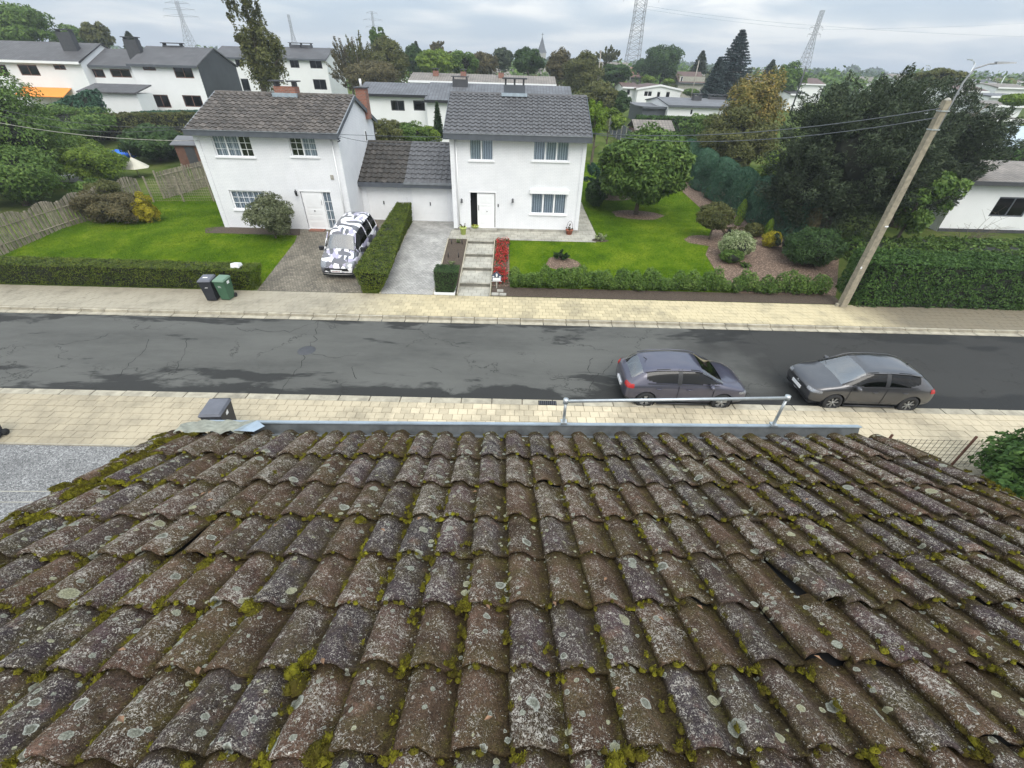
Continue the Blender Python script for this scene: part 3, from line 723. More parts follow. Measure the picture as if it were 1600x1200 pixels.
# tile: a roll on its left side, a pan on its right side, thick broken lip at the near end
TW, TL, TH = .21, .50, .050
def prof(x):
    xc = -.034
    if x < xc: return .010+(TH-.010)*sqrt(max(0, 1-((xc-x)/.083)**2))
    t = (x-xc)/.090
    return TH*(.5+.5*cos(pi*min(1, t)))+(.004*max(0, (x-.09)/.03) if x > .09 else 0)
def tile_mesh(seed, chip=0):
    xs = [-.1168, -.1163, -.115, -.112, -.107, -.099, -.089, -.077, -.064, -.050, -.036, -.022, -.008, .006, .020, .034, .048, .062, .078, .094, .108, .118]
    ysn = [0, .004, .012, .03, .06, .10, .14, .18, .22, .26, .30, .34, .38, .42, .46, .50]
    V = []; Fc = []; nx = len(xs); off = Vector((seed*3.1, seed*1.7, 0))
    def pt(x, y, dz=0):
        q = Vector((x, y, 0))*1.0+off
        e_ = .0060*mnoise.noise(q*22)+.0035*mnoise.noise(q*70) if y < .05 else 0
        if chip and y < .06: e_ += chip*max(0, mnoise.noise(Vector((x*14+seed, 5, 0))))
        z = prof(x)+.0028*mnoise.noise(q*12)+.0012*mnoise.noise(q*45)+.0007*mnoise.noise(q*110)
        if y < .012: z -= (.012-y)*.22
        return (x+.0016*mnoise.noise(q*9+Vector((0, 0, 4))), y+e_*(1 if y < .02 else .5), z+dz)
    for y in ysn:
        for x in xs: V.append(pt(x, y))
    for j in range(len(ysn)-1):
        for i in range(nx-1):
            a = j*nx+i; Fc.append((a, a+1, a+nx+1, a+nx))
    k = len(V)
    for x in xs:
        p = pt(x, 0); V.append((p[0], p[1]+.003+.002*mnoise.noise(Vector((x*90, seed, 0))), p[2]-.018-.003*mnoise.noise(Vector((x*60, seed, 1)))))
    for x in xs: p = pt(x, .12); V.append((p[0], p[1], p[2]-.017))
    for i in range(nx-1):
        Fc.append((k+i, k+i+1, i+1, i)); Fc.append((k+nx+i, k+nx+i+1, k+i+1, k+i))
    # left and right edges
    for side in (0, nx-1):
        kk = len(V)
        for j in range(len(ysn)): p = V[j*nx+side]; V.append((p[0], p[1], p[2]-.016))
        for j in range(len(ysn)-1):
            a, b = j*nx+side, (j+1)*nx+side
            Fc.append((a, b, kk+j+1, kk+j) if side == 0 else (b, a, kk+j, kk+j+1))
    me = bpy.data.meshes.new('roof_tile'); me.from_pydata(V, [], Fc); me.polygons.foreach_set('use_smooth', [True]*len(Fc)); me.update()
    for an, c_ in (('tile_x', 0), ('tile_y', 1)): me.attributes.new(an, 'FLOAT', 'POINT').data.foreach_set('value', [v[c_] for v in V])
    me.materials.append(M['near_tile']); return me
TM = [tile_mesh(i, .0 if i % 4 else .02) for i in range(12)]
LIPS = [0, -.448, -.869, -1.242, -1.609, -1.953, -2.278, -2.585, -2.88, -3.17]
NEXT = [.47]+LIPS[:-1]
r_ = random.Random(21); items = []; TILES = {}
ncol = 33
for k, v in enumerate(LIPS):
    ex = NEXT[k]-v; wob = r_.uniform(-.012, .012)
    for i in range(ncol):
        u = U0+.115+TW*i*(U1-U0-.02)/(ncol*TW)
        du, dv, rz_, lift, rol = r_.gauss(0, .0045)+wob*.4, r_.gauss(0, .010), r_.gauss(0, .013), abs(r_.gauss(0, .0035)), r_.gauss(0, .018)
        if k == 4 and i == 22: rz_, lift, du, rol = .17, .034, .095, -.12      # slipped tile
        if k == 5 and i in (21, 22): rz_, lift, du, dv = .03, .028-.018*(i-21), .01, .026-.02*(i-21)          # raised broken tile
        if k == 3 and i == 6: du, rz_ = .050, .09
        if k == 3 and i == 5: lift, rol, rz_ = .016, -.17, .0                  # gap on the left
        if k == 6 and i == 21: rz_, du, dv = .06, .024, -.012
        if k == 6 and i == 22: dv = -.012
        tilt = .034/ex
        sy = (ex+.05)/TL
        T = Matrix.Translation((u+du, v+dv, lift)) @ Matrix.Rotation(rz_, 4, 'Z') @ Matrix.Rotation(-tilt, 4, 'X') @ Matrix.Rotation(rol, 4, 'Y') @ Matrix.Diagonal((1.0, sy, 1, 1))
        p = RM @ Vector((u, v+.2, 0)); q = pr(p); vis = -90 < q[0] < 1690 and -50 < q[1] < 1330
        items.append((TM[r_.randrange(12)], T, (1000 if vis else 1)/(p-CAM).length**2))
pieces('roof_tile', items, ro, M['near_tile'], 298)
for me in TM:
    for mm in me.materials: pass

# moss in the pans and against the lips
def moss_clumps():
    rr = random.Random(5); V = []; Fc = []; tufts = []
    def clump(u, v, z, a, b, h, rot):
        k = len(V); n = 9; rings = 3; ph_ = rr.random()*9
        V.append((u, v, z+h))
        for j in range(1, rings+1):
            t = j/rings
            for i in range(n):
                q = 2*pi*i/n; rad = t*(1+.55*mnoise.noise(Vector((cos(q)*1.5+ph_, sin(q)*1.5, ph_))))
                x, y = cos(q)*a*rad, sin(q)*b*rad; x, y = x*cos(rot)-y*sin(rot), x*sin(rot)+y*cos(rot)
                V.append((u+x, v+y, z+h*(1-t**2)*(1+.8*mnoise.noise(Vector((x*90, y*90, ph_))))-(.006 if j == rings else 0)))
        for i in range(n): Fc.append((k, k+1+i, k+1+(i+1) % n))
        for j in range(rings-1):
            for i in range(n): Fc.append((k+1+j*n+i, k+1+(j+1)*n+i, k+1+(j+1)*n+(i+1) % n, k+1+j*n+(i+1) % n))
        m_ = int(52000*a*b*pi)+4
        for _ in range(m_):
            t = sqrt(rr.random())*1.15; q = rr.random()*2*pi; x, y = cos(q)*a*t, sin(q)*b*t; x, y = x*cos(rot)-y*sin(rot), x*sin(rot)+y*cos(rot)
            tufts.append((u+x, v+y, z+h*max(0, 1-t*t)))
    def cushion(u, v, z, r, elong=1.0):
        """a ragged group of small mounds"""
        for _ in range(rr.randrange(3, 8)):
            s_ = rr.uniform(.30, .62)*r; clump(u+rr.gauss(0, r*.42), v+rr.gauss(0, r*.42*elong), z, s_, s_*rr.uniform(.8, 1.3), s_*rr.uniform(.35, .7), rr.random()*3)
    pw = TW*(U1-U0-.02)/(ncol*TW)
    for k, v in enumerate(LIPS):
        if v < -2.6: continue
        ex = NEXT[k]-v
        for i in range(ncol):
            uc = U0+.115+pw*i
            def dens(vv): return (0 if (k == 3 and i == 5) or (k == 4 and i == 21) else 1)*(.40+1.5*mnoise.noise(Vector((uc*1.1+3, vv*1.3, 2)))+.35*mnoise.noise(Vector((uc*3, vv*3, 7)))+(.26 if uc < -.9 else 0)+(.10 if uc > 1.4 else 0)+(.2 if uc < -2.5 else 0))
            # along the joint between this pan and the next roll: small mounds in a broken line
            n_ = 9
            for q in range(n_):
                y = v+ex*(q+rr.random())/n_; dd = dens(y)
                if rr.random() < dd*.62:
                    s_ = rr.uniform(.004, .011)*(1+.6*dd); clump(uc+.100+rr.gauss(0, .007), y, .006+(y-v < ex*.5)*.012, s_, s_*rr.uniform(1, 2.4), s_*.6, rr.uniform(-.2, .2))
                if rr.random() < dd*.17: cushion(uc+rr.uniform(.05, .10), y, .006+.010*(y-v < ex*.5), rr.uniform(.010, .026), 1.5)
            # below the lip on the row nearer the viewer
            for q in range(8):
                if rr.random() < dens(v)*.50:
                    x = -.105+.21*(q+rr.random())/8; s_ = rr.uniform(.005, .012)*(1.3 if x > .03 else 1); clump(uc+x, v-.004-rr.random()*.010, prof(x)*.92-.004, s_*1.5, s_*.9, s_*.8, rr.uniform(-.4, .4))
            if rr.random() < .24*dens(v): cushion(uc+rr.choice((.07, .09, .10, -.09)), v-.014, .012, rr.uniform(.016, .034))
            if rr.random() < .05*dens(v): cushion(uc+rr.uniform(-.1, .1), v+rr.random()*ex, .03, rr.uniform(.014, .03))
    for _ in range(60): cushion(U0+rr.uniform(.0, .30), rr.uniform(-.95, .45), .018, rr.uniform(.025, .065), 1.5)
    for u, v, r in ((-.95, -1.98, .075), (-.75, -2.26, .05), (-1.02, -.92, .05), (1.66, -1.90, .06), (2.3, -1.55, .05), (.3, -2.3, .05), (-1.75, -1.30, .06), (-1.35, -1.62, .05), (2.75, -1.9, .05), (-.30, -1.62, .035), (-1.9, -.35, .05)): cushion(u, v, .02, r)
    me = bpy.data.meshes.new('moss'); me.from_pydata(V, [], Fc); me.materials.append(M['moss'])
    o = bpy.data.objects.new('moss', me); COL.objects.link(o); o.parent = ro; o['kind'] = 'stuff'
    for p in me.polygons: p.use_smooth = True
    T = np.array(tufts); n = len(T); h = rng.uniform(.003, .0085, n)[:, None]; a = rng.random(n)*2*pi
    d1 = np.stack([np.cos(a), np.sin(a), 0*a], 1)*rng.uniform(.0012, .0030, n)[:, None]; lean = rng.normal(0, .004, (n, 3)); lean[:, 2] = 0
    upv = np.array([0, 0, 1.])*h
    V2 = np.stack([T-d1, T+d1, T+d1*.5+upv+lean, T-d1*.5+upv+lean], 1)
    o2 = link('moss_shoots', quads_mesh('moss_shoots', V2), None, mats=M['moss']); o2.parent = ro; o2['kind'] = 'stuff'
    print('moss', len(V), n)
    # fallen leaves and a few pebbles caught in the pans
    lf = MB()
    for _ in range(26):
        u = rr.uniform(-2.6, 2.9); v = rr.uniform(-2.3, -.4); s_ = rr.uniform(.012, .022); a = rr.random()*6; z = .07
        lf.poly([(u-cos(a)*s_, v-sin(a)*s_, z), (u+sin(a)*s_*.5, v-cos(a)*s_*.5, z+.006), (u+cos(a)*s_, v+sin(a)*s_, z+.002), (u-sin(a)*s_*.5, v+cos(a)*s_*.5, z+.008)])
    o3 = link('dead_leaves', lf.mesh('dl'), None, mats=plain('dead leaf', (.20, .115, .065), .8, var=.4, scale=30)); o3.parent = ro; o3['kind'] = 'stuff'
moss_clumps()
# verge boards
for a, b in ((U0-.035, U0-.005), (U1+.005, U1+.035)):
    o = link('verge_board', MB().box((a, -3.4, -.16), (b, .47, -.03)).mesh('v'), None, mats=M['bark']); o.parent = ro
# gutter, flashing at its left end
gt = link('gutter', MB().poly([(-3.02, .56, -.12), (3.58, .56, -.12), (3.58, .72, -.10), (-3.02, .72, -.10)]).box((-3.02, .47, -.13), (3.58, .49, -.02)).mesh('gutter'), None, mats=M['zinc_dull']); gt.parent = ro
lip = MB(); lip.box((-3.02, .690, .004), (3.58, .745, .016)); o = link('gutter_lip', lip.mesh('lip'), None, mats=M['zinc']); o.parent = gt
lip = MB(); lip.box((-3.02, .715, -.11), (3.58, .735, .003)); o = link('gutter_wall', lip.mesh('lip'), None, mats=M['zinc_dull']); o.parent = gt
fl = MB()
nxf = 14; g0 = []
for j in range(5):
    for i in range(nxf):
        u = -3.13+.62*i/(nxf-1)+.015*sin(j*2+i); v = .40+.25*j/4+(.02*sin(i*1.9) if j == 0 else 0); g0.append((u, v, .050+.012*sin(i*1.3+j)+.010*mnoise.noise(Vector((i*.8, j*.9, 3)))-(.015 if j == 0 else 0)))
fl.v = g0; fl.f = [(j*nxf+i, j*nxf+i+1, (j+1)*nxf+i+1, (j+1)*nxf+i) for j in range(4) for i in range(nxf-1)]; fl.sm = [True]*len(fl.f)
o = link('lead_flashing', fl.mesh('f'), None, mats=plain('mouldy lead sheet', (.24, .245, .20), .8, var=.35, scale=14, bump=.5)); o.parent = ro
fl2 = MB().poly([(-2.50, .36, .07), (-2.40, .40, .045), (-2.36, .52, .05), (-2.47, .60, .075)]).poly([(-2.50, .36, .07), (-2.47, .60, .075), (-2.56, .55, .05), (-2.60, .42, .045)])
o = link('lead_flashing', fl2.mesh('f'), None, mats=M['zinc']); o.parent = ro
# guard rail on the gutter
a0 = onY(881, 658, (RM @ Vector((.4, .70, 0))).y); a1 = onY(1209, 662, (RM @ Vector((2.5, .70, 0))).y)
gl_ = thing('guard_rail', 'galvanised pipe rail on two posts above the zinc gutter', 'rail', tuple(a0))
z0 = onY(884, 627, a0.y+.02); z1 = onY(1230, 622, a1.y+.02)
MB().tube([z0+Vector((-.02, 0, 0)), z1], .0165, 10).build('pipe', M['galv'], gl_)
for p, q in ((a0, z0), (a1, z1)):
    pm = MB().tube([p-Vector((0, 0, .03)), q+Vector((0, 0, .015))], .0145, 10); po = pm.build('post', M['galv'], gl_)
    MB().lathe([(.0, .034), (.026, .030), (.028, -.02), (.0, -.025)], q, 12).build('coupling', M['galv'], po)
    MB().box((p.x-.03, p.y-.03, p.z-.02), (p.x+.03, p.y+.03, p.z)).build('foot_plate', M['galv'], po)

# ------------------------------------------------------------------ building helpers
def wall_holes(parent, X0, X1, z0, z1, Y, holes, mat, reveal=.13, name='wall'):
    xs = sorted({X0, X1, *[h[0] for h in holes], *[h[1] for h in holes]}); zs = sorted({z0, z1, *[h[2] for h in holes], *[h[3] for h in holes]})
    mb = MB()
    for a, b in zip(xs, xs[1:]):
        for c, d in zip(zs, zs[1:]):
            cx, cz = (a+b)/2, (c+d)/2
            if any(h[0] < cx < h[1] and h[2] < cz < h[3] for h in holes): continue
            mb.poly([(a, Y, c), (b, Y, c), (b, Y, d), (a, Y, d)])
    for a, b, c, d in holes:
        r = Y+reveal
        mb.poly([(a, Y, c), (a, Y, d), (a, r, d), (a, r, c)]); mb.poly([(b, Y, c), (b, r, c), (b, r, d), (b, Y, d)])
        mb.poly([(a, Y, c), (a, r, c), (b, r, c), (b, Y, c)]); mb.poly([(a, Y, d), (b, Y, d), (b, r, d), (a, r, d)])
    return mb.build(name, mat, parent)
def window(parent, x0, x1, z0, z1, Y, leaves=(1, 1), bars=None, frame='upvc', fw=.055, curtain=True, open_leaf=None, sill=True, setback=.085, dark=()):
    """a casement window in a front wall; leaves: width ratios; bars: (columns, rows) of panes in each leaf"""
    f = MB(); y = Y+setback; d = .05
    f.box((x0, y, z0), (x1, y+d, z0+fw)); f.box((x0, y, z1-fw), (x1, y+d, z1)); f.box((x0, y, z0+fw), (x0+fw, y+d, z1-fw)); f.box((x1-fw, y, z0+fw), (x1, y+d, z1-fw))
    tot = sum(leaves); x = x0+fw; W = x1-x0-2*fw; cells = []
    for k, l in enumerate(leaves):
        xe = x+W*l/tot
        if k < len(leaves)-1: f.box((xe-fw*.7, y-.004, z0+fw), (xe+fw*.7, y+d, z1-fw))
        cells.append((x+(fw*.7 if k else 0), xe-(fw*.7 if k < len(leaves)-1 else 0))); x = xe
    fo = f.build('window', M[frame], parent)
    for k, (a, b) in enumerate(cells):
        MB().box((a, y+.018, z0+fw), (b, y+.026, z1-fw)).build('pane', M['glass'], fo)
        if bars:
            c, r = bars; g_ = MB(); t = .013
            for i in range(1, c): q = a+(b-a)*i/c; g_.box((q-t, y+.003, z0+fw), (q+t, y+.016, z1-fw))
            for i in range(1, r): q = z0+fw+(z1-z0-2*fw)*i/r; g_.box((a, y+.005, q-t), (b, y+.014, q+t))
            g_.build('glazing_bars', M[frame], fo)
        if curtain and k not in dark: MB().box((a-.02, y+.10, z0+.02), (b+.02, y+.11, z1-.02)).build('net_curtain', M['curtain'], fo)
    MB().box((x0-.02, y+.30, z0-.02), (x1+.02, y+.32, z1+.02)).build('room_behind', M['dark'], fo)
    if sill: MB().box((x0-.07, Y-.07, z0-.06), (x1+.07, Y+setback+.01, z0-.003)).build('sill', M[frame], fo)
    return fo
def small_tiles(rows_w, ex, variants=4):
    out_ = []
    for s in range(variants):
        xs = [-.17, -.155, -.125, -.085, -.045, -.01, .03, .08, .13, .172]
        pz = lambda x: (.058*sqrt(max(0, 1-((x+.085)/.088)**2)) if x < 0 else .006*((x-.08)/.09)**2)+.004*mnoise.noise(Vector((x*9, s*4, 0)))
        V = []; ys_ = [0, ex*.5, ex+.05]
        for j, y in enumerate(ys_):
            for x in xs: V.append((x, y+(.006*mnoise.noise(Vector((x*20, s, 3))) if j == 0 else 0), pz(x)+.055*(1-y/(ex+.05))))
        n = len(xs); Fc = [(j*n+i, j*n+i+1, (j+1)*n+i+1, (j+1)*n+i) for j in range(2) for i in range(n-1)]
        k = len(V)
        for x in xs: V.append((x, .004, pz(x)+.002))
        Fc += [(k+i, k+i+1, i+1, i) for i in range(n-1)]
        me = bpy.data.meshes.new('roof_tile'); me.from_pydata(V, [], Fc); me.update(); out_.append(me)
    return out_
def tiled_slope(root, X0, X1, Ye, ze, Yr, zr, nc, nr, mat, name='roof', back=None, seed=0, jit=.006):
    """a roof plane rising from (Ye, ze) to (Yr, zr) with each tile its own object; back=(Y, z) closes the other slope"""
    sl = sqrt((Yr-Ye)**2+(zr-ze)**2); a = atan2(zr-ze, Yr-Ye)
    mb = MB(); t = .05; nv = Vector((0, -sin(a), cos(a)))
    def q(x, y, z, dn): return (x, y-sin(a)*dn, z+cos(a)*dn)
    mb.hexa([q(X0, Ye, ze, -t-.06), q(X1, Ye, ze, -t-.06), (X1, Yr, zr-t-.075), (X0, Yr, zr-t-.075), q(X0, Ye, ze, -t), q(X1, Ye, ze, -t), (X1, Yr, zr-t), (X0, Yr, zr-t)])
    if back: mb.hexa([(X0, Yr, zr-t-.075), (X1, Yr, zr-t-.075), (X1, back[0], back[1]-.075), (X0, back[0], back[1]-.075), (X0, Yr, zr+.01), (X1, Yr, zr+.01), (X1, back[0], back[1]+.05), (X0, back[0], back[1]+.05)])
    r = mb.build(name, M['fascia_dark'], root)
    cw = (X1-X0)/nc; ex = sl/nr; ms = small_tiles(cw, ex); rr = random.Random(seed)
    for me in ms: me.materials.append(M[mat])
    B = Matrix.Translation((X0, Ye, ze)) @ Matrix.Rotation(a, 4, 'X')
    inv = wmat(root).inverted(); items = []
    for j in range(nr):
        for i in range(nc):
            Mx = B @ Matrix.Translation((cw*(i+.5)+rr.gauss(0, .003), ex*j-.02+rr.gauss(0, jit), -t+.004)) @ Matrix.Rotation(rr.gauss(0, .008), 4, 'Z') @ Matrix.Diagonal((cw/.33, 1, 1, 1))
            items.append((rr.choice(ms), inv @ Mx, 1/(Mx.translation-CAM).length))
    pieces('roof_tile', items, r, M[mat], 300)
    # ridge caps
    rc = MB(); n = int((X1-X0)/.4)
    for i in range(n):
        x = X0+(X1-X0)*i/n; x2 = X0+(X1-X0)*(i+1)/n
        P = [(-.13, -.045), (-.08, .03), (0, .055), (.08, .03), (.13, -.045)]
        for (ya, za), (yb, zb) in zip(P, P[1:]): rc.poly([(x+.01, Yr+ya, zr+za), (x2, Yr+ya*1.08, zr+za+.006), (x2, Yr+yb*1.08, zr+zb+.006), (x+.01, Yr+yb, zr+zb)][::-1])
    rc.build('ridge_tiles', M[mat], r)
    return r
def gable_wall(root, X, Y0, Y1, zg, ze0, ze1, Yr, zr, face, mat, name='gable_wall', t=.2):
    x0, x1 = (X-t, X) if face > 0 else (X, X+t); pts = [(Y0, zg), (Y1, zg), (Y1, ze1), (Yr, zr), (Y0, ze0)]
    mb = MB(); k = 5
    mb.v = [(x1, y, z) for y, z in pts]+[(x0, y, z) for y, z in pts]
    mb.f = [tuple(range(5)), tuple(reversed(range(5, 10)))]+[((i+1) % 5, i, 5+i, 5+(i+1) % 5) for i in range(5)]; mb.sm = [False]*7
    return mb.build(name, mat, root)
def W(px0, py0, px1, py1, Y):
    a = onY(px0, py0, Y); b = onY(px1, py1, Y); return (a.x+b.x)/2, (a.z+b.z)/2
def rect_px(l, r, t, b, Y):
    """pixel edges of a rectangle on the plane y=Y (taken at its middle lines)"""
    ym, xm = (t+b)/2, (l+r)/2
    return onY(l, ym, Y).x, onY(r, ym, Y).x, onY(xm, b, Y).z, onY(xm, t, Y).z
ZG = .85
# ---- right house
YF = 27.15; RX0, RX1 = -3.45, 4.10; YB = YF+7.2; ze, zr = 5.90, 7.72; YR_ = YF+3.6
rh = thing('house', 'white two storey house with clean grey tiled roof and half open door, right of garages', 'house', ((RX0+RX1)/2, YF, ZG))
win = [rect_px(733, 771, 216, 251, YF), rect_px(833, 890, 216, 252, YF), rect_px(829, 885, 302, 335, YF)]
dr = rect_px(735.5, 774, 301, 358, YF); dr = (dr[0], dr[1], ZG+.17, dr[3])
wall_holes(rh, RX0, RX1, ZG-.1, ze, YF, win+[dr], M['wall'])
gable_wall(rh, RX1, YF+.002, YB, ZG-.1, ze, ze, YR_, zr-.1, 1, M['wall']); gable_wall(rh, RX0, YF+.002, YB, ZG-.1, ze, ze, YR_, zr-.1, -1, M['wall'])
MB().box((RX0, YB-.2, ZG), (RX1, YB-.002, ze)).build('rear_wall', M['wall'], rh)
window(rh, *win[0], YF, (1, 1), fw=.06); window(rh, *win[1], YF, (1, 1, 1), fw=.06); wdn = window(rh, *win[2], YF, (1, 1, 1), fw=.07)
MB().box((win[2][0]-.08, YF-.13, win[2][3]-.02), (win[2][1]+.08, YF+.02, win[2][3]+.19)).build('shutter_box', M['upvc'], wdn)
tiled_slope(rh, RX0-.28, RX1+.16, YF-.42, ze+.16, YR_, zr, 25, 12, 'tile_right', back=(YB+.35, ze+.05), seed=2, jit=.003)
MB().box((RX0-.30, YF-.50, ze-.13), (RX1+.18, YF-.40, ze+.17)).box((RX0-.30, YF-.398, ze-.13), (RX1+.18, YF-.003, ze-.10)).build('fascia', M['fascia'], rh)
MB().box((RX0-.30, YF-.53, ze+.155), (RX1+.18, YF-.502, ze+.20)).build('gutter', M['gutter_grey'], rh)
bg_ = MB()
for xx in (RX0-.31, RX1+.165):
    bg_.hexa([(xx, YF-.40, ze-.04), (xx+.035, YF-.40, ze-.04), (xx+.035, YR_, zr-.18), (xx, YR_, zr-.18), (xx, YF-.40, ze+.19), (xx+.035, YF-.40, ze+.19), (xx+.035, YR_, zr+.06), (xx, YR_, zr+.06)])
    bg_.hexa([(xx, YR_, zr-.18), (xx+.035, YR_, zr-.18), (xx+.035, YB+.35, ze-.10), (xx, YB+.35, ze-.10), (xx, YR_, zr+.05), (xx+.035, YR_, zr+.05), (xx+.035, YB+.35, ze+.10), (xx, YB+.35, ze+.10)])
bg_.build('barge_boards', M['fascia'], rh)
# plinth, pilaster strips, downpipe
MB().box((RX0-.01, YF-.015, ZG-.1), (RX1+.012, YF-.002, ZG+.16)).build('plinth', M['concrete'], rh)
MB().box((RX0-.02, YF-.10, ZG+.12), (RX0+.22, YF-.016, ze-.085)).build('pilaster', M['wall'], rh)
MB().box((RX1-.22, YF-.05, ZG+.17), (RX1-.012, YF-.016, ze-.085)).build('pilaster', M['wall'], rh)
MB().tube([(RX0+.33, YF-.06, ze-.1), (RX0+.33, YF-.06, ZG+.05)], .04, 8).build('downpipe', M['white'], rh)
# front door: dark opening at its left, half open white leaf
dx0, dx1, dz0, dz1 = dr
MB().box((dx0, YF+.5, dz0), (dx1, YF+.52, dz1)).build('hall', M['dark'], rh)
dxa = dx0+(dx1-dx0)*.27
door = MB().box((dxa, YF+.05, dz0), (dx1-.05, YF+.10, dz1-.05)).build('door', M['upvc'], rh)
dpn = MB()
for t0, t1 in ((.70, .90), (.62, .66), (.38, .56), (.10, .30)): dpn.box((dxa+.16, YF+.040, dz0+(dz1-dz0)*t0), (dx1-.22, YF+.049, dz0+(dz1-dz0)*t1))
dpn.build('raised_panel', M['white'], door)
MB().tube([(dxa+.08, YF+.02, dz0+1.0), (dxa+.08, YF+.02, dz0+1.3)], .014, 6).build('door_handle', M['black'], door)
MB().lathe([(0, -.02), (.03, -.02), (.03, .0)], (dx0+(dx1-dx0)*.66, YF+.03, dz0+.95), 10, 'y').build('knocker', M['black'], door)
MB().box((dx0-.05, YF-.35, ZG-.05), (dx1+.1, YF-.017, ZG+.168)).build('doorstep', M['concrete'], rh)
MB().box((dx0-.06, YF-.02, dz1), (dx1+.06, YF-.003, dz1+.06)).box((dx1, YF-.02, dz0), (dx1+.05, YF-.003, dz1-.001)).build('door_frame', M['upvc'], rh)
for px in (722, 801):        # wall lamps either side of the door
    x, z = W(px, 318, px, 318, YF); lm = MB(); lm.tube([(x, YF-.001, z), (x, YF-.16, z), (x, YF-.16, z+.06)], .012, 6)
    lo_ = lm.build('wall_lamp', M['white'], rh); MB().lathe([(.02, .06), (.07, .08), (.055, .26), (.08, .27), (0, .34)], (x, YF-.16, z), 8).build('lantern', M['lamp'], lo_)
x, z = W(774.5, 322, 774.5, 322, YF); MB().box((x+.12, YF-.03, z-.04), (x+.18, YF-.004, z+.12)).build('doorbell', M['black'], rh)
# chimney
ch = MB().box((.03-.62, YR_-.25, zr-.35), (.03+.62, YR_+.5, zr+.42)).build('chimney', M['fascia'], rh)
cm_ = MB(); [cm_.box((x-.05, YR_-.15, zr+.42), (x+.05, YR_+.35, zr+.72)) for x in (-.49, .03, .55)]; cm_.build('chimney_legs', M['fascia_dark'], ch)
MB().box((-.69, YR_-.3, zr+.72), (.75, YR_+.55, zr+.79)).build('chimney_cap', M['fascia_dark'], ch)
MB().box((-.72, YR_-.42, zr-.10), (.78, YR_-.252, zr+.06)).build('chimney_flashing', M['zinc'], ch)
x, z = W(905, 222, 905, 222, YF)

# ---- left house
YF = 26.48; LX0, LX1 = -17.05, -9.35; YB = YF+7.4; ze, zr = 5.82, 7.46; YR_ = YF+3.6
lh = thing('house', 'white two storey house with dark mossy tiled roof, brick chimney and small paned windows', 'house', ((LX0+LX1)/2, YF, ZG))
win = [rect_px(333, 393, 211, 245, YF), rect_px(452, 494, 212, 245, YF), rect_px(362, 416, 298, 328, YF)]
dl = rect_px(475, 521, 298, 356, YF); dl = (dl[0], dl[1], ZG+.05, dl[3])
wall_holes(lh, LX0, LX1, ZG-.1, ze, YF, win+[dl], M['wall'])
gable_wall(lh, LX1, YF+.002, YB, ZG-.1, ze, ze, YR_, zr-.1, 1, M['wall']); gable_wall(lh, LX0, YF+.002, YB, ZG-.1, ze, ze, YR_, zr-.1, -1, M['wall'])
MB().box((LX0, YB-.2, ZG), (LX1, YB-.002, ze)).build('rear_wall', M['wall'], lh)
window(lh, *win[0], YF, (1, 1.1, 1), bars=(2, 3), dark=(2,)); window(lh, *win[1], YF, (1, 1.1), bars=(2, 3), dark=(0,)); window(lh, *win[2], YF, (1,), bars=(6, 3), fw=.08)
tiled_slope(lh, LX0-.12, LX1+.12, YF-.42, ze+.14, YR_, zr, 24, 12, 'tile_left', back=(YB+.3, ze+.05), seed=3, jit=.012)
MB().box((LX0-.16, YF-.50, ze-.12), (LX1+.16, YF-.40, ze+.15)).box((LX0-.16, YF-.398, ze-.12), (LX1+.16, YF-.003, ze-.09)).build('fascia', M['fascia'], lh)
MB().box((LX0-.16, YF-.53, ze+.135), (LX1+.16, YF-.502, ze+.17)).build('gutter', M['gutter_grey'], lh)
bg_ = MB(); wt = MB()
for xx in (LX0-.16, LX1+.125):
    bg_.hexa([(xx, YF-.40, ze-.07), (xx+.035, YF-.40, ze-.07), (xx+.035, YR_, zr-.22), (xx, YR_, zr-.22), (xx, YF-.40, ze+.13), (xx+.035, YF-.40, ze+.13), (xx+.035, YR_, zr+.0), (xx, YR_, zr+.0)])
    bg_.hexa([(xx, YR_, zr-.22), (xx+.035, YR_, zr-.22), (xx+.035, YB+.35, ze-.14), (xx, YB+.35, ze-.14), (xx, YR_, zr+.0), (xx+.035, YR_, zr+.0), (xx+.035, YB+.35, ze+.08), (xx, YB+.35, ze+.08)])
    wt.hexa([(xx-.005, YF-.42, ze+.135), (xx+.05, YF-.42, ze+.135), (xx+.05, YR_, zr+.004), (xx-.005, YR_, zr+.004), (xx-.005, YF-.42, ze+.155), (xx+.05, YF-.42, ze+.155), (xx+.05, YR_, zr+.03), (xx-.005, YR_, zr+.03)])
bg_.build('barge_boards', M['fascia'], lh); wt.build('verge_trim', M['gutter_grey'], lh)
MB().box((LX0-.012, YF-.05, ZG-.08), (LX0+.24, YF-.002, ze-.13)).build('pilaster', M['wall'], lh)
MB().box((LX1-.22, YF-.05, ZG-.08), (LX1+.0, YF-.002, ze-.13)).build('pilaster', M['wall'], lh)
MB().tube([(LX1-.36, YF-.06, ze-.14), (LX1-.36, YF-.06, ZG)], .04, 8).build('downpipe', M['white'], lh)
d0, d1, e0, e1 = dl; split = d0+(d1-d0)*.70
dor = MB().box((d0+.04, YF+.05, e0), (split, YF+.10, e1-.06)).build('door', M['upvc'], lh)
dp = MB()
for t0, t1 in ((.56, .90), (.38, .50), (.24, .34), (.06, .18)): dp.box((d0+.2, YF+.041, e0+(e1-e0)*t0), (split-.18, YF+.049, e0+(e1-e0)*t1))
dp.build('raised_panel', M['white'], dor)
MB().lathe([(0, -.02), (.035, -.02), (.035, .0)], ((d0+split)/2, YF+.03, e0+1.02), 10, 'y').build('letter_knocker', M['black'], dor)
MB().tube([(split-.10, YF+.02, e0+1.35), (split-.10, YF+.02, e0+1.65)], .012, 6).build('door_handle', M['alloy'], dor)
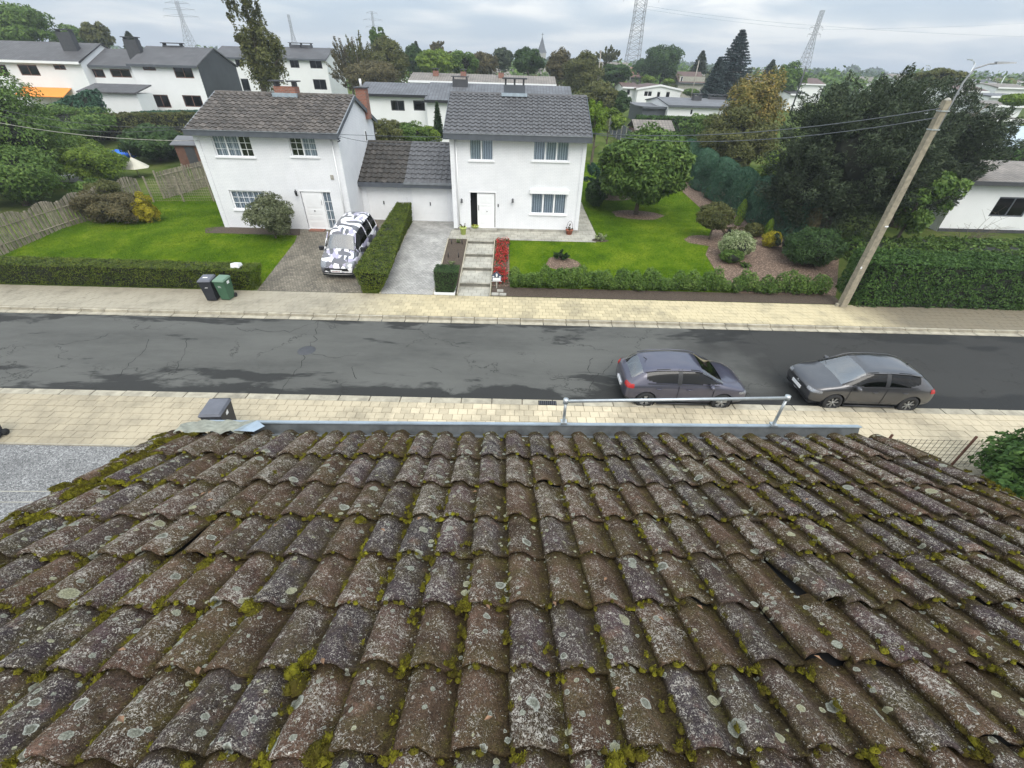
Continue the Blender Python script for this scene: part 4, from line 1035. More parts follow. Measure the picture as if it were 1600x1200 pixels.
window(lh, split+.02, d1, e0, e1-.06, YF-.02, (1,), bars=(2, 4), fw=.045, sill=False)
MB().box((d0-.05, YF-.01, e1-.058), (d1+.05, YF+.10, e1+.03)).build('door_frame', M['upvc'], lh)
MB().box(((d0+split)/2-.45, YF-.40, ZG-.04), ((d0+split)/2+.45, YF-.06, ZG+.07)).build('doorstep', M['brick'], lh)
x, z = W(465, 302, 465, 302, YF); lo_ = MB().tube([(x, YF-.001, z-.1), (x, YF-.2, z+.0), (x, YF-.2, z+.22)], .016, 6).build('wall_lamp', M['black'], lh)
MB().lathe([(.0, -.12), (.05, -.1), (.085, .14), (.03, .2), (0, .28)], (x, YF-.2, z), 8).build('lantern', M['black'], lo_)
x, z = W(519, 277, 519, 277, YF); MB().box((x-.09, YF-.03, z-.12), (x+.09, YF-.003, z+.12)).build('alarm_box', M['concrete'], lh)
ch = MB().box((-14.0+.35, YR_-.30, zr-.35), (-12.45, YR_+.35, zr+.33)).build('chimney', M['brick'], lh)
cm_ = MB(); [cm_.box((x-.05, YR_-.25, zr+.33), (x+.05, YR_+.3, zr+.56)) for x in (-13.55, -12.55)]; cm_.build('chimney_legs', M['fascia_dark'], ch)
[MB().box((xa_, YR_-.38, zr+.56), (xb_, YR_+.4, zr+.62)).build('chimney_cap', M['fascia_dark'], ch) for xa_, xb_ in ((-13.85, -13.25), (-12.85, -12.3))]
MB().box((-13.75, YR_-.46, zr-.16), (-12.35, YR_-.302, zr+.03)).build('chimney_flashing', M['zinc'], ch)
# small window and second chimney on the gable side
gy = YF+5.1; gw = MB().box((LX1+.002, gy-.16, 4.95), (LX1+.03, gy+.16, 5.55)).build('gable_window', M['upvc'], lh); MB().box((LX1+.031, gy-.11, 5.0), (LX1+.036, gy+.11, 5.5)).build('pane', M['carglass'], gw)
ch2 = MB().box((LX1-.42, YF+5.7, 6.1), (LX1+.20, YF+6.35, 7.72)).build('chimney', M['brick'], lh)
MB().box((LX1-.50, YF+5.62, 7.72), (LX1+.28, YF+6.43, 7.79)).build('chimney_cap', M['fascia_dark'], ch2); MB().tube([(LX1-.1, YF+6, 7.79), (LX1-.1, YF+6, 8.2)], .07, 8).build('flue_pipe', M['white'], ch2)
# bracket for the wires at the roof corner
MB().tube([(LX1+.16, YF-.45, ze-.1), (LX1+.30, YF-.6, ze-.16), (LX1+.2, YF-.7, ze-.2)], .03, 6).build('cable_bracket', M['black'], lh)

# ---- the two garages between the houses
GY = 28.85; GX0, GX1 = LX1+.004, RX0-.004; gm_ = (-6.55); zeg, zrg = 3.12, 4.92; GYR = GY+3.1
def garage(x0, x1, door_x, label, mat, seed, nc, extra=0):
    t = thing('garage', label, 'garage', ((x0+x1)/2, GY, ZG))
    hole = (door_x[0], door_x[1], ZG+.03, ZG+2.02)
    wall_holes(t, x0, x1, ZG-.1, zeg-.12, GY, [hole], M['wall'], .1)
    dd = MB().box((hole[0], GY+.04, hole[2]), (hole[1], GY+.08, hole[3])).build('garage_door', M['white'], t)
    pn = MB(); n = 5 if seed == 8 else 2
    if seed == 8:
        for i in range(n): z = hole[2]+(hole[3]-hole[2])*i/n; pn.box((hole[0]+.03, GY+.030, z+.02), (hole[1]-.03, GY+.039, z+(hole[3]-hole[2])/n-.02))
    else:
        for i in range(2): xx = hole[0]+(hole[1]-hole[0])*i/2; pn.box((xx+.03, GY+.030, hole[2]+.03), (xx+(hole[1]-hole[0])/2-.03, GY+.039, hole[3]-.03))
    pn.build('door_panels', M['white'], dd)
    cx = (hole[0]+hole[1])/2; MB().box((cx-.03, GY+.0, ZG+.95), (cx+.03, GY+.03, ZG+1.15)).build('door_handle', M['black'], dd)
    tiled_slope(t, x0, x1, GY-.35, zeg+.05, GYR, zrg, nc, 9, mat, back=(GYR+3.0, zeg), seed=seed, jit=.012)
    MB().box((x0, GY-.45, zeg-.22), (x1, GY-.34, zeg+.03)).box((x0, GY-.338, zeg-.22), (x1, GY-.003, zeg-.19)).build('fascia', M['fascia'], t)
    if extra: MB().box((x0, GY-.50, zeg-.02), (x1, GY-.452, zeg+.10)).build('gutter', M['gutter_grey'], t)
    MB().box((x0+.05, GYR+2.6, ZG), (x1-.05, GYR+2.8, zeg-.1)).build('rear_wall', M['wall'], t)
    return t
gd1 = (onY(577, 315, GY).x, onY(622, 315, GY).x); gd2 = (onY(645, 315, GY).x, onY(699, 315, GY).x)
garage(GX0, gm_-.003, (gd1[0]-.05, gd1[1]+.05), 'white garage with old mossy tiles, built against the left house', 'tile_garage', 7, 8)
garage(gm_+.003, GX1, (gd2[0], min(gd2[1], GX1-.15)), 'white garage with clean grey tiles and a wide door, against the right house', 'tile_right', 8, 9, 1)

# ------------------------------------------------------------------ ground of the front gardens
sheet('lawn', [(-30, 19.9), (-12.0, 19.9), (-12.15, 25.3), (-17.4, 25.35), (-17.6, 33.5), (-27, 33.5), (-30, 30)], 'lawn', .006)
sheet('driveway', [(-12.0, 19.28), (-7.0, 19.28), (-7.0, 28.84), (-9.34, 28.84), (-9.34, 26.47), (-12.6, 26.47), (-12.15, 24.5)], 'cobble_brown', .008)
sheet('gravel_strip', [(-17.6, 25.3), (-12.16, 25.3), (-12.6, 26.47), (-17.6, 26.47), (-18.1, 26.2)], 'soil', .012)
sheet('driveway', [(-6.15, 19.28), (-3.62, 19.28), (-3.62, 25.4), (-3.62, 27.0), (-3.46, 27.1), (-3.46, 28.84), (-6.3, 28.84)], 'cobble_grey', .008)
sheet('path', [(-3.61, 25.4), (4.98, 25.4), (5.2, 26.2), (5.25, 34.4), (4.11, 34.4), (4.11, 27.14), (-3.61, 27.14)], 'path', .012)
sheet('flower_bed', [(-3.61, 19.32), (-2.54, 19.32), (-2.54, 25.38), (-3.61, 25.38)], 'soil', .014)
sheet('flower_bed', [(-.88, 20.2), (.02, 20.2), (-.03, 22), (-.10, 25.38), (-.88, 25.38)], 'mulch', .014)
lawn_r = [(.04, 20.15), (11.4, 20.15), (10.9, 21.4), (11.0, 24.2), (12.0, 26.2), (13.3, 29.5), (14.0, 33.0), (13.8, 38), (13.0, 46.5), (5.28, 46.5), (5.27, 26.2), (5.0, 25.38), (-.08, 25.38), (-.01, 22)]
sheet('lawn', lawn_r, 'lawn', .006)
sheet('planting_bed', [(11.42, 20.1), (16.2, 20.1), (18.5, 24), (19.0, 32), (16.5, 46), (13.02, 46.5), (13.82, 38), (14.02, 33.0), (13.32, 29.5), (12.02, 26.2), (11.02, 24.2), (10.92, 21.4)], 'mulch', .010)
sheet('soil_strip', [(-.88, 19.30), (16.1, 19.30), (16.1, 20.14), (.03, 20.14), (.02, 20.19), (-.88, 20.19)], 'soil', .010)
for (px, py, rx, ry, s) in ((995, 336, 1.75, 1.25, 1), (879, 412, .92, .75, 2), (1104, 376, 1.35, .95, 3), (958, 308, 1.5, .9, 5)):
    c = onG(px, py); sheet('bark_patch', blob(c.x, c.y, rx, ry, seed=s), 'mulch', .014)
c = onG(937, 376); sheet('bark_patch', blob(c.x, c.y, .5, .3, seed=2), 'soil', .018)
tag(bpy.data.objects['lawn'], kind='structure')
# kerb edgings of bed, steps and drive
ed = MB()
for x in (-3.62,): ed.hexa([(x-.03, 19.3, .05), (x+.03, 19.3, .05), (x+.03, 25.38, .8), (x-.03, 25.38, .8), (x-.03, 19.3, .17), (x+.03, 19.3, .17), (x+.03, 25.38, .90), (x-.03, 25.38, .90)])
ed.hexa([(-6.20, 19.3, .05), (-6.14, 19.3, .05), (-6.14, 28.8, .8), (-6.20, 28.8, .8), (-6.20, 19.3, .17), (-6.14, 19.3, .17), (-6.14, 25.4, .90), (-6.20, 25.4, .90)])
tag(ed.build('garden_edging', M['kerb']), kind='structure')
# garden steps
st = thing('garden_steps', 'broad concrete garden steps with four risers climbing to the white front door', 'steps', ((SX0+SX1)/2, 19.3, .1))
RY = [19.29, 20.35, 21.95, 23.50, 25.15, 25.42]; RZ = [.13, .33, .51, .69, .862]
for i in range(5):
    a, b = RY[i], RY[i+1]+(.06 if i < 4 else 0); z = RZ[i]
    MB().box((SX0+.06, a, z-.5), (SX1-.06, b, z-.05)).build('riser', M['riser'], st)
    MB().box((SX0+.055, a-.03, z-.048), (SX1-.055, b-.002 if i < 4 else b, z)).build('tread', M['path'], st)
for x in (SX0, SX1-.05):
    MB().hexa([(x, 19.32, .0), (x+.05, 19.32, .0), (x+.05, 25.38, .7), (x, 25.38, .7), (x, 19.32, .20), (x+.05, 19.32, .20), (x+.05, 25.38, .92), (x, 25.38, .92)]).build('side_kerb', M['kerb'], st)
# grass blades on the two lawns
def blades(poly, n, name, x0, x1, y0, y1):
    P = np.stack([rng.uniform(x0, x1, n), rng.uniform(y0, y1, n)], 1)
    poly = np.array(poly); ins = np.zeros(n, bool); j = len(poly)-1
    for i in range(len(poly)):
        xi, yi = poly[i]; xj, yj = poly[j]
        c_ = ((yi > P[:, 1]) != (yj > P[:, 1])) & (P[:, 0] < (xj-xi)*(P[:, 1]-yi)/(yj-yi+1e-12)+xi); ins ^= c_; j = i
    P = P[ins]
    keep = np.ones(len(P), bool)
    for (px, py, rx, ry) in ((995, 336, 1.6, 1.15), (879, 412, .82, .66), (1104, 376, 1.2, .85)):
        c = onG(px, py); keep &= ((P[:, 0]-c.x)/rx)**2+((P[:, 1]-c.y)/ry)**2 > 1
    P = P[keep]; n = len(P); z = np.array([G(y) for y in P[:, 1]])
    B = np.stack([P[:, 0], P[:, 1], z], 1); a = rng.random(n)*2*pi; wv = rng.uniform(.006, .014, n)
    dn = np.array([mnoise.noise(Vector((x*1.2, y*1.2, 0))) for x, y in P]); h = rng.uniform(.025, .055, n)*(1+.6*dn)
    d = np.stack([np.cos(a)*wv, np.sin(a)*wv, 0*a], 1); l = rng.normal(0, .022, (n, 3)); l[:, 2] = h
    o = link(name, quads_mesh(name, np.stack([B-d, B+d, B+d*.3+l, B-d*.3+l], 1)), None, mats=M['blade']); tag(o, 'short mown grass blades on the '+('left' if x1 < 0 else 'right')+' front lawn', 'grass', kind='stuff')
blades([(-30, 19.9), (-12.0, 19.9), (-12.15, 25.3), (-17.4, 25.35), (-17.6, 33.5), (-27, 33.5), (-30, 30)], 90000, 'grass', -27, -12, 19.9, 33.5)
blades(lawn_r, 130000, 'grass', -.2, 18.4, 20, 46.5)

# ------------------------------------------------------------------ hedges
def P3(x, y, z): return (x, y, z)
# long clipped hedge along the left pavement
hedge('hedge', 'long low clipped hedge between the left lawn and the pavement, behind the two bins',
      [(-30, 19.36, .12), (-12.25, 19.36, .12), (-12.05, 19.85, .2), (-30, 20.0, .2)], [(-30, 19.02, 1.22), (-11.9, 19.02, 1.2), (-11.75, 19.95, 1.22), (-30, 20.05, 1.24)], 1500, .035, 'hedge_top')
# hedge between the two driveways, flared towards its top
a = onY(551, 424, 19.15); b = onY(607, 430, 19.15)
hedge('hedge', 'thick clipped hedge running from the pavement to the garages between the two driveways',
      [(-6.98, 19.33, .12), (-6.22, 19.33, .12), (-6.28, 28.4, .85), (-6.98, 28.4, .85)], [(a.x, 19.15, a.z), (b.x, 19.15, b.z), (-6.22, 28.5, 2.05), (-7.12, 28.5, 2.05)], 1700, .033, 'hedge_top')
a = onY(677, 424, 19.4); b = onY(716, 425, 19.4)
hedge('boxwood_block', 'small square clipped box hedge in a white edged tray beside the grey driveway',
      [(-3.54, 19.42, .14), (-2.66, 19.42, .14), (-2.66, 20.1, .22), (-3.54, 20.1, .22)], [(a.x, 19.36, a.z), (b.x, 19.36, b.z), (b.x-.02, 20.25, b.z+.02), (a.x+.02, 20.25, a.z+.02)], 2300, .028, 'leaf_deep', amp=.02)
solo(MB().box((-3.60, 19.31, .10), (-2.60, 19.36, .23)).box((-3.58, 19.361, .10), (-3.56, 20.1, .26)).box((-2.64, 19.361, .10), (-2.60, 20.1, .26)), 'planter_edging', 'white', 'white edging frame at the foot of the small square box hedge', 'edging')
# tall leafy hedge right of the lamp pole
a = onY(1372, 396, 19.25)
hedge('hedge', 'tall dense leafy hedge along the pavement right of the leaning lamp pole',
      [(16.6, 19.16, .10), (32, 19.16, .10), (32, 20.9, .2), (16.6, 20.9, .2)], [(16.65, 19.1, 2.25), (32, 19.1, 2.1), (32, 21.2, 2.0), (16.9, 21.2, 2.25)], 900, .055, 'hedge_laurel', amp=.14, jit=.8)
for x, y, s, t in ((20.5, 22.2, 1.5, 'mat of'), (24.5, 22.6, 1.7, ''), (28.5, 22.4, 1.6, '')):
    pass
hedge('undergrowth', 'loose low green undergrowth behind the tall hedge, below the white bungalow wall',
      [(18.5, 21.6, .3), (36, 21.6, .3), (36, 26.5, .8), (19.5, 26.5, .8)], [(18.8, 21.7, 1.7), (36, 21.7, 1.6), (36, 26.3, 1.35), (20, 26.3, 1.3)], 260, .09, 'leaf_mid', amp=.35, jit=1.0)
# blue-green cypress hedge: a row of trimmed trees
cy = [(1068, 288), (1092, 298), (1120, 312), (1150, 330), (1178, 348), (1204, 368)]
cyl = ['farthest blue green cypress of the trimmed garden row, behind the round tree', 'second farthest blue green cypress of the trimmed row', 'third farthest blue green cypress of the trimmed row',
       'blue green cypress in the trimmed row just behind the tall thin lime conifer', 'second nearest blue green cypress of the trimmed row', 'nearest blue green cypress of the trimmed row, beside a dead brown one']
cyp = []
for i in range(6):
    t_ = i/5; y = 42.5-14.6*t_**.9; x = 15.3+2.1*t_**1.3; c = (x, y)
    me = crown_mesh('block', 1.1, 1.85, 1.55, 14000, .07, aspect=.28, seed=i*3)
    tree('cypress', cyl[i], 'conifer', x, y, G(y), G(y)+2.75, 1.35, 'column', 0, .07, 'leaf_blue', bottom=G(y)-.05, group='blue green cypresses along the right lawn', mesh=me)
for i, (x, y) in enumerate(((14.9, 47.5), (15.1, 45.2))):
    tree('cypress', ('blue green cypress at the far end of the lawn, beyond the trimmed row', 'low blue green cypress at the far corner of the lawn')[i], 'conifer', x, y, G(y), G(y)+2.5, 1.4, 'column', 6000, .09, 'leaf_blue', bottom=G(y)-.05, group='blue green cypresses along the right lawn', seed=20+i, aspect=.28)
y = 27.6; c = onG(1222, 372)
tree('dead_conifer', 'dead red brown conifer between the cypress row and the huge dark tree', 'conifer', 17.7, 26.4, .85, 3.0, .55, 'column', 3500, .07, 'leaf_brown', bottom=.9, aspect=.25, seed=4)
for px, py, h, w_, l in ((1152, 352, 1.65, .33, 'taller slim lime green conifer in front of the cypress hedge'), (1196, 372, 1.15, .30, 'shorter slim lime green conifer beside the nearest cypress'), (1105, 308, .9, .25, 'tiny lime green conifer at the middle of the cypress row')):
    c = onG(px, py); tree('slim_conifer', l, 'conifer', c.x, c.y, c.z, c.z+h, w_, 'column', 1500, .05, 'leaf_lime', bottom=c.z, aspect=.3, seed=px)

# saplings planted along the right pavement
sm = [crown_mesh('round', .30, .27, .50, 900, .045, 16, .5, seed=i*7) for i in range(4)]
n_ = 44
for i in range(n_):
    t_ = i/(n_-1); x = .25+15.6*t_+random.uniform(-.08, .08); y = 20.22+random.uniform(-.09, .09); zg = G(y)
    if 15.6 < x < 16.4: continue
    s = thing('hedge_plant', 'young bushy hedge plant in the low row between the right lawn and the pavement', 'shrub', (x, y, zg), random.random()*6, 'young hedge plants in a row along the right lawn')
    hsc = random.choice((random.uniform(.6, .9), random.uniform(.85, 1.25), random.uniform(1.0, 1.35)))
    me = sm[i % 4]
    if not me.materials: me.materials.append(M['leaf_mid'])
    o = bpy.data.objects.new('foliage', me); COL.objects.link(o); o.parent = s; o.location = (0, 0, .48*hsc); o.scale = (1.15, 1.15, hsc)
    MB().tube([(0, 0, 0), (.01, 0, .5*hsc)], [.018, .01], 5).build('stem', M['bark'], s, True)

# round catalpa on the right lawn
c = onG(993, 335); ct = onY(1010, 196, c.y+.3)
tree('ball_tree', 'round headed tree with big glossy leaves standing in a bark circle on the right lawn', 'tree', c.x, c.y, c.z, ct.z, 3.35, 'round', 17000, .15, 'leaf_mid', bottom=c.z+.75, ry=3.0, tr=.13, aspect=.42, cx=onY(1010, 250, c.y).x, seed=2, limbs=8)
c = onG(1108, 374)
tree('ball_tree', 'small mushroom shaped bushy tree in a bark circle near the variegated shrub', 'tree', c.x, c.y, c.z, c.z+2.15, 1.17, 'round', 9000, .055, 'leaf_olive', bottom=c.z+.55, ry=1.1, tr=.055, aspect=.5, seed=5)
def shrub(name, label, px, py, rx, ry, h, kind, n, size, mat, seed=0, clumps=26, aspect=.5, cat='shrub', zb=0, x=None, y=None, group=None):
    if x is None: c = onG(px, py); x, y, z = c.x, c.y+ry*.6, 0
    z = G(y)
    t = thing(name, label, cat, (x, y, z), 0, group)
    me = crown_mesh(kind, rx, ry, h/2*1.05, n, size, clumps, aspect, seed)
    o = link('foliage', me, None, mats=M[mat]); o.parent = t; o.location = (0, 0, h/2+zb)
    MB().tube([(0, 0, 0), (.03, 0, h*.4)], [.05, .02], 6).build('stem', M['bark'], t, True)
    if kind in ('broad', 'round', 'spray'):
        cm = MB(); q_ = .62 if kind == 'round' else .36; cm.lathe([(0, -.62*h/2), (rx*.7*q_, -.5*h/2), (rx*q_, -.1*h/2), (rx*.8*q_, .35*h/2*q_/.62), (0, .55*h/2*q_/.62)], (0, 0, h/2+zb), 10); cm.build('inner_twigs', M['hedge_core'], t, True)
    return t
shrub('variegated_shrub', 'cream and green variegated shrub in the bark bed at the lawn edge', 1150, 408, 1.05, .72, 1.45, 'round', 9000, .045, 'leaf_varieg', 3)
shrub('green_shrub', 'small dark green shrub crouching at the foot of the variegated one', 1143, 414, .72, .4, .75, 'round', 3500, .045, 'leaf_mid', 8)
shrub('golden_shrub', 'round yellow shrub beside the cream variegated one', 1205, 389, .60, .5, .9, 'round', 4000, .045, 'leaf_yellow', 4)
shrub('green_shrub', 'low green shrub just behind the yellow shrub and the slim lime conifer', 1178, 372, .65, .5, .85, 'round', 3000, .05, 'leaf_olive', 6)
shrub('dark_shrub', 'large dark green dome shaped shrub at the foot of the huge dark tree', 1272, 424, 1.75, 1.3, 2.0, 'round', 16000, .05, 'leaf_deep', 7)
shrub('dark_shrub', 'medium dark shrub between the yellow shrub and the dark dome', 1230, 400, .8, .7, 1.2, 'spray', 5000, .06, 'leaf_dark', 17)
shrub('reddish_shrub', 'low wine coloured shrub in the bed behind the mushroom shaped tree', 1147, 372, 1.0, .6, .6, 'spray', 3500, .05, 'leaf_brown', 9)
shrub('low_plant', 'tiny green plant in the bark at the right end of the lawn', 1165, 420, .35, .25, .3, 'spray', 600, .05, 'leaf_mid', 5)
shrub('low_plant', 'leafy green plant in the small bark circle near the pavement', 877, 409, .42, .3, .55, 'spray', 1500, .06, 'leaf_deep', 11)
shrub('low_plant', 'pale brownish plant at the corner of the house path', 937, 377, .42, .26, .45, 'spray', 1200, .05, 'leaf_varieg', 12)
shrub('dark_shrub', 'dark shrub in the border behind the round headed tree', 960, 308, .95, .7, 1.1, 'spray', 4000, .06, 'leaf_dark', 13)
shrub('reddish_shrub', 'pinkish flowering shrub in the border beside the right house', 944, 312, .6, .45, .8, 'spray', 2200, .05, 'leaf_brown', 14)
shrub('round_shrub', 'dark rounded shrub against the right side of the right house', 918, 318, .85, .9, 1.9, 'round', 6000, .06, 'leaf_deep', 15, x=6.1, y=33.6)
shrub('juniper', 'feathery spreading juniper between the right house and the round headed tree', 930, 265, 1.5, 1.5, 2.6, 'spray', 12000, .09, 'leaf_blue', 16, 34, .25, 'conifer', x=6.9, y=35.5)
shrub('topiary', 'small dark clipped ball under the right of the round headed tree', 1032, 308, .35, .3, .6, 'round', 1400, .05, 'leaf_dark', 18)
# left garden
shrub('brown_shrub', 'wide brownish green shrub in front of the arched wooden fence', 172, 352, 1.95, 1.1, 1.75, 'broad', 26000, .05, 'leaf_brown', 21, 60)
shrub('brown_shrub', 'olive topped shrub behind the wide brownish one by the fence', 165, 335, 1.5, .8, 1.95, 'broad', 16000, .05, 'leaf_olive', 22, 40)
shrub('golden_shrub', 'small yellow and russet shrub at the edge of the left lawn', 229, 350, .75, .6, 1.55, 'broad', 10000, .045, 'leaf_yellow', 23)
shrub('magnolia', 'bushy grey green shrub with white buds in front of the left house', 424, 380, 1.25, 1.05, 2.0, 'broad', 15000, .055, 'leaf_grey', 24, 60, zb=.25)
# red flowers and plants by the steps
fb = thing('flowering_plants', 'bed of bright red flowers beside the garden steps', 'flowers', (-.45, 22.5, G(22.5)))
rr = random.Random(9)
P = []
for i in range(420):
    y = rr.uniform(20.35, 25.25)
    if 21.9 < y < 22.6 and rr.random() < .7: continue
    x = rr.uniform(-.80, -.12)*(1-.02*(y-20)/5); P.append((x, y, G(y)+rr.uniform(.08, .26)))
P = np.array(P); k = rng.choice(len(P), 2800); Q = P[k]+rng.normal(0, .035, (2800, 3))
link('flowers', quads_mesh('flowers', leafs(Q, np.tile([0, 0, 1.], (2800, 1)), .028, .8)), fb, mats=M['leaf_red'])
Q = P[rng.choice(len(P), 3800)]+rng.normal(0, .05, (3800, 3))-np.array([0, 0, .07]); link('leaves', quads_mesh('lv', leafs(Q, np.tile([0, 0, 1.], (3800, 1)), .032, .6)), fb, mats=M['leaf_deep'])
for i, (x, y) in enumerate(((-3.0, 24.9), (-3.35, 24.7), (-2.75, 24.7), (-3.35, 23.1), (-2.8, 23.1), (-3.05, 22.3))):
    if i in (0, 5): shrub('low_plant', ('wilted pale plant at the top of the bare soil bed', 'small white leaved plant in the middle of the bare soil bed')[i == 5], 0, 0, .2, .14, .22, 'spray', 240, .045, 'leaf_varieg', i, 8, x=x, y=y)
    else: solo(MB().tube([(x, y, G(y)), (x, y, G(y)+.28)], .022, 6), 'stake', 'black', {1: 'black stake at the upper left of the bare soil bed', 2: 'black stake at the upper right of the bare soil bed', 3: 'black stake at the lower left of the bare soil bed', 4: 'black stake at the lower right of the bare soil bed'}[i], 'stake', 'black stakes in the bare soil bed')

# pots by the house
def pot(name, label, x, y, z, r, h, mat, plant, pr_, ph_, n, cat='plant pot'):
    t = thing(name, label, cat, (x, y, z))
    MB().lathe([(0, 0), (r*.7, 0), (r, h), (r*1.08, h), (r*1.08, h*.9), (r*.9, h*.85), (0, h*.85)], n=16).build('pot', M[mat] if isinstance(mat, str) else mat, t, True)
    me = crown_mesh('spray', pr_, pr_, ph_, n, .035, 10); o = link('plant', me, None, mats=M[plant]); o.parent = t; o.location = (0, 0, h+ph_*.6)
    return t
lime = plain('lime green plastic', (.50, .60, .16), .45, var=.05)
c = onZ(724, 366, .86); pot('plant_pot', 'tall pale lime flower pot with dark purple plants left of the front door', c.x, c.y, .86, .20, .42, lime, 'leaf_brown', .20, .14, 700)
c = onZ(743, 357, .9); pot('plant_bowl', 'low lime green bowl in the half open doorway', c.x, c.y-.28, 1.02, .22, .13, lime, 'leaf_yellow', .18, .05, 300)
c = onZ(889, 366, .86); t = pot('plant_pot', 'terracotta pot with wire hoop and mixed plants at the right end of the house front', c.x, c.y, .86, .22, .28, plain('terracotta', (.32, .10, .055), .8), 'leaf_brown', .19, .19, 800)
MB().tube([(.18*cos(a), 0, .3+.48*sin(a)) for a in [pi*i/12 for i in range(13)]], .010, 5).build('wire_hoop', M['black'], t, True)
# sign at the foot of the steps
c = onZ(776, 452, .15); sg = thing('house_sign', 'small dark blue and white house shaped name board on a post beside the lowest step', 'sign', (c.x, c.y, .14))
MB().box((-.03, -.02, 0), (.03, .02, .5)).build('post', M['concrete'], sg, True)
bd = MB(); bd.v = [(-.24, -.04, .45), (.24, -.04, .45), (.24, -.04, .72), (0, -.04, .93), (-.24, -.04, .72), (-.24, 0, .45), (.24, 0, .45), (.24, 0, .72), (0, 0, .93), (-.24, 0, .72)]
bd.f = [(0, 1, 2, 3, 4), (9, 8, 7, 6, 5)]+[(i, 5+i, 5+(i+1) % 5, (i+1) % 5) for i in range(5)]; bd.sm = [False]*7
navy = plain('navy enamel', (.045, .06, .10), .35); bo = bd.build('board', navy, sg, True)
MB().poly([(-.19, -.047, .47), (.19, -.047, .47), (.19, -.047, .62), (-.19, -.047, .62)]).build('white_field', M['white'], bo, True)
fg = MB(); fg.lathe([(0, 0), (.045, 0), (.045, .004)], (0, -.050, .79), 12, 'y'); fg.poly([(-.02, -.048, .66), (.02, -.048, .66), (.05, -.048, .76), (-.05, -.048, .76)])
for xa, xb, za, zb in ((-.20, -.12, .645, .70), (.12, .20, .645, .70), (-.26, .26, .43, .445)): fg.box((xa, -.05, za), (xb, -.042, zb))
fg.build('white_emblem', M['white'], bo, True)
for i, (x0, x1, y0, y1) in enumerate(((-.86, -.52, 19.33, 19.62), (-.48, -.15, 19.33, 19.55), (-.60, -.30, 19.66, 19.92))): solo(MB().box((x0, y0, .1), (x1, y1, .17+.02*i)), 'stepping_stone', 'concrete', ('flat grey stone right at the foot of the name board', 'flat grey stone at the left end of the soil strip', 'grey stone just behind the other two flat stones by the name board')[i], 'stone')
# thing on the left hedge (white electricity box top)
c = onY(369, 412, 19.5); sx = MB(); sx.hexa([(c.x-.20, 19.3, 1.2), (c.x+.17, 19.3, 1.2), (c.x+.22, 19.62, 1.2), (c.x-.15, 19.62, 1.2), (c.x-.17, 19.34, 1.40), (c.x+.14, 19.34, 1.40), (c.x+.19, 19.6, 1.36), (c.x-.12, 19.6, 1.36)])
solo(sx, 'meter_cover', 'white', 'small white cover poking out of the right end of the long low hedge', 'box')

# ------------------------------------------------------------------ wooden fences on the left
def picket_fence(name, label, A, B, h, panels, arch, step=.115, gap=.35, board=.085, post=True, rails=(.35, .85)):
    A = Vector(A); B = Vector(B); d = (B-A); Ln = Vector((d.x, d.y, 0)).length; u = Vector((d.x, d.y, 0))/Ln; nrm = Vector((u.y, -u.x, 0))
    t = thing(name, label, 'fence', tuple(A)); pm = {}
    M0 = wmat(t).inverted(); ang = atan2(u.y, u.x)
    pl = Ln/panels; n = int(pl/step); items = []
    for p in range(panels):
        for i in range(n):
            s = p*pl+pl*(i+.5)/n; q = A+d*(s/Ln); hh = h+arch*sin(pi*(i+.5)/n)
            key = round(hh, 2)
            if key not in pm: pm[key] = MB().box((-board/2, -.010, 0), (board/2, .010, key)).mesh('fence_board'); pm[key].materials.append(M['wood'])
            side = .016 if i % 2 else -.016
            items.append((pm[key], M0 @ Matrix.Translation(q+nrm*side) @ Matrix.Rotation(ang+random.gauss(0, .02), 4, 'Z') @ Matrix.Rotation(random.gauss(0, .012), 4, 'Y'), 1/(q-CAM).length))
        if post:
            q = A+d*(p*pl/Ln); MB().box((q.x-.045, q.y-.045, q.z-.1), (q.x+.045, q.y+.045, q.z+h+.12)).build('post', M['woodpost'], t)
        for k in rails:
            a = A+d*((p*pl+.05)/Ln)+Vector((0, 0, h*k)); b = A+d*(((p+1)*pl-.05)/Ln)+Vector((0, 0, h*k))
            for sd_ in (.035,): MB().tube([a+nrm*sd_, b+nrm*sd_], .022, 4, sm=False).build('rail', M['wood'], t)
    pieces('fence_board', items, t, M['wood'])
    return t
picket_fence('picket_fence', 'weathered wooden fence of five arched panels beside the left lawn', (-26.6, 20.6, .3), (-24.9, 31.2, .85), 1.55, 6, .32)
picket_fence('lattice_fence', 'old grey wooden fence running back from the trellis to the brown shed', (-24.6, 32.6, .85), (-21.6, 40.5, 1.3), 1.7, 4, .0, step=.10, board=.075)
# square trellis between the fences and the left house
tf = thing('trellis', 'see through square wire and lath trellis between the old fence and the left house', 'fence', (-24.6, 32.8, .85))
A = Vector((-24.7, 31.6, .85)); B = Vector((-17.1, 32.8, .85)); d = B-A
for i in range(5):
    q = A+d*i/4; MB().box((q.x-.04, q.y-.04, q.z-.1), (q.x+.04, q.y+.04, q.z+1.65)).build('post', M['woodpost'], tf)
lw = []
for i in range(1, 56):
    q = A+d*i/56; MB().tube([q+Vector((0, 0, .05)), q+Vector((0, 0, 1.5))], .008, 4, sm=False).build('lath', M['wood'], tf)
for k in range(9): MB().tube([A+Vector((0, .02, .1+.17*k)), B+Vector((0, .02, .1+.17*k))], .008, 4, sm=False).build('lath', M['wood'], tf)
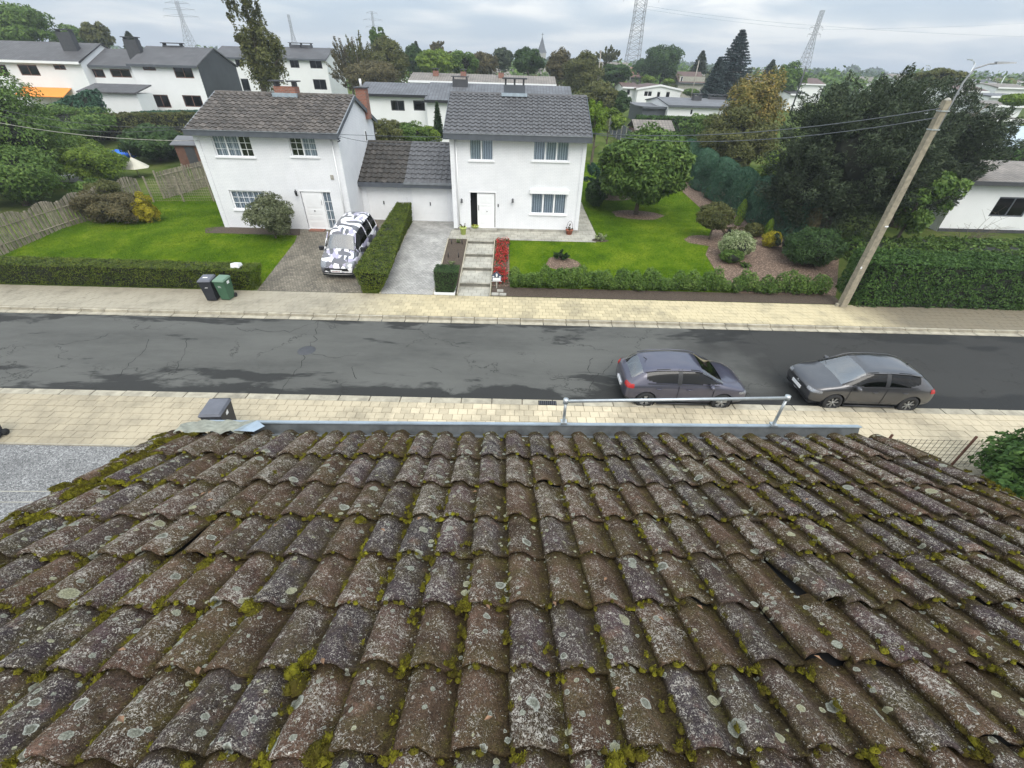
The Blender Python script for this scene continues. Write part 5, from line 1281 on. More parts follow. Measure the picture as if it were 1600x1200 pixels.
# brown shed, parasol, blue box, furniture in the neighbour's garden
def simple_shed(name, label, x0, x1, y0, y1, zg, h, rise, wall, roof, cat='shed', over=.2):
    t = thing(name, label, cat, ((x0+x1)/2, y0, zg))
    MB().box((x0, y0, zg), (x1, y1, zg+h)).build('wall', M[wall], t)
    ym = (y0+y1)/2
    mb = MB(); mb.hexa([(x0-over, y0-over, zg+h+.0), (x1+over, y0-over, zg+h+.0), (x1+over, ym, zg+h+rise), (x0-over, ym, zg+h+rise), (x0-over, y0-over, zg+h+.07), (x1+over, y0-over, zg+h+.07), (x1+over, ym, zg+h+rise+.07), (x0-over, ym, zg+h+rise+.07)])
    mb.hexa([(x0-over, ym, zg+h+rise), (x1+over, ym, zg+h+rise), (x1+over, y1+over, zg+h), (x0-over, y1+over, zg+h), (x0-over, ym, zg+h+rise+.07), (x1+over, ym, zg+h+rise+.07), (x1+over, y1+over, zg+h+.07), (x0-over, y1+over, zg+h+.07)])
    mb.build('roof', M[roof], t); return t
a = onY(288, 275, 41); b = onY(325, 275, 41)
sh = simple_shed('garden_shed', 'brown wooden shed with grey roof behind the left house', a.x+.1, a.x+3.4, 41, 43.4, 1.3, 1.75, .5, 'brownwood', 'felt')
MB().box((a.x+.9, 40.97, 1.35), (a.x+1.7, 40.995, 2.95)).build('door', M['fascia_dark'], sh)
c = onG(205, 282); c.y += 1.0; pa = thing('parasol', 'closed low cream parasol tent behind the wooden fence', 'parasol', (c.x, c.y, c.z))
MB().lathe([(1.0, .75), (.75, .95), (.0, 1.5)], n=6, sm=False).build('canopy', plain('cream cloth', (.52, .49, .40), .85, var=.04), pa, True); MB().tube([(0, 0, 0), (0, 0, 1.95)], .03, 8).build('pole', M['woodpost'], pa, True)
c = onG(188, 246); pl_ = thing('paddling_pool', 'bright blue paddling pool on the neighbour lawn', 'pool', (c.x, c.y, c.z)); blue = plain('blue plastic', (.02, .13, .65), .35)
MB().lathe([(1.1, 0), (1.35, .1), (1.4, .3), (1.3, .5), (1.15, .5), (1.12, .12), (0, .1)], n=16).build('pool_wall', blue, pl_, True); MB().lathe([(0, .35), (1.16, .35)], n=16).build('water', plain('pool water', (.05, .25, .6), .1), pl_, True)
c = onG(100, 280); sheet('patio', [(c.x-2.6, c.y-1.3), (c.x+2.3, c.y-.6), (c.x+2.0, c.y+1.6), (c.x-2.7, c.y+1.2)], 'concrete', .02)
tb = thing('garden_table', 'black garden table on the small patio under the left trees', 'table', (c.x-.2, c.y+.2, c.z+.02))
MB().box((-.9, -.45, .68), (.9, .45, .72)).build('tabletop', M['black'], tb, True)
for sx in (-.8, .8):
    for sy in (-.38, .38): MB().box((sx-.025, sy-.025, 0), (sx+.025, sy+.025, .68)).build('leg', M['black'], tb, True)
for i, (dx_, dy_, rz_) in enumerate(((-.6, -.9, 0), (.5, -.9, .2), (-1.4, .1, -1.5), (1.4, .3, 1.6))):
    chh = thing('garden_chair', ('black chair at the front left of the patio table', 'black chair at the front right of the patio table', 'black chair at the left end of the patio table', 'black chair at the right end of the patio table')[i], 'chair', (c.x-.2+dx_, c.y+.2+dy_, c.z+.02), rz_, 'black chairs on the neighbour patio')
    MB().box((-.24, -.24, .42), (.24, .24, .46)).build('seat', M['black'], chh, True); MB().box((-.24, -.26, .46), (.24, -.22, .95)).build('backrest', M['black'], chh, True)
    for sx in (-.21, .21):
        for sy in (-.21, .21): MB().box((sx-.015, sy-.015, 0), (sx+.015, sy+.015, .42)).build('leg', M['black'], chh, True)

# ------------------------------------------------------------------ trees near the front houses
def tpx(name, label, cat, px, ptop, Y, wpx, kind, n, size, mat, pbot=None, zg=None, **k):
    """tree on the plane y=Y: crown centred at column px (at its middle), top at row ptop, lower edge at row pbot"""
    zg = G(Y) if zg is None else zg
    top = onY(px, ptop, Y).z; mid = (ptop+(pbot or ptop+80))/2
    x = onY(px, mid, Y).x; rx = abs(onY(px+wpx/2, mid, Y).x-onY(px-wpx/2, mid, Y).x)/2
    bot = onY(px, pbot, Y).z if pbot else None
    if bot is not None: bot = max(bot, zg+.1)
    return tree(name, label, cat, x, Y, zg, top, rx, kind, n, size, M and mat, bottom=bot, **k)
# huge dark conifer mass on the right
tpx('yew_tree', 'huge dark evergreen behind the lamp pole, its main left part', 'tree', 1330, 108, 27.5, 235, 'spray', 90000, .095, 'leaf_dark', pbot=395, clumps=420, aspect=.3, ry=3.8, tr=.35, core=.55)
tpx('yew_tree', 'right hand part of the dark evergreen, leaning over the bungalow roof', 'tree', 1462, 120, 30.5, 190, 'spray', 50000, .10, 'leaf_dark', pbot=330, clumps=260, aspect=.3, ry=3.5, tr=.3, core=.5)
tpx('yew_tree', 'lower dark evergreen at the left foot of the huge one, beside the dead conifer', 'tree', 1262, 190, 27.6, 110, 'spray', 24000, .09, 'leaf_dark', pbot=400, clumps=140, aspect=.3, ry=2.2, tr=.2, core=.6)
tpx('laurel', 'lighter green leafy shrub right of the lamp pole under the dark evergreen', 'shrub', 1440, 240, 25.5, 95, 'broad', 9000, .12, 'leaf_mid', pbot=365, clumps=26, tr=.08)
# bare twiggy shrub and garden waste before the bungalow
bs = thing('bare_shrub', 'leafless arching shrub in front of the white bungalow wall', 'shrub', (27.0, 26.2, .85))
bb = MB(); rr = random.Random(3)
for i in range(26):
    a = rr.uniform(-.4, pi+.4); l = rr.uniform(1.2, 3.0); p = Vector((0, 0, .1)); q = Vector((cos(a), rr.uniform(-.3, .3), rr.uniform(.45, 1.0))).normalized(); pts = [p]
    for k in range(5): pts.append(pts[-1]+q*l/5); q = (q+Vector((.12*cos(a), rr.gauss(0, .1), -.10))).normalized()
    bb.tube(pts, [.02, .016, .013, .010, .007, .004], 4, cap=False)
    for k in (2, 3, 4):
        e_ = pts[k]; w_ = Vector((rr.gauss(0, 1), rr.gauss(0, 1), rr.uniform(.2, 1))).normalized()*l*.25; bb.tube([e_, e_+w_], [.007, .003], 4, cap=False)
bb.build('branches', M['bark'], bs, True)
# left garden trees
tpx('fruit_tree', 'big leafy green tree filling the left edge of the view above the arched fence', 'tree', 0, 118, 34, 170, 'broad', 42000, .095, 'leaf_mid', pbot=300, clumps=110, tr=.2, core=.55)
tpx('fruit_tree', 'lower darker green tree at the left edge just behind the arched fence', 'tree', 20, 225, 30, 130, 'broad', 24000, .09, 'leaf_mid', pbot=345, clumps=80, tr=.15, core=.55)
tpx('fruit_tree', 'light green tree right of the patio furniture behind the fence', 'tree', 150, 225, 36, 80, 'broad', 20000, .08, 'leaf_light', pbot=312, clumps=70, tr=.12, core=.5)
tpx('fruit_tree', 'yellow green small tree between the big left tree and the patio', 'tree', 108, 212, 40, 80, 'broad', 13000, .09, 'leaf_light', pbot=262, clumps=50, tr=.12)
tpx('small_tree', 'olive green tree in the middle of the left garden', 'tree', 90, 168, 47, 150, 'broad', 20000, .12, 'leaf_mid', pbot=215, clumps=80, core=.5)
tpx('round_bush', 'dense round dark green bush behind the parasol, near the left house', 'shrub', 243, 194, 43, 92, 'round', 14000, .13, 'leaf_deep', pbot=266, ry=2.8, seed=9)
shrub('green_shrub', 'low green shrub on the grass left of the parasol', 135, 318, 1.5, 1.0, 1.4, 'broad', 5000, .08, 'leaf_mid', 31)
# hedges across the back of the left gardens
def hedge_px(name, label, pxs, Y, D, ptop, n, size, mat, zg=None, amp=.2, cat='hedge', Y2=None):
    """hedge between two columns of the picture on the plane y=Y (ends at plane Y2)"""
    Y2 = Y2 or Y; zg0, zg1 = (G(Y), G(Y2)) if zg is None else (zg, zg)
    a = onY(pxs[0], ptop[0], Y); b = onY(pxs[1], ptop[1], Y2)
    return hedge(name, label, [(a.x, Y, zg0-.1), (b.x, Y2, zg1-.1), (b.x, Y2+D, zg1-.1), (a.x, Y+D, zg0-.1)], [(a.x, Y, a.z), (b.x, Y2, b.z), (b.x, Y2+D, b.z), (a.x, Y+D, a.z)], n, size, mat, cat, amp=amp, jit=.8)
hedge_px('hedge', 'wide brownish green hedge below the upper left houses', (120, 300), 50, 2.2, (182, 178), 200, .11, 'leaf_olive')
hedge_px('hedge', 'blue green trimmed hedge in front of the dark slate gable house', (205, 305), 56, 1.4, (176, 174), 300, .11, 'leaf_blue', amp=.1)
hedge_px('hedge', 'blue green sloping hedge left of the lean to roof', (62, 132), 52, 1.8, (172, 142), 300, .12, 'leaf_blue', amp=.2)
shrub('golden_shrub', 'ochre green shrub under the lean to roof of the upper left houses', 0, 0, 2.3, 1.3, 1.6, 'broad', 5000, .1, 'leaf_olive', 33, x=onY(142, 168, 55).x, y=55)
# behind the garages: rough shrubs in front of the low dark roofed bungalow
for i, (px, pt, w_, mt, l) in enumerate(((604, 186, 62, 'leaf_olive', 'twiggy olive shrub behind the garages, left'), (642, 192, 60, 'leaf_mid', 'green shrub behind the garages, in the middle'), (668, 196, 44, 'leaf_light', 'lighter green shrub behind the garages near the right house'))):
    tpx('back_shrub', l, 'shrub', px, pt, 44+i, w_, 'broad', 9000, .075, mt, pbot=226, clumps=60, core=.4)
tpx('slim_conifer', 'small pointed green conifer just left of the right house roof', 'conifer', 684, 160, 46, 18, 'conifer', 3000, .12, 'leaf_deep', pbot=214)
tpx('back_shrub', 'lime leafed climber hanging right behind the right house roof', 'shrub', 932, 152, 44, 36, 'broad', 5000, .12, 'leaf_lime', pbot=215, clumps=26)
tpx('back_shrub', 'lime green bush before the dark fence behind the right house', 'shrub', 952, 172, 48, 44, 'broad', 4500, .12, 'leaf_light', pbot=206, clumps=26)
# dark fence, shed roof and hedges behind the round tree
fa, fb_ = onY(962, 200, 50), onY(1010, 205, 48)
df = thing('dark_fence', 'dark grey panel fence running behind the round headed tree', 'fence', (onY(955, 195, 62).x, 62, G(62)))
A = Vector((onY(955, 180, 62).x, 62, G(62))); B = Vector((onY(1015, 215, 47).x, 47, G(47))); d = B-A
for i in range(8):
    a, b = A+d*(i+.03)/8, A+d*(i+.97)/8
    MB().hexa([a, b, b+Vector((.04, .02, 0)), a+Vector((.04, .02, 0)), a+Vector((0, 0, 1.7)), b+Vector((0, 0, 1.7)), b+Vector((.04, .02, 1.7)), a+Vector((.04, .02, 1.7))]).build('panel', M['fascia'], df)
    MB().box((a.x-.12, a.y-.05, a.z), (a.x-.02, a.y+.05, a.z+1.8)).build('post', M['concrete'], df)
a = onY(1012, 203, 52); simple_shed('garden_shed', 'small shed with a low brown felt roof behind the round headed tree', a.x-1.2, a.x+2.6, 52, 55.5, G(52), 1.9, .75, 'brownwood', 'roof_tan')
hedge_px('hedge', 'straight green hedge below the grey roofed bungalow', (1000, 1120), 60, 2, (183, 186), 180, .12, 'hedge_laurel')
tpx('back_shrub', 'bright green loose bush at the right end of the straight hedge', 'shrub', 1095, 178, 50, 70, 'broad', 6500, .13, 'leaf_mid', pbot=242, clumps=34)
tpx('autumn_tree', 'tree turning orange and yellow left of the huge dark evergreen', 'tree', 1170, 112, 44, 92, 'broad', 26000, .10, 'leaf_orange', pbot=262, clumps=100, tr=.2, core=.5)
tpx('autumn_tree', 'olive green lower half of the trees beside the orange one', 'tree', 1152, 170, 42, 118, 'broad', 28000, .10, 'leaf_olive', pbot=268, clumps=70, tr=.15, core=.5)
tpx('small_tree', 'green and yellow mottled shrub between cypress hedge and dark evergreen', 'tree', 1215, 240, 34, 60, 'broad', 6000, .10, 'leaf_light', pbot=320, clumps=30)
# near right garden: wire fence and glossy bush
nb = thing('laurel', 'glossy dark green rounded laurel at the right edge beside the mossy roof', 'shrub', (14.4, 7.2, .1))
V = crown_mesh('round', 2.55, 1.9, 1.15, 14000, .085, aspect=.48, seed=41); o = link('foliage', V, None, mats=M['hedge_laurel']); o.parent = nb; o.location = (0, 0, .95)
MB().lathe([(0, -.9), (1.2, -.8), (1.45, 0), (1.1, .6), (0, .8)], (0, 0, .95), 14).build('inner_twigs', M['hedge_core'], nb, True)
wf = thing('wire_fence', 'thin green square mesh fence between near pavement and laurel, behind the roof edge', 'fence', (8, 8.7, .1))
mb = MB(); x = 7.6; FY = 8.72
rust = plain('rusty brown post', (.10, .045, .03), .8)
while x < 18: mb.box((x-.004, FY-.004, .12), (x+.004, FY+.004, 1.1)); x += .16
for k in range(8): z = .16+.13*k; mb.box((7.6, FY+.005, z-.004), (18, FY+.011, z+.004))
o = mb.build('mesh', plain('green wire', (.06, .06, .035), .7), wf); 
for x in (10.4, 12.7, 15.0, 17.3): MB().box((x-.022, FY-.022, .1), (x+.022, FY+.022, 1.25)).build('post', rust, wf)
base = MB().box((7.4, 3, -.02), (22, 8.83, .105)); tag(base.build('front_yard', M['yard']), kind='structure')
tag(MB().box((-24, -2, -.02), (-3.2, 8.80, .112)).build('gravel_yard', M['gravel']), kind='structure')
solo(MB().box((-24, 8.80, .0), (-3.2, 8.838, .15)), 'edging_stones', 'kerb', 'thin concrete edging between the grey gravel yard and the near pavement', 'edging')
# two pale wires crossing the gravel view on the left
for i, (ya, yb) in enumerate(((767.5, 768), (784.5, 784.5))):
    p = onY(-60, ya, 4.4-.2*i); q = onY(150, yb, 4.4-.2*i)
    solo(MB().tube([p, q], .008, 6), 'cable', 'concrete', ('upper of two thin pale cables running left from the roof over the gravel', 'lower of two thin pale cables running left from the roof over the gravel')[i], 'cable')

# ------------------------------------------------------------------ background buildings
def far_house(name, label, X0, X1, Y, D, zg, zeave, zridge, wall='wall_far', roof='roof_dark', wins=(), over=.35, axis='x', cat='house', chims=(), shallow=False, fasc='fascia', gable_mat=None, frame='brownwood'):
    """house with its front on y=Y; the ridge runs along x (axis 'x') or along y"""
    t = thing(name, label, cat, ((X0+X1)/2, Y, zg))
    zg -= .4
    if wins:
        wall_holes(t, X0, X1, zg, zeave, Y, list(wins), M[wall], .1)
        MB().poly([(X0, Y, zg), (X0, Y, zeave), (X0, Y+D, zeave), (X0, Y+D, zg)]).poly([(X1, Y, zg), (X1, Y+D, zg), (X1, Y+D, zeave), (X1, Y, zeave)]).poly([(X0, Y+D, zg), (X0, Y+D, zeave), (X1, Y+D, zeave), (X1, Y+D, zg)]).build('side_walls', M[gable_mat or wall], t)
        for w_ in wins:
            fo = MB(); a, b, c_, d_ = w_; f = .09
            fo.box((a, Y+.05, c_), (b, Y+.1, c_+f)).box((a, Y+.05, d_-f), (b, Y+.1, d_)).box((a, Y+.05, c_+f), (a+f, Y+.1, d_-f)).box((b-f, Y+.05, c_+f), (b, Y+.1, d_-f))
            if b-a > 1.3: fo.box(((a+b)/2-f/2, Y+.05, c_+f), ((a+b)/2+f/2, Y+.1, d_-f))
            fw_ = fo.build('window', M[frame], t); MB().box((a+f, Y+.07, c_+f), (b-f, Y+.08, d_-f)).build('pane', M['carglass'], fw_)
            MB().box((a, Y+.16, c_), (a+(b-a)*.45, Y+.17, d_)).build('net_curtain', M['curtain'], fw_); MB().box((a-.01, Y+.4, c_-.01), (b+.01, Y+.42, d_+.01)).build('room_behind', M['dark'], fw_)
    else: MB().box((X0, Y, zg), (X1, Y+D, zeave)).build('wall', M[wall], t)
    mb = MB(); o = over
    if axis == 'x':
        ym = Y+D/2
        mb.hexa([(X0-o*.4, Y-o, zeave-.02), (X1+o*.4, Y-o, zeave-.02), (X1+o*.4, ym, zridge-.12), (X0-o*.4, ym, zridge-.12), (X0-o*.4, Y-o, zeave+.12), (X1+o*.4, Y-o, zeave+.12), (X1+o*.4, ym, zridge), (X0-o*.4, ym, zridge)])
        mb.hexa([(X0-o*.4, ym, zridge-.12), (X1+o*.4, ym, zridge-.12), (X1+o*.4, Y+D+o, zeave-.02), (X0-o*.4, Y+D+o, zeave-.02), (X0-o*.4, ym, zridge), (X1+o*.4, ym, zridge), (X1+o*.4, Y+D+o, zeave+.12), (X0-o*.4, Y+D+o, zeave+.12)])
        gm2 = MB()
        for x in (X0+.01, X1-.01): gm2.poly([(x, Y, zeave), (x, Y+D, zeave), (x, ym, zridge-.12)])
        gm2.build('gable', M[gable_mat or wall], t)
    else:
        xm = (X0+X1)/2
        mb.hexa([(X0-o, Y-o*.4, zeave-.02), (xm, Y-o*.4, zridge-.12), (xm, Y+D+o*.4, zridge-.12), (X0-o, Y+D+o*.4, zeave-.02), (X0-o, Y-o*.4, zeave+.12), (xm, Y-o*.4, zridge), (xm, Y+D+o*.4, zridge), (X0-o, Y+D+o*.4, zeave+.12)])
        mb.hexa([(xm, Y-o*.4, zridge-.12), (X1+o, Y-o*.4, zeave-.02), (X1+o, Y+D+o*.4, zeave-.02), (xm, Y+D+o*.4, zridge-.12), (xm, Y-o*.4, zridge), (X1+o, Y-o*.4, zeave+.12), (X1+o, Y+D+o*.4, zeave+.12), (xm, Y+D+o*.4, zridge)])
        gm2 = MB().poly([(X0, Y+.005, zeave), (X1, Y+.005, zeave), (xm, Y+.005, zridge-.12)]); gm2.build('gable', M[gable_mat or wall], t)
    rf = link('roof', mb.mesh('roof'), t, mats=M[roof])
    if axis == 'x': MB().box((X0-o*.4, Y-o-.05, zeave-.12), (X1+o*.4, Y-o-.003, zeave+.12)).build('fascia', M[fasc], t)
    else:
        fz = MB(); xm = (X0+X1)/2
        for sx, ex_ in ((X0-o, xm), (X1+o, xm)): fz.hexa([(sx, Y-o*.4-.05, zeave-.15), (ex_, Y-o*.4-.05, zridge-.28), (ex_, Y-o*.4-.003, zridge-.28), (sx, Y-o*.4-.003, zeave-.15), (sx, Y-o*.4-.05, zeave+.12), (ex_, Y-o*.4-.05, zridge), (ex_, Y-o*.4-.003, zridge), (sx, Y-o*.4-.003, zeave+.12)])
        fz.build('fascia', M[fasc], t)
    for cx, cy_, s, h, mt in chims:
        c_ = MB().box((cx-s, cy_-.35, zeave+.2), (cx+s, cy_+.35, zridge+h)).build('chimney', M[mt], t)
        MB().box((cx-s-.1, cy_-.45, zridge+h+.2), (cx+s+.1, cy_+.45, zridge+h+.28)).box((cx-s+.05, cy_-.3, zridge+h), (cx-s+.15, cy_+.3, zridge+h+.2)).box((cx+s-.15, cy_-.3, zridge+h), (cx+s-.05, cy_+.3, zridge+h+.2)).build('chimney_cap', M['fascia_dark'], c_)
    return t
def wpx(l, r, t, b, Y): return rect_px(l, r, t, b, Y)
# upper left houses
Y = 62
ex = onY(308, 103, Y).x; wx = onY(203, 103, Y).x; ez = onY(250, 103, Y).z; rz_ = onY(275, 73, Y+4.3).z
hb = far_house('house', 'white two storey house with dark slate clad gable end and dark chimney, upper left', wx, ex, Y, 8.6, 2.8, ez, rz_, roof='roof_dark', gable_mat='slate_wall',
    wins=[wpx(223, 243, 103, 110, Y), wpx(272, 301, 104, 122, Y), wpx(241, 265, 148, 168, Y), wpx(287, 316, 149, 167, Y)], chims=[(onY(213, 75, Y+3).x, Y+2.6, .75, .5, 'fascia_dark'), (onY(266, 70, Y+4).x, Y+4.5, 1.1, .1, 'fascia_dark')])
MB().box((onY(217, 160, Y).x, Y-.05, 2.4), (onY(232, 160, Y).x, Y-.004, onY(222, 146, Y).z)).build('door', M['brownwood'], hb)
hl = far_house('house', 'low white link house with a strip of brown windows between the two upper left houses', onY(128, 110, Y+1).x, wx-.02, Y+1.2, 7, 2.8, onY(165, 104, Y+1.2).z, onY(175, 76, Y+4.6).z, wins=[wpx(134, 163, 108, 121, Y+1.2), wpx(173, 204, 108, 121, Y+1.2)], roof='roof_dark')
far_house('house', 'long white house with a dark roof and an orange awning, far left', onY(-40, 100, Y).x, onY(126, 100, Y).x, Y, 8.5, 2.8, onY(70, 97, Y).z, onY(100, 66, Y+4.2).z, wins=[wpx(30, 60, 101, 118, Y), wpx(84, 102, 101, 109, Y), wpx(-10, 12, 101, 118, Y)], roof='roof_dark', fasc='white', chims=[(onY(118, 75, Y+3).x, Y+2.4, .8, .9, 'fascia_dark')])
a = onY(36, 137, Y-.1); b = onY(112, 140, Y-.1); ow = MB()
orange = plain('orange awning cloth', (.80, .26, .04), .8, var=.03); ow.hexa([(a.x, Y-1.8, a.z-.75), (b.x, Y-1.8, a.z-.75), (b.x, Y-.05, a.z+.05), (a.x, Y-.05, a.z+.05), (a.x, Y-1.8, a.z-.70), (b.x, Y-1.8, a.z-.70), (b.x, Y-.05, a.z+.1), (a.x, Y-.05, a.z+.1)])
ow.build('awning', orange, bpy.data.objects['house.005'] if False else [o for o in COL.objects if o.get('label', '').startswith('long white house with a dark roof')][0])
lt = thing('lean_to', 'white lean to with a brown tiled roof before the upper left houses', 'outbuilding', (onY(175, 160, 58).x, 58, 2.6))
a = onY(128, 150, 58); b = onY(218, 150, 58); mb = MB(); zt = onY(175, 133, 60).z; zb = onY(175, 146, 57.5).z
mb.hexa([(a.x, 57.5, zb), (b.x, 57.5, zb), (b.x, 60.6, zt), (a.x, 60.6, zt), (a.x, 57.5, zb+.12), (b.x, 57.5, zb+.12), (b.x, 60.6, zt+.12), (a.x, 60.6, zt+.12)]); mb.build('roof', M['roof_dark'], lt)
MB().box((a.x+.2, 57.9, 2.0), (b.x-.2, 60.5, zb-.02)).build('wall', M['wall_far'], lt)
Y = 84
far_house('house', 'white house half hidden behind the slate gable, its dark roof just above it', onY(338, 110, Y).x, onY(398, 110, Y).x, Y, 8, 3.4, onY(370, 91, Y).z, onY(360, 72, Y+4).z, wins=[wpx(368, 381, 93, 104, Y), wpx(378, 390, 123, 142, Y)], frame='fascia_dark')
Y = 86
far_house('house', 'white house with a dark roof and bare creeper, left of the tall bushes', onY(428, 110, Y).x, onY(512, 110, Y).x, Y, 8.5, 3.4, onY(470, 93, Y).z, onY(480, 74, Y+4).z, wins=[wpx(453, 467, 93, 106, Y), wpx(484, 503, 94, 107, Y), wpx(490, 510, 124, 140, Y)], frame='fascia_dark', chims=[(onY(462, 72, Y+4).x, Y+4.2, 1., .3, 'fascia_dark'), (onY(478, 72, Y+4).x, Y+4.2, .9, .3, 'fascia_dark')])
far_house('house', 'further dark roof end glimpsed left of the house with bare creeper', onY(335, 88, 104).x, onY(420, 88, 104).x, 104, 8, 3.8, onY(380, 88, 104).z, onY(380, 74, 108).z)
Y = 54
xa, xb = onY(560, 150, Y).x, onY(667, 150, Y).x
far_house('bungalow', 'low white bungalow with long grey tiled roof and two dark windows behind the garages', xa, xb, Y, 7.4, 2.3, onY(610, 149, Y).z, onY(620, 129, Y+3.7).z, roof='roof_slate', wins=[wpx(611, 632, 157, 173, Y), wpx(646, 664, 157, 173, Y)], frame='fascia_dark', fasc='black')
far_house('bungalow', 'right hand wing of the grey roofed bungalow, continuing behind the right house', xb+.05, onY(895, 150, Y-1).x, Y-1, 8.8, 2.3, onY(680, 158, Y-1).z, onY(760, 131, Y+3.4).z, roof='roof_slate', fasc='black', chims=[(onY(720, 135, Y+3).x, Y+2.6, .8, .35, 'fascia_dark')])
Y = 68
far_house('bungalow', 'long low bungalow roof with several small brick chimneys beyond the grey roofed bungalow', onY(640, 125, Y).x, onY(868, 125, Y).x, Y, 7, 3.1, onY(750, 130, Y).z, onY(750, 116, Y+3.5).z, roof='roof_tan', fasc='white', chims=[(onY(x_, 118, Y+2).x, Y+2.2, .35, .25, 'brick') for x_ in (681, 724, 783)])
# right of centre
Y = 92
far_house('bungalow', 'white flat gabled bungalow with pale blue windows in the middle distance', onY(996, 145, Y).x, onY(1064, 145, Y).x, Y, 9, 3.5, onY(1030, 140, Y).z, onY(1022, 131.5, Y).z, roof='roof_brown', axis='y', wins=[wpx(1006, 1019, 142, 151, Y), wpx(1026, 1032, 143, 153, Y), wpx(1040, 1047, 143, 153, Y)], fasc='white', frame='white')
far_house('bungalow', 'brown roofed left wing of the white bungalow in the middle distance', onY(972, 145, Y+2).x, onY(996, 145, Y+2).x-.05, Y+2, 7, 3.5, onY(985, 137, Y+2).z, onY(985, 129, Y+5).z, roof='roof_brown', fasc='white', frame='white', wins=[wpx(979, 985, 139, 149, Y+2)])
Y = 68
far_house('bungalow', 'white bungalow with a wide low grey felt roof above the straight green hedge', onY(1044, 170, Y).x, onY(1150, 170, Y).x, Y, 12, 3.0, onY(1100, 167, Y).z, onY(1090, 153, Y+6).z, roof='felt', fasc='fascia', wins=[wpx(1078, 1083, 170, 180, Y)], frame='white', chims=[(onY(1085, 152, Y+5).x, Y+4, .6, .3, 'fascia_dark'), (onY(1118, 152, Y+6).x, Y+5.5, 1.2, .2, 'fascia_dark')])
far_house('carport', 'low grey carport with white posts left of the grey felt roofed bungalow', onY(1004, 172, Y+1).x, onY(1044, 172, Y+1).x-.1, Y+1, 8, 3.0, onY(1024, 168, Y+1).z, onY(1024, 165, Y+5).z, wall='fascia', roof='felt', cat='carport')
Y = 118
far_house('house', 'pale gabled house with a big brown roof beside the blue spruce', onY(1060, 130, Y).x, onY(1100, 130, Y).x, Y, 8, 4, onY(1080, 130, Y).z, onY(1080, 112, Y+4).z, wall='concrete', roof='roof_brown', wins=[wpx(1063, 1067, 119, 130, Y)], frame='white')
far_house('house', 'orange red roofed house behind the round green tree, beside the big pylon', onY(986, 120, 130).x, onY(1006, 120, 130).x, 130, 8, 4, onY(995, 122, 130).z, onY(995, 105, 134).z, wall='concrete', roof='roof_red')
far_house('house', 'grey roofed house hidden behind trees left of the big pylon', onY(942, 110, 135).x, onY(984, 110, 135).x, 135, 8, 4, onY(960, 108, 135).z, onY(960, 97, 139).z, wall='concrete', roof='roof_tan')
far_house('house', 'grey roofed house just behind the blue spruce', onY(1150, 120, 120).x, onY(1178, 120, 120).x, 120, 9, 4, onY(1165, 125, 120).z, onY(1160, 112, 124).z, wall='concrete', roof='roof_tan')
# far right: the white bungalow behind the hedge and the estate beyond
Y = 29.6
rx0 = onY(1487, 362, Y).x
far_house('bungalow', 'white bungalow with brownish low roof and one big dark window, at the right edge', rx0-1.0, rx0+9.0, Y, 8, .85, onY(1560, 285, Y).z, onY(1580, 252, Y+4).z, roof='roof_tan', wins=[wpx(1553, 1608, 308, 339, Y)], frame='fascia', fasc='fascia_dark', over=.45)
MB().box((rx0-1.0, Y-.03, .7), (rx0+9, Y-.004, 1.05)).build('plinth', M['fascia_dark'], [o for o in COL.objects if o.get('label', '').startswith('white bungalow with brownish')][0])
hedge_px('hedge', 'trimmed green hedge behind the right edge bungalow', (1545, 1640), 39, 2, (238, 238), 200, .1, 'hedge_laurel', zg=1.2)
hedge_px('hedge', 'bright topped green hedge further back at the right edge', (1520, 1600), 47, 2.5, (203, 205), 160, .12, 'leaf_mid', zg=1.7)
gh = thing('greenhouse', 'pale glassy lean to roof at the right edge behind the hedges', 'greenhouse', (onY(1598, 215, 42).x, 42, 1.4))
a = onY(1572, 230, 42); b = onY(1640, 228, 42); zt = onY(1600, 197, 45).z
MB().hexa([(a.x, 42, a.z-.05), (b.x, 42, a.z-.05), (b.x, 45, zt-.05), (a.x+1, 45, zt-.05), (a.x, 42, a.z), (b.x, 42, a.z), (b.x, 45, zt), (a.x+1, 45, zt)]).build('roof', plain('pale glazing', (.38, .46, .50), .3, var=.1), gh)
MB().box((a.x+.1, 42.1, 1.0), (b.x, 44.9, a.z-.06)).build('wall', M['wall_far'], gh)
rr = random.Random(17)
est = [(1545, 1600, 188, 178, 56, 'roof_tan', 'grey roofed white bungalow behind the bright topped hedge at the right edge'), (1552, 1602, 166, 158, 66, 'roof_tan', 'low white bungalow one street further back at the right edge'),
       (1548, 1605, 152, 146, 80, 'felt', 'white flat roofed bungalow far back at the right edge'), (1500, 1545, 143, 133, 92, 'roof_brown', 'brownish roof seen through the tip of the dark evergreen at the right'),
       (1560, 1610, 138, 131, 104, 'roof_tan', 'fourth bungalow roof from the front at the right edge'), (1515, 1560, 130, 124, 125, 'roof_dark', 'dark roof between the two distant lamp posts'), (1565, 1600, 128, 122, 140, 'roof_brown', 'far brown roof below the horizon trees at the right edge'),
       (1250, 1290, 132, 122, 120, 'roof_brown', 'reddish roofs between the orange tree and the dark evergreen'), (1236, 1262, 148, 140, 96, 'roof_dark', 'small white house wall between the orange tree and the dark evergreen'), (1400, 1440, 124, 116, 150, 'roof_tan', 'pale roof peeping over the top of the dark evergreen')]
for l, r, pe, prr, Y, rf, lab in est:
    ym = (pe+prr)/2; far_house('bungalow', lab, onY(l, ym, Y).x, onY(r, ym, Y).x, Y, 8, G(Y), onY((l+r)/2, pe, Y).z, onY((l+r)/2, prr, Y+4).z, roof=rf, fasc='white')

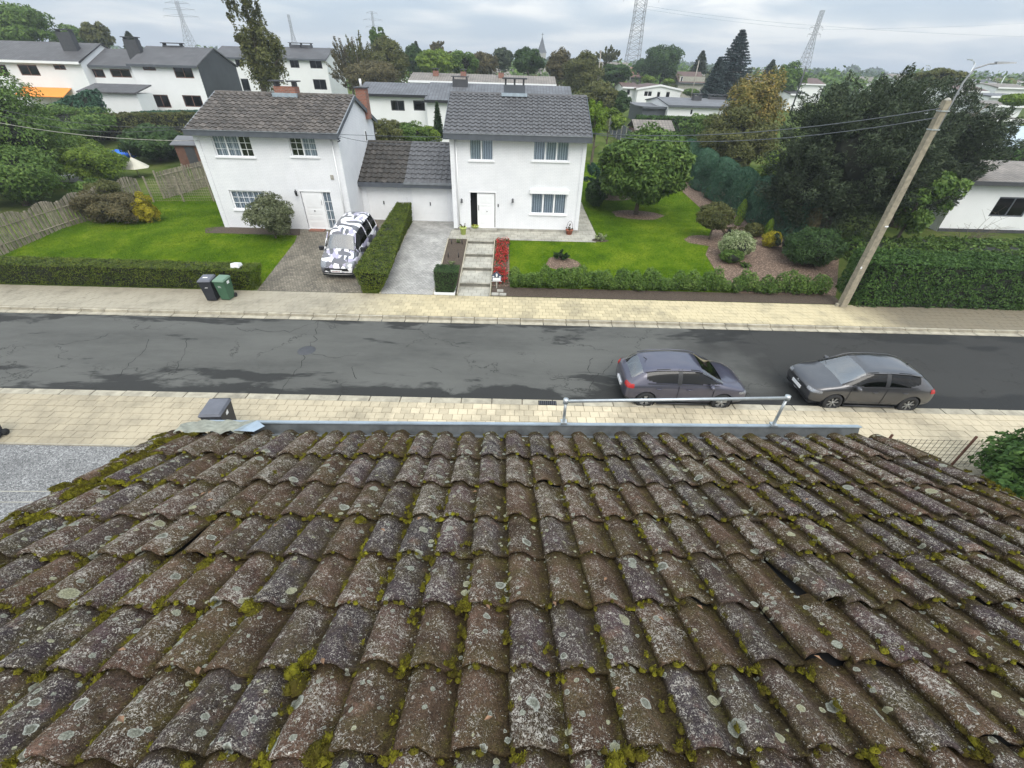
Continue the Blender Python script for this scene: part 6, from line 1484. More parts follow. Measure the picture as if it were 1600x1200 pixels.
# ------------------------------------------------------------------ background trees, one by one
B_ = [
 ('tree', 'big tree rising above the roofs at the top left corner', 15, 5, 80, 115, 'broad', 15000, .24, 'leaf_mid', 75, 60),
 ('tree', 'rounded tree over the roof left of the dark chimney', 118, 38, 100, 44, 'broad', 4500, .28, 'leaf_mid', 80, 26),
 ('tree', 'pointed olive tree just right of the rounded one over the upper left roofs', 152, 36, 98, 38, 'spray', 4500, .28, 'leaf_olive', 78, 26),
 ('tree', 'dark low tree behind the chimney of the far left house', 95, 52, 104, 30, 'broad', 2500, .28, 'leaf_dark', 80, 18),
 ('conifer', 'small dark spruce between the two upper left house roofs', 205, 50, 92, 28, 'conifer', 4500, .22, 'leaf_dark', 82, 0),
 ('tree', 'twiggy brown tree beside the house with bare creeper', 545, 66, 78, 62, 'bare', 6500, .16, 'leaf_brown', 142, 60),
 ('tree', 'silvery branched birch in the middle of the twiggy bushes', 562, 57, 76, 40, 'bare', 3500, .15, 'leaf_olive', 140, 40),
 ('tree', 'dense olive and russet tree left of the bungalow rooftops', 605, 62, 80, 62, 'spray', 13000, .20, 'leaf_olive', 135, 60),
 ('tree', 'bright topped green tree poking above the russet one', 590, 44, 92, 26, 'broad', 3500, .22, 'leaf_mid', 80, 20),
 ('tree', 'brown green bush at the foot of the twiggy group', 580, 95, 74, 80, 'spray', 9000, .18, 'leaf_brown', 142, 50),
 ('tree', 'dark green tree right of the russet tree, behind the long low roof', 648, 70, 96, 34, 'spray', 5000, .24, 'leaf_deep', 116, 30),
 ('conifer', 'slim dark spruce above the bright green bushes', 651, 65, 104, 18, 'conifer', 2500, .24, 'leaf_dark', 100, 0),
 ('tree', 'bright green rounded bush above the long low roof, left', 680, 78, 86, 62, 'broad', 8000, .22, 'leaf_light', 118, 36),
 ('tree', 'bright green bush above the long low roof, right of the larger one', 722, 80, 88, 48, 'broad', 6000, .22, 'leaf_mid', 118, 30),
 ('tree', 'reddish tree between the green bushes and the dark round tree', 756, 82, 96, 40, 'spray', 4500, .24, 'leaf_brown', 118, 26),
 ('tree', 'dusky tree behind the reddish one, below the white cloud', 784, 74, 110, 34, 'broad', 3500, .28, 'leaf_dark', 112, 22),
 ('tree', 'tree in thin brown leaf behind the bright green bushes', 685, 66, 112, 40, 'bare', 3500, .26, 'leaf_brown', 100, 30),
 ('tree', 'dark round tree directly left of the church spire', 826, 75, 92, 44, 'broad', 7500, .23, 'leaf_deep', 118, 34),
 ('tree', 'russet tree just right of the church spire', 873, 78, 90, 40, 'spray', 5500, .22, 'leaf_brown', 130, 28),
 ('tree', 'big olive tree behind the wooden pole, right of the russet tree', 912, 84, 82, 62, 'spray', 12000, .20, 'leaf_olive', 145, 50),
 ('tree', 'green shrubby tree below the wooden pole behind the dark fence', 935, 128, 70, 60, 'spray', 8000, .18, 'leaf_olive', 178, 40),
 ('tree', 'dark bushy tree before the white bungalow, right of the shrubby one', 968, 140, 70, 34, 'broad', 4500, .18, 'leaf_deep', 180, 26),
 ('tree', 'dense deep green tree wall just left of the big pylon', 963, 100, 100, 46, 'broad', 8000, .24, 'leaf_deep', 130, 34),
 ('tree', 'thin grey leaved tree over the hidden grey roof', 950, 76, 130, 40, 'bare', 4500, .3, 'leaf_olive', 105, 30),
 ('tree', 'large rounded dark tree above the white bungalow', 1036, 70, 120, 54, 'spray', 14000, .28, 'leaf_deep', 126, 60),
 ('tree', 'lower bushy tree left of the large rounded dark one', 1004, 93, 128, 28, 'broad', 3500, .3, 'leaf_deep', 118, 20),
 ('shrub', 'clipped yellow green bush over the roof of the white bungalow, left', 1013, 118, 104, 22, 'round', 2500, .2, 'leaf_light', 130, 0),
 ('shrub', 'clipped green bush over the roof of the white bungalow, right', 1045, 123, 104, 18, 'round', 2200, .2, 'leaf_light', 131, 0),
 ('conifer', 'dark green conifer standing behind the pale gabled house', 1095, 80, 130, 28, 'conifer', 5000, .3, 'leaf_dark', 114, 0),
 ('conifer', 'tall blue grey spruce, the highest conifer right of the big pylon', 1147, 48, 88, 78, 'conifer', 22000, .23, 'leaf_bluegrey', 154, 0),
 ('conifer', 'lower blue grey spruce joined to the left of the tall one', 1118, 90, 86, 40, 'conifer', 8000, .22, 'leaf_bluegrey', 154, 0),
 ('conifer', 'small dark conifer on the skyline between the spruce and the orange tree', 1205, 94, 120, 22, 'conifer', 3000, .28, 'leaf_dark', 118, 0),
 ('tree', 'green tree behind the orange one, below the right lattice tower', 1235, 96, 100, 44, 'broad', 6500, .24, 'leaf_mid', 150, 30),
 ('tree', 'yellow green bush at the left foot of the big pylon, before the red roof', 1080, 138, 100, 26, 'round', 2500, .2, 'leaf_mid', 150, 0),
 ('tree', 'pale green tree right of the dark evergreen top', 1468, 108, 70, 60, 'broad', 6500, .2, 'leaf_olive', 135, 30),
 ('shrub', 'bright lime green round bush among the bungalows at the right edge', 1590, 146, 62, 46, 'round', 4000, .16, 'leaf_lime', 166, 0)]
for nm, lab, px, pt, Y, w_, kind, n, size, mt, pb, cl in B_:
    if kind == 'spray': kind = 'broad'; n = int(n*1.25); cl = int(cl*1.3)
    tpx({'tree': 'broadleaf_tree', 'conifer': 'conifer', 'shrub': 'round_bush'}[nm], lab, nm, px, pt, Y, w_, kind, int(n*1.3), size*.85, mt, pbot=pb, clumps=max(cl*2, 10), aspect=.42, limbs=4, core=(.5 if kind in ('broad', 'spray') else 0))
# tall leaning poplar beside the left house chimney
c = onY(412, 150, 50); pt_ = thing('poplar', 'tall slender two headed poplar leaning left above the left house roof', 'tree', (c.x, 50, G(50)))
t0 = Vector((0, 0, 0)); tops = onY(372, -30, 50)-Vector((c.x, 50, G(50))); mid = onY(408, 120, 50)-Vector((c.x, 50, G(50))); fk = onY(402, 85, 50)-Vector((c.x, 50, G(50)))
MB().tube([t0, mid, fk, fk.lerp(tops, .5)+Vector((.1, 0, 0)), tops], [.34, .26, .2, .13, .03], 9).build('trunk', M['bark'], pt_, True)
b2 = onY(436, 92, 50)-Vector((c.x, 50, G(50))); MB().tube([mid, mid.lerp(b2, .5)+Vector((.2, 0, 0)), b2], [.18, .12, .05], 7).build('bough', M['bark'], pt_, True)
me = crown_mesh('spray', 1.75, 1.6, 4.4, 10000, .11, 70, .5); o = link('crown', me, None, mats=M['leaf_olive']); o.parent = pt_; q = onY(380, 20, 50)-Vector((c.x, 50, G(50))); o.location = q; o.rotation_euler = (0, -.12, 0)
me = crown_mesh('broad', 1.75, 1.7, 2.9, 9000, .11, 50, .5); o = link('crown', me, None, mats=M['leaf_olive']); o.parent = pt_; q = onY(413, 92, 50)-Vector((c.x, 50, G(50))); o.location = q
# far skyline woods and rooftops that read as one mass
def belt(name, label, y0, y1, x0, x1, n, hmin, hmax, size, mat, seed):
    r2 = np.random.default_rng(seed); cx = r2.uniform(x0, x1, n); cy_ = r2.uniform(y0, y1, n); R_ = r2.uniform(hmin, hmax, n)
    P = []; Nn = []
    for x, y, r in zip(cx, cy_, R_):
        m_ = 190; d = unit(r2.normal(0, 1, (m_, 3))); d[:, 2] = np.abs(d[:, 2]); q = d*np.array([r*.75, r*.75, r])*r2.uniform(.75, 1.05, (m_, 1))
        P.append(q+np.array([x, y, G(y)-.2])); Nn.append(d)
    o = link(name, quads_mesh(name, leafs(np.concatenate(P), np.concatenate(Nn), size, .6, .5)), None, mats=M[mat]); tag(o, label, 'woods', kind='stuff')
belt('distant_woods', 'nearest strip of mixed trees behind the houses', 112, 200, -190, 260, 300, 3.6, 7.6, .50, 'leaf_mid', 1)
belt('distant_woods', 'middle strip of hazy trees on the skyline', 210, 420, -420, 560, 460, 5, 9.5, .95, 'leaf_deep', 2)
belt('distant_woods', 'scattered olive trees among the distant roofs', 120, 330, -250, 420, 260, 3.5, 7.5, .65, 'leaf_olive', 3)
belt('distant_woods', 'farthest pale tree line along the horizon', 500, 1400, -1600, 1900, 900, 8, 15, 2.8, 'leaf_deep', 4)
rr = random.Random(31)
rw = MB(); rr_ = MB()
for i in range(70):
    y = rr.uniform(140, 420); x = rr.uniform(-.55, 1.05)*y*1.15; w_ = rr.uniform(5, 9); zg = G(y); h = rr.uniform(2.2, 3.4)
    rw.box((x-w_, y, zg-.5), (x+w_, y+8, zg+h))
    rr_.hexa([(x-w_-.3, y-.3, zg+h+.01), (x+w_+.3, y-.3, zg+h+.01), (x+w_+.3, y+4, zg+h+1.6), (x-w_-.3, y+4, zg+h+1.6), (x-w_-.3, y-.3, zg+h+.15), (x+w_+.3, y-.3, zg+h+.15), (x+w_+.3, y+4, zg+h+1.8), (x-w_-.3, y+4, zg+h+1.8)])
    rr_.hexa([(x-w_-.3, y+4, zg+h+1.6), (x+w_+.3, y+4, zg+h+1.6), (x+w_+.3, y+8.3, zg+h+.01), (x-w_-.3, y+8.3, zg+h+.01), (x-w_-.3, y+4, zg+h+1.8), (x+w_+.3, y+4, zg+h+1.8), (x+w_+.3, y+8.3, zg+h+.15), (x-w_-.3, y+8.3, zg+h+.15)])
o = rw.build('distant_houses', M['wall_far']); tag(o, 'walls of the many small far houses among the skyline trees', 'houses', kind='stuff')
o2 = rr_.build('distant_roofs', M['roof_tan']); tag(o2, 'roofs of the many small far houses among the skyline trees', 'roofs', kind='stuff')
# church spire
Y = 420; c = onY(845, 108, Y); sp = thing('church', 'thin grey church spire rising over the trees in the middle of the skyline', 'church', (c.x, Y, 4.6))
zt = onY(845.5, 57, Y).z; zs = onY(845, 80, Y).z
MB().box((c.x-3.2, Y-3.2, 4), (c.x+3.2, Y+3.2, zs-1)).build('tower', M['concrete'], sp); MB().lathe([(3.9, zs-1), (2.4, zs+2), (.12, zt)], (c.x, Y, 0), 8, sm=False).build('spire', M['slate_wall'], sp); MB().box((c.x-.15, Y-.15, zt-.5), (c.x+.15, Y+.15, zt+2.2)).box((c.x-.8, Y-.12, zt+1.1), (c.x+.8, Y+.12, zt+1.35)).build('cross', M['fascia_dark'], sp)

# ------------------------------------------------------------------ lattice pylons and poles
steel = plain('weathered steel', (.30, .31, .33), .6, .2)
def pylon(label, px_top, y_top, px_bot, Y, wb, wt, arms, name='pylon', th=.10, nseg=14, cat='pylon'):
    zt = onY(px_top, y_top, Y).z; x = onY(px_bot, 115, Y).x; zg = G(Y); h = zt-zg
    t = thing(name, label, cat, (x, Y, zg))
    def wid(f): return wb+(wt-wb)*min(1, f/.72)
    legs = MB(); br = MB(); cs = [(-1, -1), (1, -1), (1, 1), (-1, 1)]
    fs = [1-(1-i/nseg)**1.25 for i in range(nseg+1)]; fs = [i/nseg for i in range(nseg+1)]
    for a, b in cs: legs.tube([(a*wid(f)/2, b*wid(f)/2, h*f) for f in fs], th, 4, sm=False)
    for f0, f1 in zip(fs, fs[1:]):
        for (a, b), (c_, d_) in zip(cs, cs[1:]+cs[:1]):
            p0 = Vector((a*wid(f0)/2, b*wid(f0)/2, h*f0)); p1 = Vector((c_*wid(f1)/2, d_*wid(f1)/2, h*f1)); q0 = Vector((c_*wid(f0)/2, d_*wid(f0)/2, h*f0)); q1 = Vector((a*wid(f1)/2, b*wid(f1)/2, h*f1))
            br.tube([p0, p1], th*.55, 3, cap=False, sm=False); br.tube([q0, q1], th*.55, 3, cap=False, sm=False); br.tube([q1, p1], th*.5, 3, cap=False, sm=False)
    legs.build('legs', steel, t, True); br.build('braces', steel, t, True)
    for f, L_ in arms:
        am = MB(); z = h*f; w_ = wid(f)/2
        for s in (-1, 1):
            am.tube([(s*w_, -w_, z), (s*L_, 0, z+.1)], th*.7, 3, sm=False); am.tube([(s*w_, w_, z), (s*L_, 0, z+.1)], th*.7, 3, sm=False); am.tube([(s*w_, 0, z+h*.035), (s*L_, 0, z+.1)], th*.7, 3, sm=False); am.tube([(s*L_, 0, z), (s*L_, 0, z-h*.03)], th*.6, 3, sm=False)
        am.build('cross_arm', steel, t, True)
    return t, x, zg, h
pylon('biggest lattice pylon on the skyline, cut off by the top of the picture', 998, -14, 985, 165, 4.6, 2.9, [(.93, 5.0), (1.0, 3.4)], th=.085, nseg=16)
pylon('tall thin lattice pylon with three arms above the upper left roofs', 287, 2, 312, 290, 7, 1.2, [(.97, 6), (.88, 8), (.78, 9)], th=.10)
pylon('slim lattice mast above the roof with bare creeper', 460, 23, 470, 330, 5, 1.0, [], 'mast', .11, 12, 'mast')
pylon('distant pylon just above the bright topped green tree', 590, 18, 593, 420, 8, 1.0, [(.97, 4), (.86, 7), (.74, 6)], th=.12)
pylon('lattice tower at the right, between the orange tree and the dark evergreen', 1277, 16, 1252, 190, 4.6, 1.0, [(.80, 2.2), (.72, 2.2)], th=.075, nseg=18)
# high voltage wires
def wire(label, pts, r=.04, name='power_line', mat='fascia_dark', sag=0):
    P = []
    for a, b in zip(pts, pts[1:]):
        a, b = Vector(a), Vector(b)
        for i in range(12): t = i/12; P.append(a.lerp(b, t)-Vector((0, 0, sag*4*t*(1-t))))
    P.append(Vector(pts[-1])); return solo(MB().tube(P, r, 5), name, mat, label, 'cable')
wire('upper high voltage line sweeping right from the big pylon', [onY(1002, 8, 165), onY(1278, 40, 190), onY(1640, 58, 230)], .035, mat='zinc', sag=.5)
wire('lower high voltage line sweeping right from the big pylon', [onY(995, 12, 165), onY(1276, 46, 190), onY(1640, 34, 230)], .03, mat='zinc', sag=.5)
def lamp_post(label, px, pbot, ptop, Y, hx, r=.08, arm=True, mat='woodpost', name='street_lamp', cat='street lamp'):
    c = onY(px, pbot, Y); zt = onY(px, ptop, Y).z; zg = G(Y); t = thing(name, label, cat, (c.x, Y, zg))
    MB().tube([(0, 0, 0), (0, 0, zt-zg)], [r, r*.7], 8).build('pole', M[mat], t, True)
    if arm:
        MB().tube([(0, 0, zt-zg-.3), (hx*.3, 0, zt-zg+.15), (hx, 0, zt-zg+.3)], r*.5, 6).build('arm', M['galv'], t, True); MB().box((hx-.3, -.12, zt-zg+.25), (hx+.35, .12, zt-zg+.37)).build('lamp_head', M['galv'], t, True)
    return t
lamp_post('pale wooden pole behind the olive tree in the middle distance', 931, 150, 78, 80, .4, .11, mat='paletrunk', name='wooden_pole', cat='pole', arm=False)
lamp_post('pale pole before the pale gabled house, left of the blue spruce', 1080, 150, 94, 96, .4, .12, mat='paletrunk', name='wooden_pole', cat='pole', arm=False)
lamp_post('distant street lamp just left of the lamp pole top, its head pointing left', 1497, 150, 97, 75, -1.0, .09, mat='galv')
lamp_post('second distant street lamp, right edge, between the bungalow roofs', 1553, 150, 118, 110, .9, .1, mat='galv')
lamp_post('small distant lamp above the top of the dark evergreen', 1441, 135, 105, 110, -.9, .08, mat='galv')
lamp_post('dark cable post in front of the right lattice tower', 1244, 150, 104, 88, .4, .14, arm=False, mat='fascia_dark', name='cable_post', cat='pole')

# ------------------------------------------------------------------ the leaning looking concrete lamp pole in the foreground
M['lamp_grey'] = plain('grey lamp bracket', (.27, .28, .29), .6, .2)
lp = thing('lamp_pole', 'tall square concrete pole with a slim grey street lamp bracket on the right pavement', 'street lamp', (15.95, 19.16, .12))
pm = MB(); h = 8.28; s0, s1 = .15, .105
pm.hexa([(-s0, -s0, -.1), (s0, -s0, -.1), (s0, s0, -.1), (-s0, s0, -.1), (-s1, -s1, h), (s1, -s1, h), (s1, s1, h), (-s1, s1, h)]); pole_c = plain('lichen stained concrete', (.27, .24, .18), .9, var=.3, scale=6, bump=.6, bscale=40); pm.build('pole', pole_c, lp, True)
cp = MB().lathe([(.105*1.38, h+.002), (.10, h+.06), (0, h+.09)], (0, 0, 0), 4); cp.build('cap', M['concrete'], lp, True)
MB().tube([(.15, -.05, h-1.2), (.17, -.05, h-.2), (.20, -.05, h+.55), (.34, -.05, h+.95), (.75, -.07, h+1.10), (1.05, -.08, h+1.12)], [.028, .030, .030, .028, .025, .025], 8).build('arm', M['lamp_grey'], lp, True)
MB().hexa([(.95, -.15, h+1.09), (1.62, -.16, h+1.13), (1.62, .0, h+1.13), (.95, .0, h+1.09), (.95, -.13, h+1.17), (1.62, -.14, h+1.17), (1.62, -.02, h+1.17), (.95, -.02, h+1.17)]).build('lamp_head', M['lamp_grey'], lp, True)
for z in (h-.95, h-.35): MB().box((-.125, -.135, z), (.19, .135, z+.04)).build('clamp', M['galv'], lp, True)
MB().box((-.16, -.17, 1.9), (-.10, -.151, 2.0)).box((-.02, -.17, 3.75), (.12, -.14, 3.80)).build('pole_tag', M['white'], lp, True)
solo(MB().box((15.62, 19.08, .12), (15.74, 19.20, .26)), 'stone', 'slab_near' if False else 'kerb', 'small pale block at the left foot of the concrete lamp pole', 'stone')
# overhead cables
T = Vector((15.9, 19.1, 8.1)); hr = onY(926, 208, 26.7); gl2 = Vector((LX1+.25, 25.9, 5.75)); hl_ = onY(527, 212, 26.0)
wire('upper of the two thick cables from the concrete pole to the right house roof corner', [T+Vector((-.1, 0, .05)), hr], .017, 'overhead_cable', 'fascia', .42)
wire('lower of the two thick cables from the concrete pole to the right house roof corner', [T+Vector((-.1, 0, -.25)), hr+Vector((.05, -.02, -.04))], .016, 'overhead_cable', 'fascia', .55)
ra = onY(700, 215, 26.6)
wire('slack cable between the left house gable corner and the right house', [hl_, ra], .012, 'overhead_cable', 'fascia', .35)
wire('straight cable from the left house eaves to the right house eaves', [onY(530, 210, 26.0), onY(690, 214, 26.6)], .012, 'overhead_cable', 'fascia', .02)
Lc = onY(290, 198, 26.0)
wire('upper dark cable running left from the left house roof corner', [Lc, onY(-60, 155, 33)], .013, 'overhead_cable', 'fascia_dark', .5)
wire('second dark cable running left from the left house roof corner', [Lc+Vector((0, 0, -.05)), onY(-60, 163, 32)], .012, 'overhead_cable', 'fascia_dark', .7)
wire('lower pale cable running left from the left house wall', [onY(310, 220, 26.4), onY(-60, 180, 30)], .015, 'overhead_cable', 'concrete', .35)

# ------------------------------------------------------------------ cars
def car(root, ST, wheels, R, paint, front_at, parts, glassmat='carglass', rail=True, lvl=3):
    """ST: stations (x, zlow, zbelt, ztop, wlow, wbelt, wtop) from rear to front; front is +x"""
    def section(s):
        x, zl, zb, zt, wl, wb, wt = s
        pts = [(wl*.55, zl), (wl, zl+.03), (wb*1.0, zl+(zb-zl)*.45), (wb*.995, zl+(zb-zl)*.82), (wb*.955, zb), (wt, zt-.045), (wt*.55, zt-.004), (0, zt)]
        return [(x, y, z) for y, z in pts]+[(x, -y, z) for y, z in reversed(pts[:-1])]
    V = []; Fc = []; n = 15
    for s in ST: V += section(s)
    for i in range(len(ST)-1):
        for j in range(n-1): Fc.append((i*n+j, i*n+j+1, (i+1)*n+j+1, (i+1)*n+j))
        Fc.append((i*n+n-1, i*n, (i+1)*n, (i+1)*n+n-1))
    for base, fl in ((0, False), ((len(ST)-1)*n, True)):
        for a in range(7):
            q = (base+a, base+a+1, base+n-2-a, base+n-1-a) if a < 6 else (base+6, base+7, base+8)
            Fc.append(q if fl else tuple(reversed(q)))
    me = bpy.data.meshes.new('b'); me.from_pydata(V, [], Fc); me.update()
    ob = bpy.data.objects.new('tmp', me); COL.objects.link(ob)
    md = ob.modifiers.new('s', 'SUBSURF'); md.levels = lvl; md.render_levels = lvl
    dg = bpy.context.evaluated_depsgraph_get(); ev = ob.evaluated_get(dg); m2 = bpy.data.meshes.new_from_object(ev)
    bpy.data.objects.remove(ob)
    bm = bmesh.new(); bm.from_mesh(m2)
    bmesh.ops.recalc_face_normals(bm, faces=bm.faces[:])
    for wx in wheels:      # cut the wheel arches and pull their rims round
        kill = [f for f in bm.faces if abs(f.calc_center_median().y) > .5 and sqrt((f.calc_center_median().x-wx)**2+(f.calc_center_median().z-R)**2) < R*1.13]
        bmesh.ops.delete(bm, geom=kill, context='FACES')
        for v in bm.verts:
            if v.is_boundary and abs(v.co.y) > .45:
                d = Vector((v.co.x-wx, v.co.z-R)); L_ = d.length
                if L_ < R*1.5 and v.co.z > R*.45: v.co.x = wx+d.x/L_*R*1.17; v.co.z = R+d.y/L_*R*1.17
    bm.normal_update()
    groups = {}
    for f in bm.faces:
        c = f.calc_center_median(); k = 'body'
        for nm, test, _, _ in parts:
            if test(c, f.normal): k = nm; break
        groups.setdefault(k, []).append(f)
    body = None
    order = [('body', None, paint, 0)]+list(parts)
    for nm, _, mt, off in order:
        fs = groups.get(nm)
        if not fs: continue
        # separate islands (left and right lamps, each window) into objects of their own
        fs = set(fs); isl = []
        while fs:
            st_ = [fs.pop()]; comp = [st_[0]]
            while st_:
                f = st_.pop()
                for e_ in f.edges:
                    for g2 in e_.link_faces:
                        if g2 in fs: fs.discard(g2); st_.append(g2); comp.append(g2)
            isl.append(comp)
        if nm == 'body': isl = [sum(isl, [])]
        for comp in isl:
            if nm != 'body' and len(comp) < 3: continue
            vm = {}; vv = []; ff = []
            for f in comp:
                idx = []
                for v in f.verts:
                    if v not in vm: vm[v] = len(vv); vv.append(tuple(v.co+v.normal*off))
                    idx.append(vm[v])
                ff.append(idx)
            mm = bpy.data.meshes.new(nm); mm.from_pydata(vv, [], ff); mm.polygons.foreach_set('use_smooth', [True]*len(ff)); mm.update(); mm.materials.append(M[mt] if isinstance(mt, str) else mt)
            o = bpy.data.objects.new(nm, mm); COL.objects.link(o); o.parent = root
            if nm == 'body': body = o
    bm.free()
    # dark floor and wheel housings
    x0, x1 = ST[0][0]+.12, ST[-1][0]-.12; w_ = max(s[5] for s in ST)
    ub = MB().box((x0, -w_*.82, R*.62), (x1, w_*.82, R*1.35)); 
    for wx in wheels:
        for s in (-1, 1): ub.lathe([(R*1.15, s*(w_*.50)), (R*1.15, s*(w_*.965))], (wx, 0, R), 28, 'y')
    ub.build('underbody', M['dark'], root, True)
    return body
def wheel(root, x, y, R, spokes=5, w_=.20, twin=True):
    s = 1 if y > 0 else -1
    t = MB().lathe([(R*.62, -w_/2), (R*.93, -w_/2), (R, -w_*.36), (R, w_*.36), (R*.93, w_/2), (R*.62, w_/2), (R*.60, w_*.2)], (x, y-s*w_/2, R), 32, 'y').build('wheel', M['rubber'], root, True)
    rm = MB(); yo = y-s*.012
    rm.lathe([(R*.60, 0), (R*.66, -s*.004), (R*.60, -s*.06)], (x, yo, R), 32, 'y')
    rm.lathe([(0, 0), (R*.13, 0), (R*.15, -s*.03)], (x, yo, R), 16, 'y')
    for i in range(spokes):
        for d in ((-.13, .13) if twin else (0,)):
            a = 2*pi*i/spokes+d+.3; b = a+d*.4; r0, r1 = R*.10, R*.63; hw = .018
            u = Vector((cos(b), 0, sin(b))); v = Vector((-sin(b), 0, cos(b)))*hw; c = Vector((x, yo-s*.006, R)); y2 = Vector((0, -s*.022, 0))
            rm.hexa([c+u*r0-v, c+u*r1-v*1.3, c+u*r1-v*1.3+y2, c+u*r0-v+y2, c+u*r0+v, c+u*r1+v*1.3, c+u*r1+v*1.3+y2, c+u*r0+v+y2])
    rm.build('rim', M['alloy'], t, True)
    MB().lathe([(0, 0), (R*.64, 0)], (x, y-s*.085, R), 24, 'y').build('brake_disc', M['dark'], t, True)
    return t
def poly_tube(root, name, pts, r, mat, n=6): return MB().tube(pts, r, n).build(name, M[mat], root, True)
HB = [(-2.06, .38, .72, .82, .66, .70, .54), (-2.02, .28, .84, .95, .80, .83, .66), (-1.90, .23, .93, 1.03, .84, .87, .69), (-1.52, .19, .945, 1.36, .855, .882, .635), (-1.05, .17, .94, 1.445, .86, .885, .645), (-.36, .16, .935, 1.475, .86, .885, .65), (-.27, .16, .935, 1.475, .86, .885, .65),
      (.22, .16, .925, 1.46, .86, .885, .645), (.44, .16, .92, 1.405, .86, .883, .64), (.80, .165, .915, 1.19, .855, .88, .69), (1.16, .17, .91, 1.01, .85, .876, .74), (1.52, .18, .87, .965, .84, .87, .70), (1.86, .20, .79, .89, .80, .84, .64), (2.03, .25, .68, .77, .73, .77, .58), (2.09, .36, .60, .67, .64, .67, .50)]
def lerp_(a, b, t): return a+(b-a)*t
def side_zb(c): return .93
HBP = [
 ('windscreen', lambda c, n: .44 < c.x < 1.14 and n.z > .35 and n.x > .22 and abs(c.y) < .615+.12*(c.x-.4), 'windscreen', .002),
 ('rear_window', lambda c, n: -1.86 < c.x < -1.53 and n.x < -.30 and c.z > 1.02 and abs(c.y) < .60, 'windscreen', .002),
 ('side_window', lambda c, n: abs(n.y) > .55 and c.z > .985 and c.z < 1.385 and ((-.25 < c.x < 1.02 and c.z < 1.385-.58*max(0, c.x-.36)) or (-1.38 < c.x < -.37 and c.z > .99+.30*max(0, -1.02-c.x))), 'carglass', .002),
 ('b_pillar', lambda c, n: abs(n.y) > .55 and .965 < c.z < 1.395 and -.38 < c.x < -.24, 'black', .001),
 ('headlight', lambda c, n: c.x > 1.74 and .65 < c.z < .74 and abs(c.y) > .50 and n.x+abs(n.y) > .5, 'lamp', .006),
 ('tail_light', lambda c, n: c.x < -1.78 and .80 < c.z < .93 and abs(c.y) > .56, 'red', .008),
 ('grille', lambda c, n: c.x > 1.93 and .58 < c.z < .68 and abs(c.y) < .5, 'black', .004),
 ('air_intake', lambda c, n: c.x > 1.93 and .30 < c.z < .44 and abs(c.y) < .6, 'black', .003),
 ('rear_bumper_trim', lambda c, n: c.x < -1.88 and .28 < c.z < .42, 'black', .003),
]
def hatchback(label, paint, loc, rz, spokes, group=None):
    t = thing('parked_car', label, 'car', loc, rz, group)
    R = .315; body = car(t, HB, (-1.33, 1.235), R, paint, 1, HBP)
    for x in (-1.33, 1.235):
        for y in (-.885, .885): wheel(t, x, y, R, spokes, twin=(spokes == 5))
    for s in (-1, 1):
        MB().lathe([(0, -.02), (.09, 0), (.11, .05), (.08, .10), (0, .12)], (0, 0, 0), 10).build('mirror', M[paint], None, True)
        mo = COL.objects[-1]; mo.parent = t; mo.location = (.72, s*.96, .93); mo.scale = (.75, 1.15, 1.0)
        for x in (-.95, .05): poly_tube(t, 'door_handle', [(x-.09, s*.893, .80), (x, s*.913, .805), (x+.09, s*.893, .80)], .016, paint)
        poly_tube(t, 'roof_rail', [(1.14, s*.745, .98), (.80, s*.70, 1.145), (.44, s*.652, 1.342), (.2, s*.652, 1.39), (-.4, s*.655, 1.41), (-1.05, s*.648, 1.38), (-1.46, s*.632, 1.29)], .014, paint)
        poly_tube(t, 'window_trim', [(1.02, s*.850, .950), (.3, s*.862, .968), (-1.35, s*.855, .985)], .010, 'black')
        for x in (-.315, .86): poly_tube(t, 'door_seam', [(x, s*.880, .93), (x, s*.892, .6), (x+.02, s*.876, .25)], .008, 'dark', 4)
        poly_tube(t, 'side_skirt', [(-.92, s*.845, .20), (.84, s*.845, .20)], .03, 'black')
    MB().box((-2.095, -.26, .50), (-2.05, .26, .61)).build('number_plate', M['white'], t, True); MB().box((2.07, -.26, .44), (2.105, .26, .55)).build('number_plate', M['white'], t, True)
    poly_tube(t, 'chrome_strip', [(2.04, -.50, .62), (2.095, 0, .63), (2.04, .50, .62)], .009, 'alloy'); poly_tube(t, 'chrome_strip', [(2.0, -.62, .36), (2.085, 0, .33), (2.0, .62, .36)], .010, 'alloy')
    em = MB().lathe([(.035, 0), (.05, 0), (.05, .008), (.035, .008)], (0, 0, 0), 16).build('badge', M['alloy'], t, True); em.location = (2.10, 0, .63); em.rotation_euler = (0, pi/2, 0)
    em = MB().lathe([(.03, 0), (.045, 0), (.045, .008), (.03, .008)], (0, 0, 0), 16).build('badge', M['alloy'], t, True); em.location = (-2.045, 0, .82); em.rotation_euler = (0, -pi/2+.3, 0)
    poly_tube(t, 'aerial', [(-1.30, 0, 1.40), (-1.42, 0, 1.48)], .012, 'black')
    for s in (-.30, .30): poly_tube(t, 'wiper', [(1.14, s+.15, 1.01), (1.02, s-.25, 1.08)], .008, 'black')
    t.scale = (.97, .98, .98)
    return t
c1 = pr((5.78, 12.0, .3))
hatchback('dark indigo hatchback facing right, parked behind the pipe rail', 'indigo', (5.80, 12.03, 0), radians(-.5), 5, 'dark hatchbacks parked along the near kerb')
hatchback('dark grey hatchback facing left with its windscreen towards us, right of the indigo one', 'gunmetal', (11.95, 12.12, 0), radians(180-1.0), 7, 'dark hatchbacks parked along the near kerb')
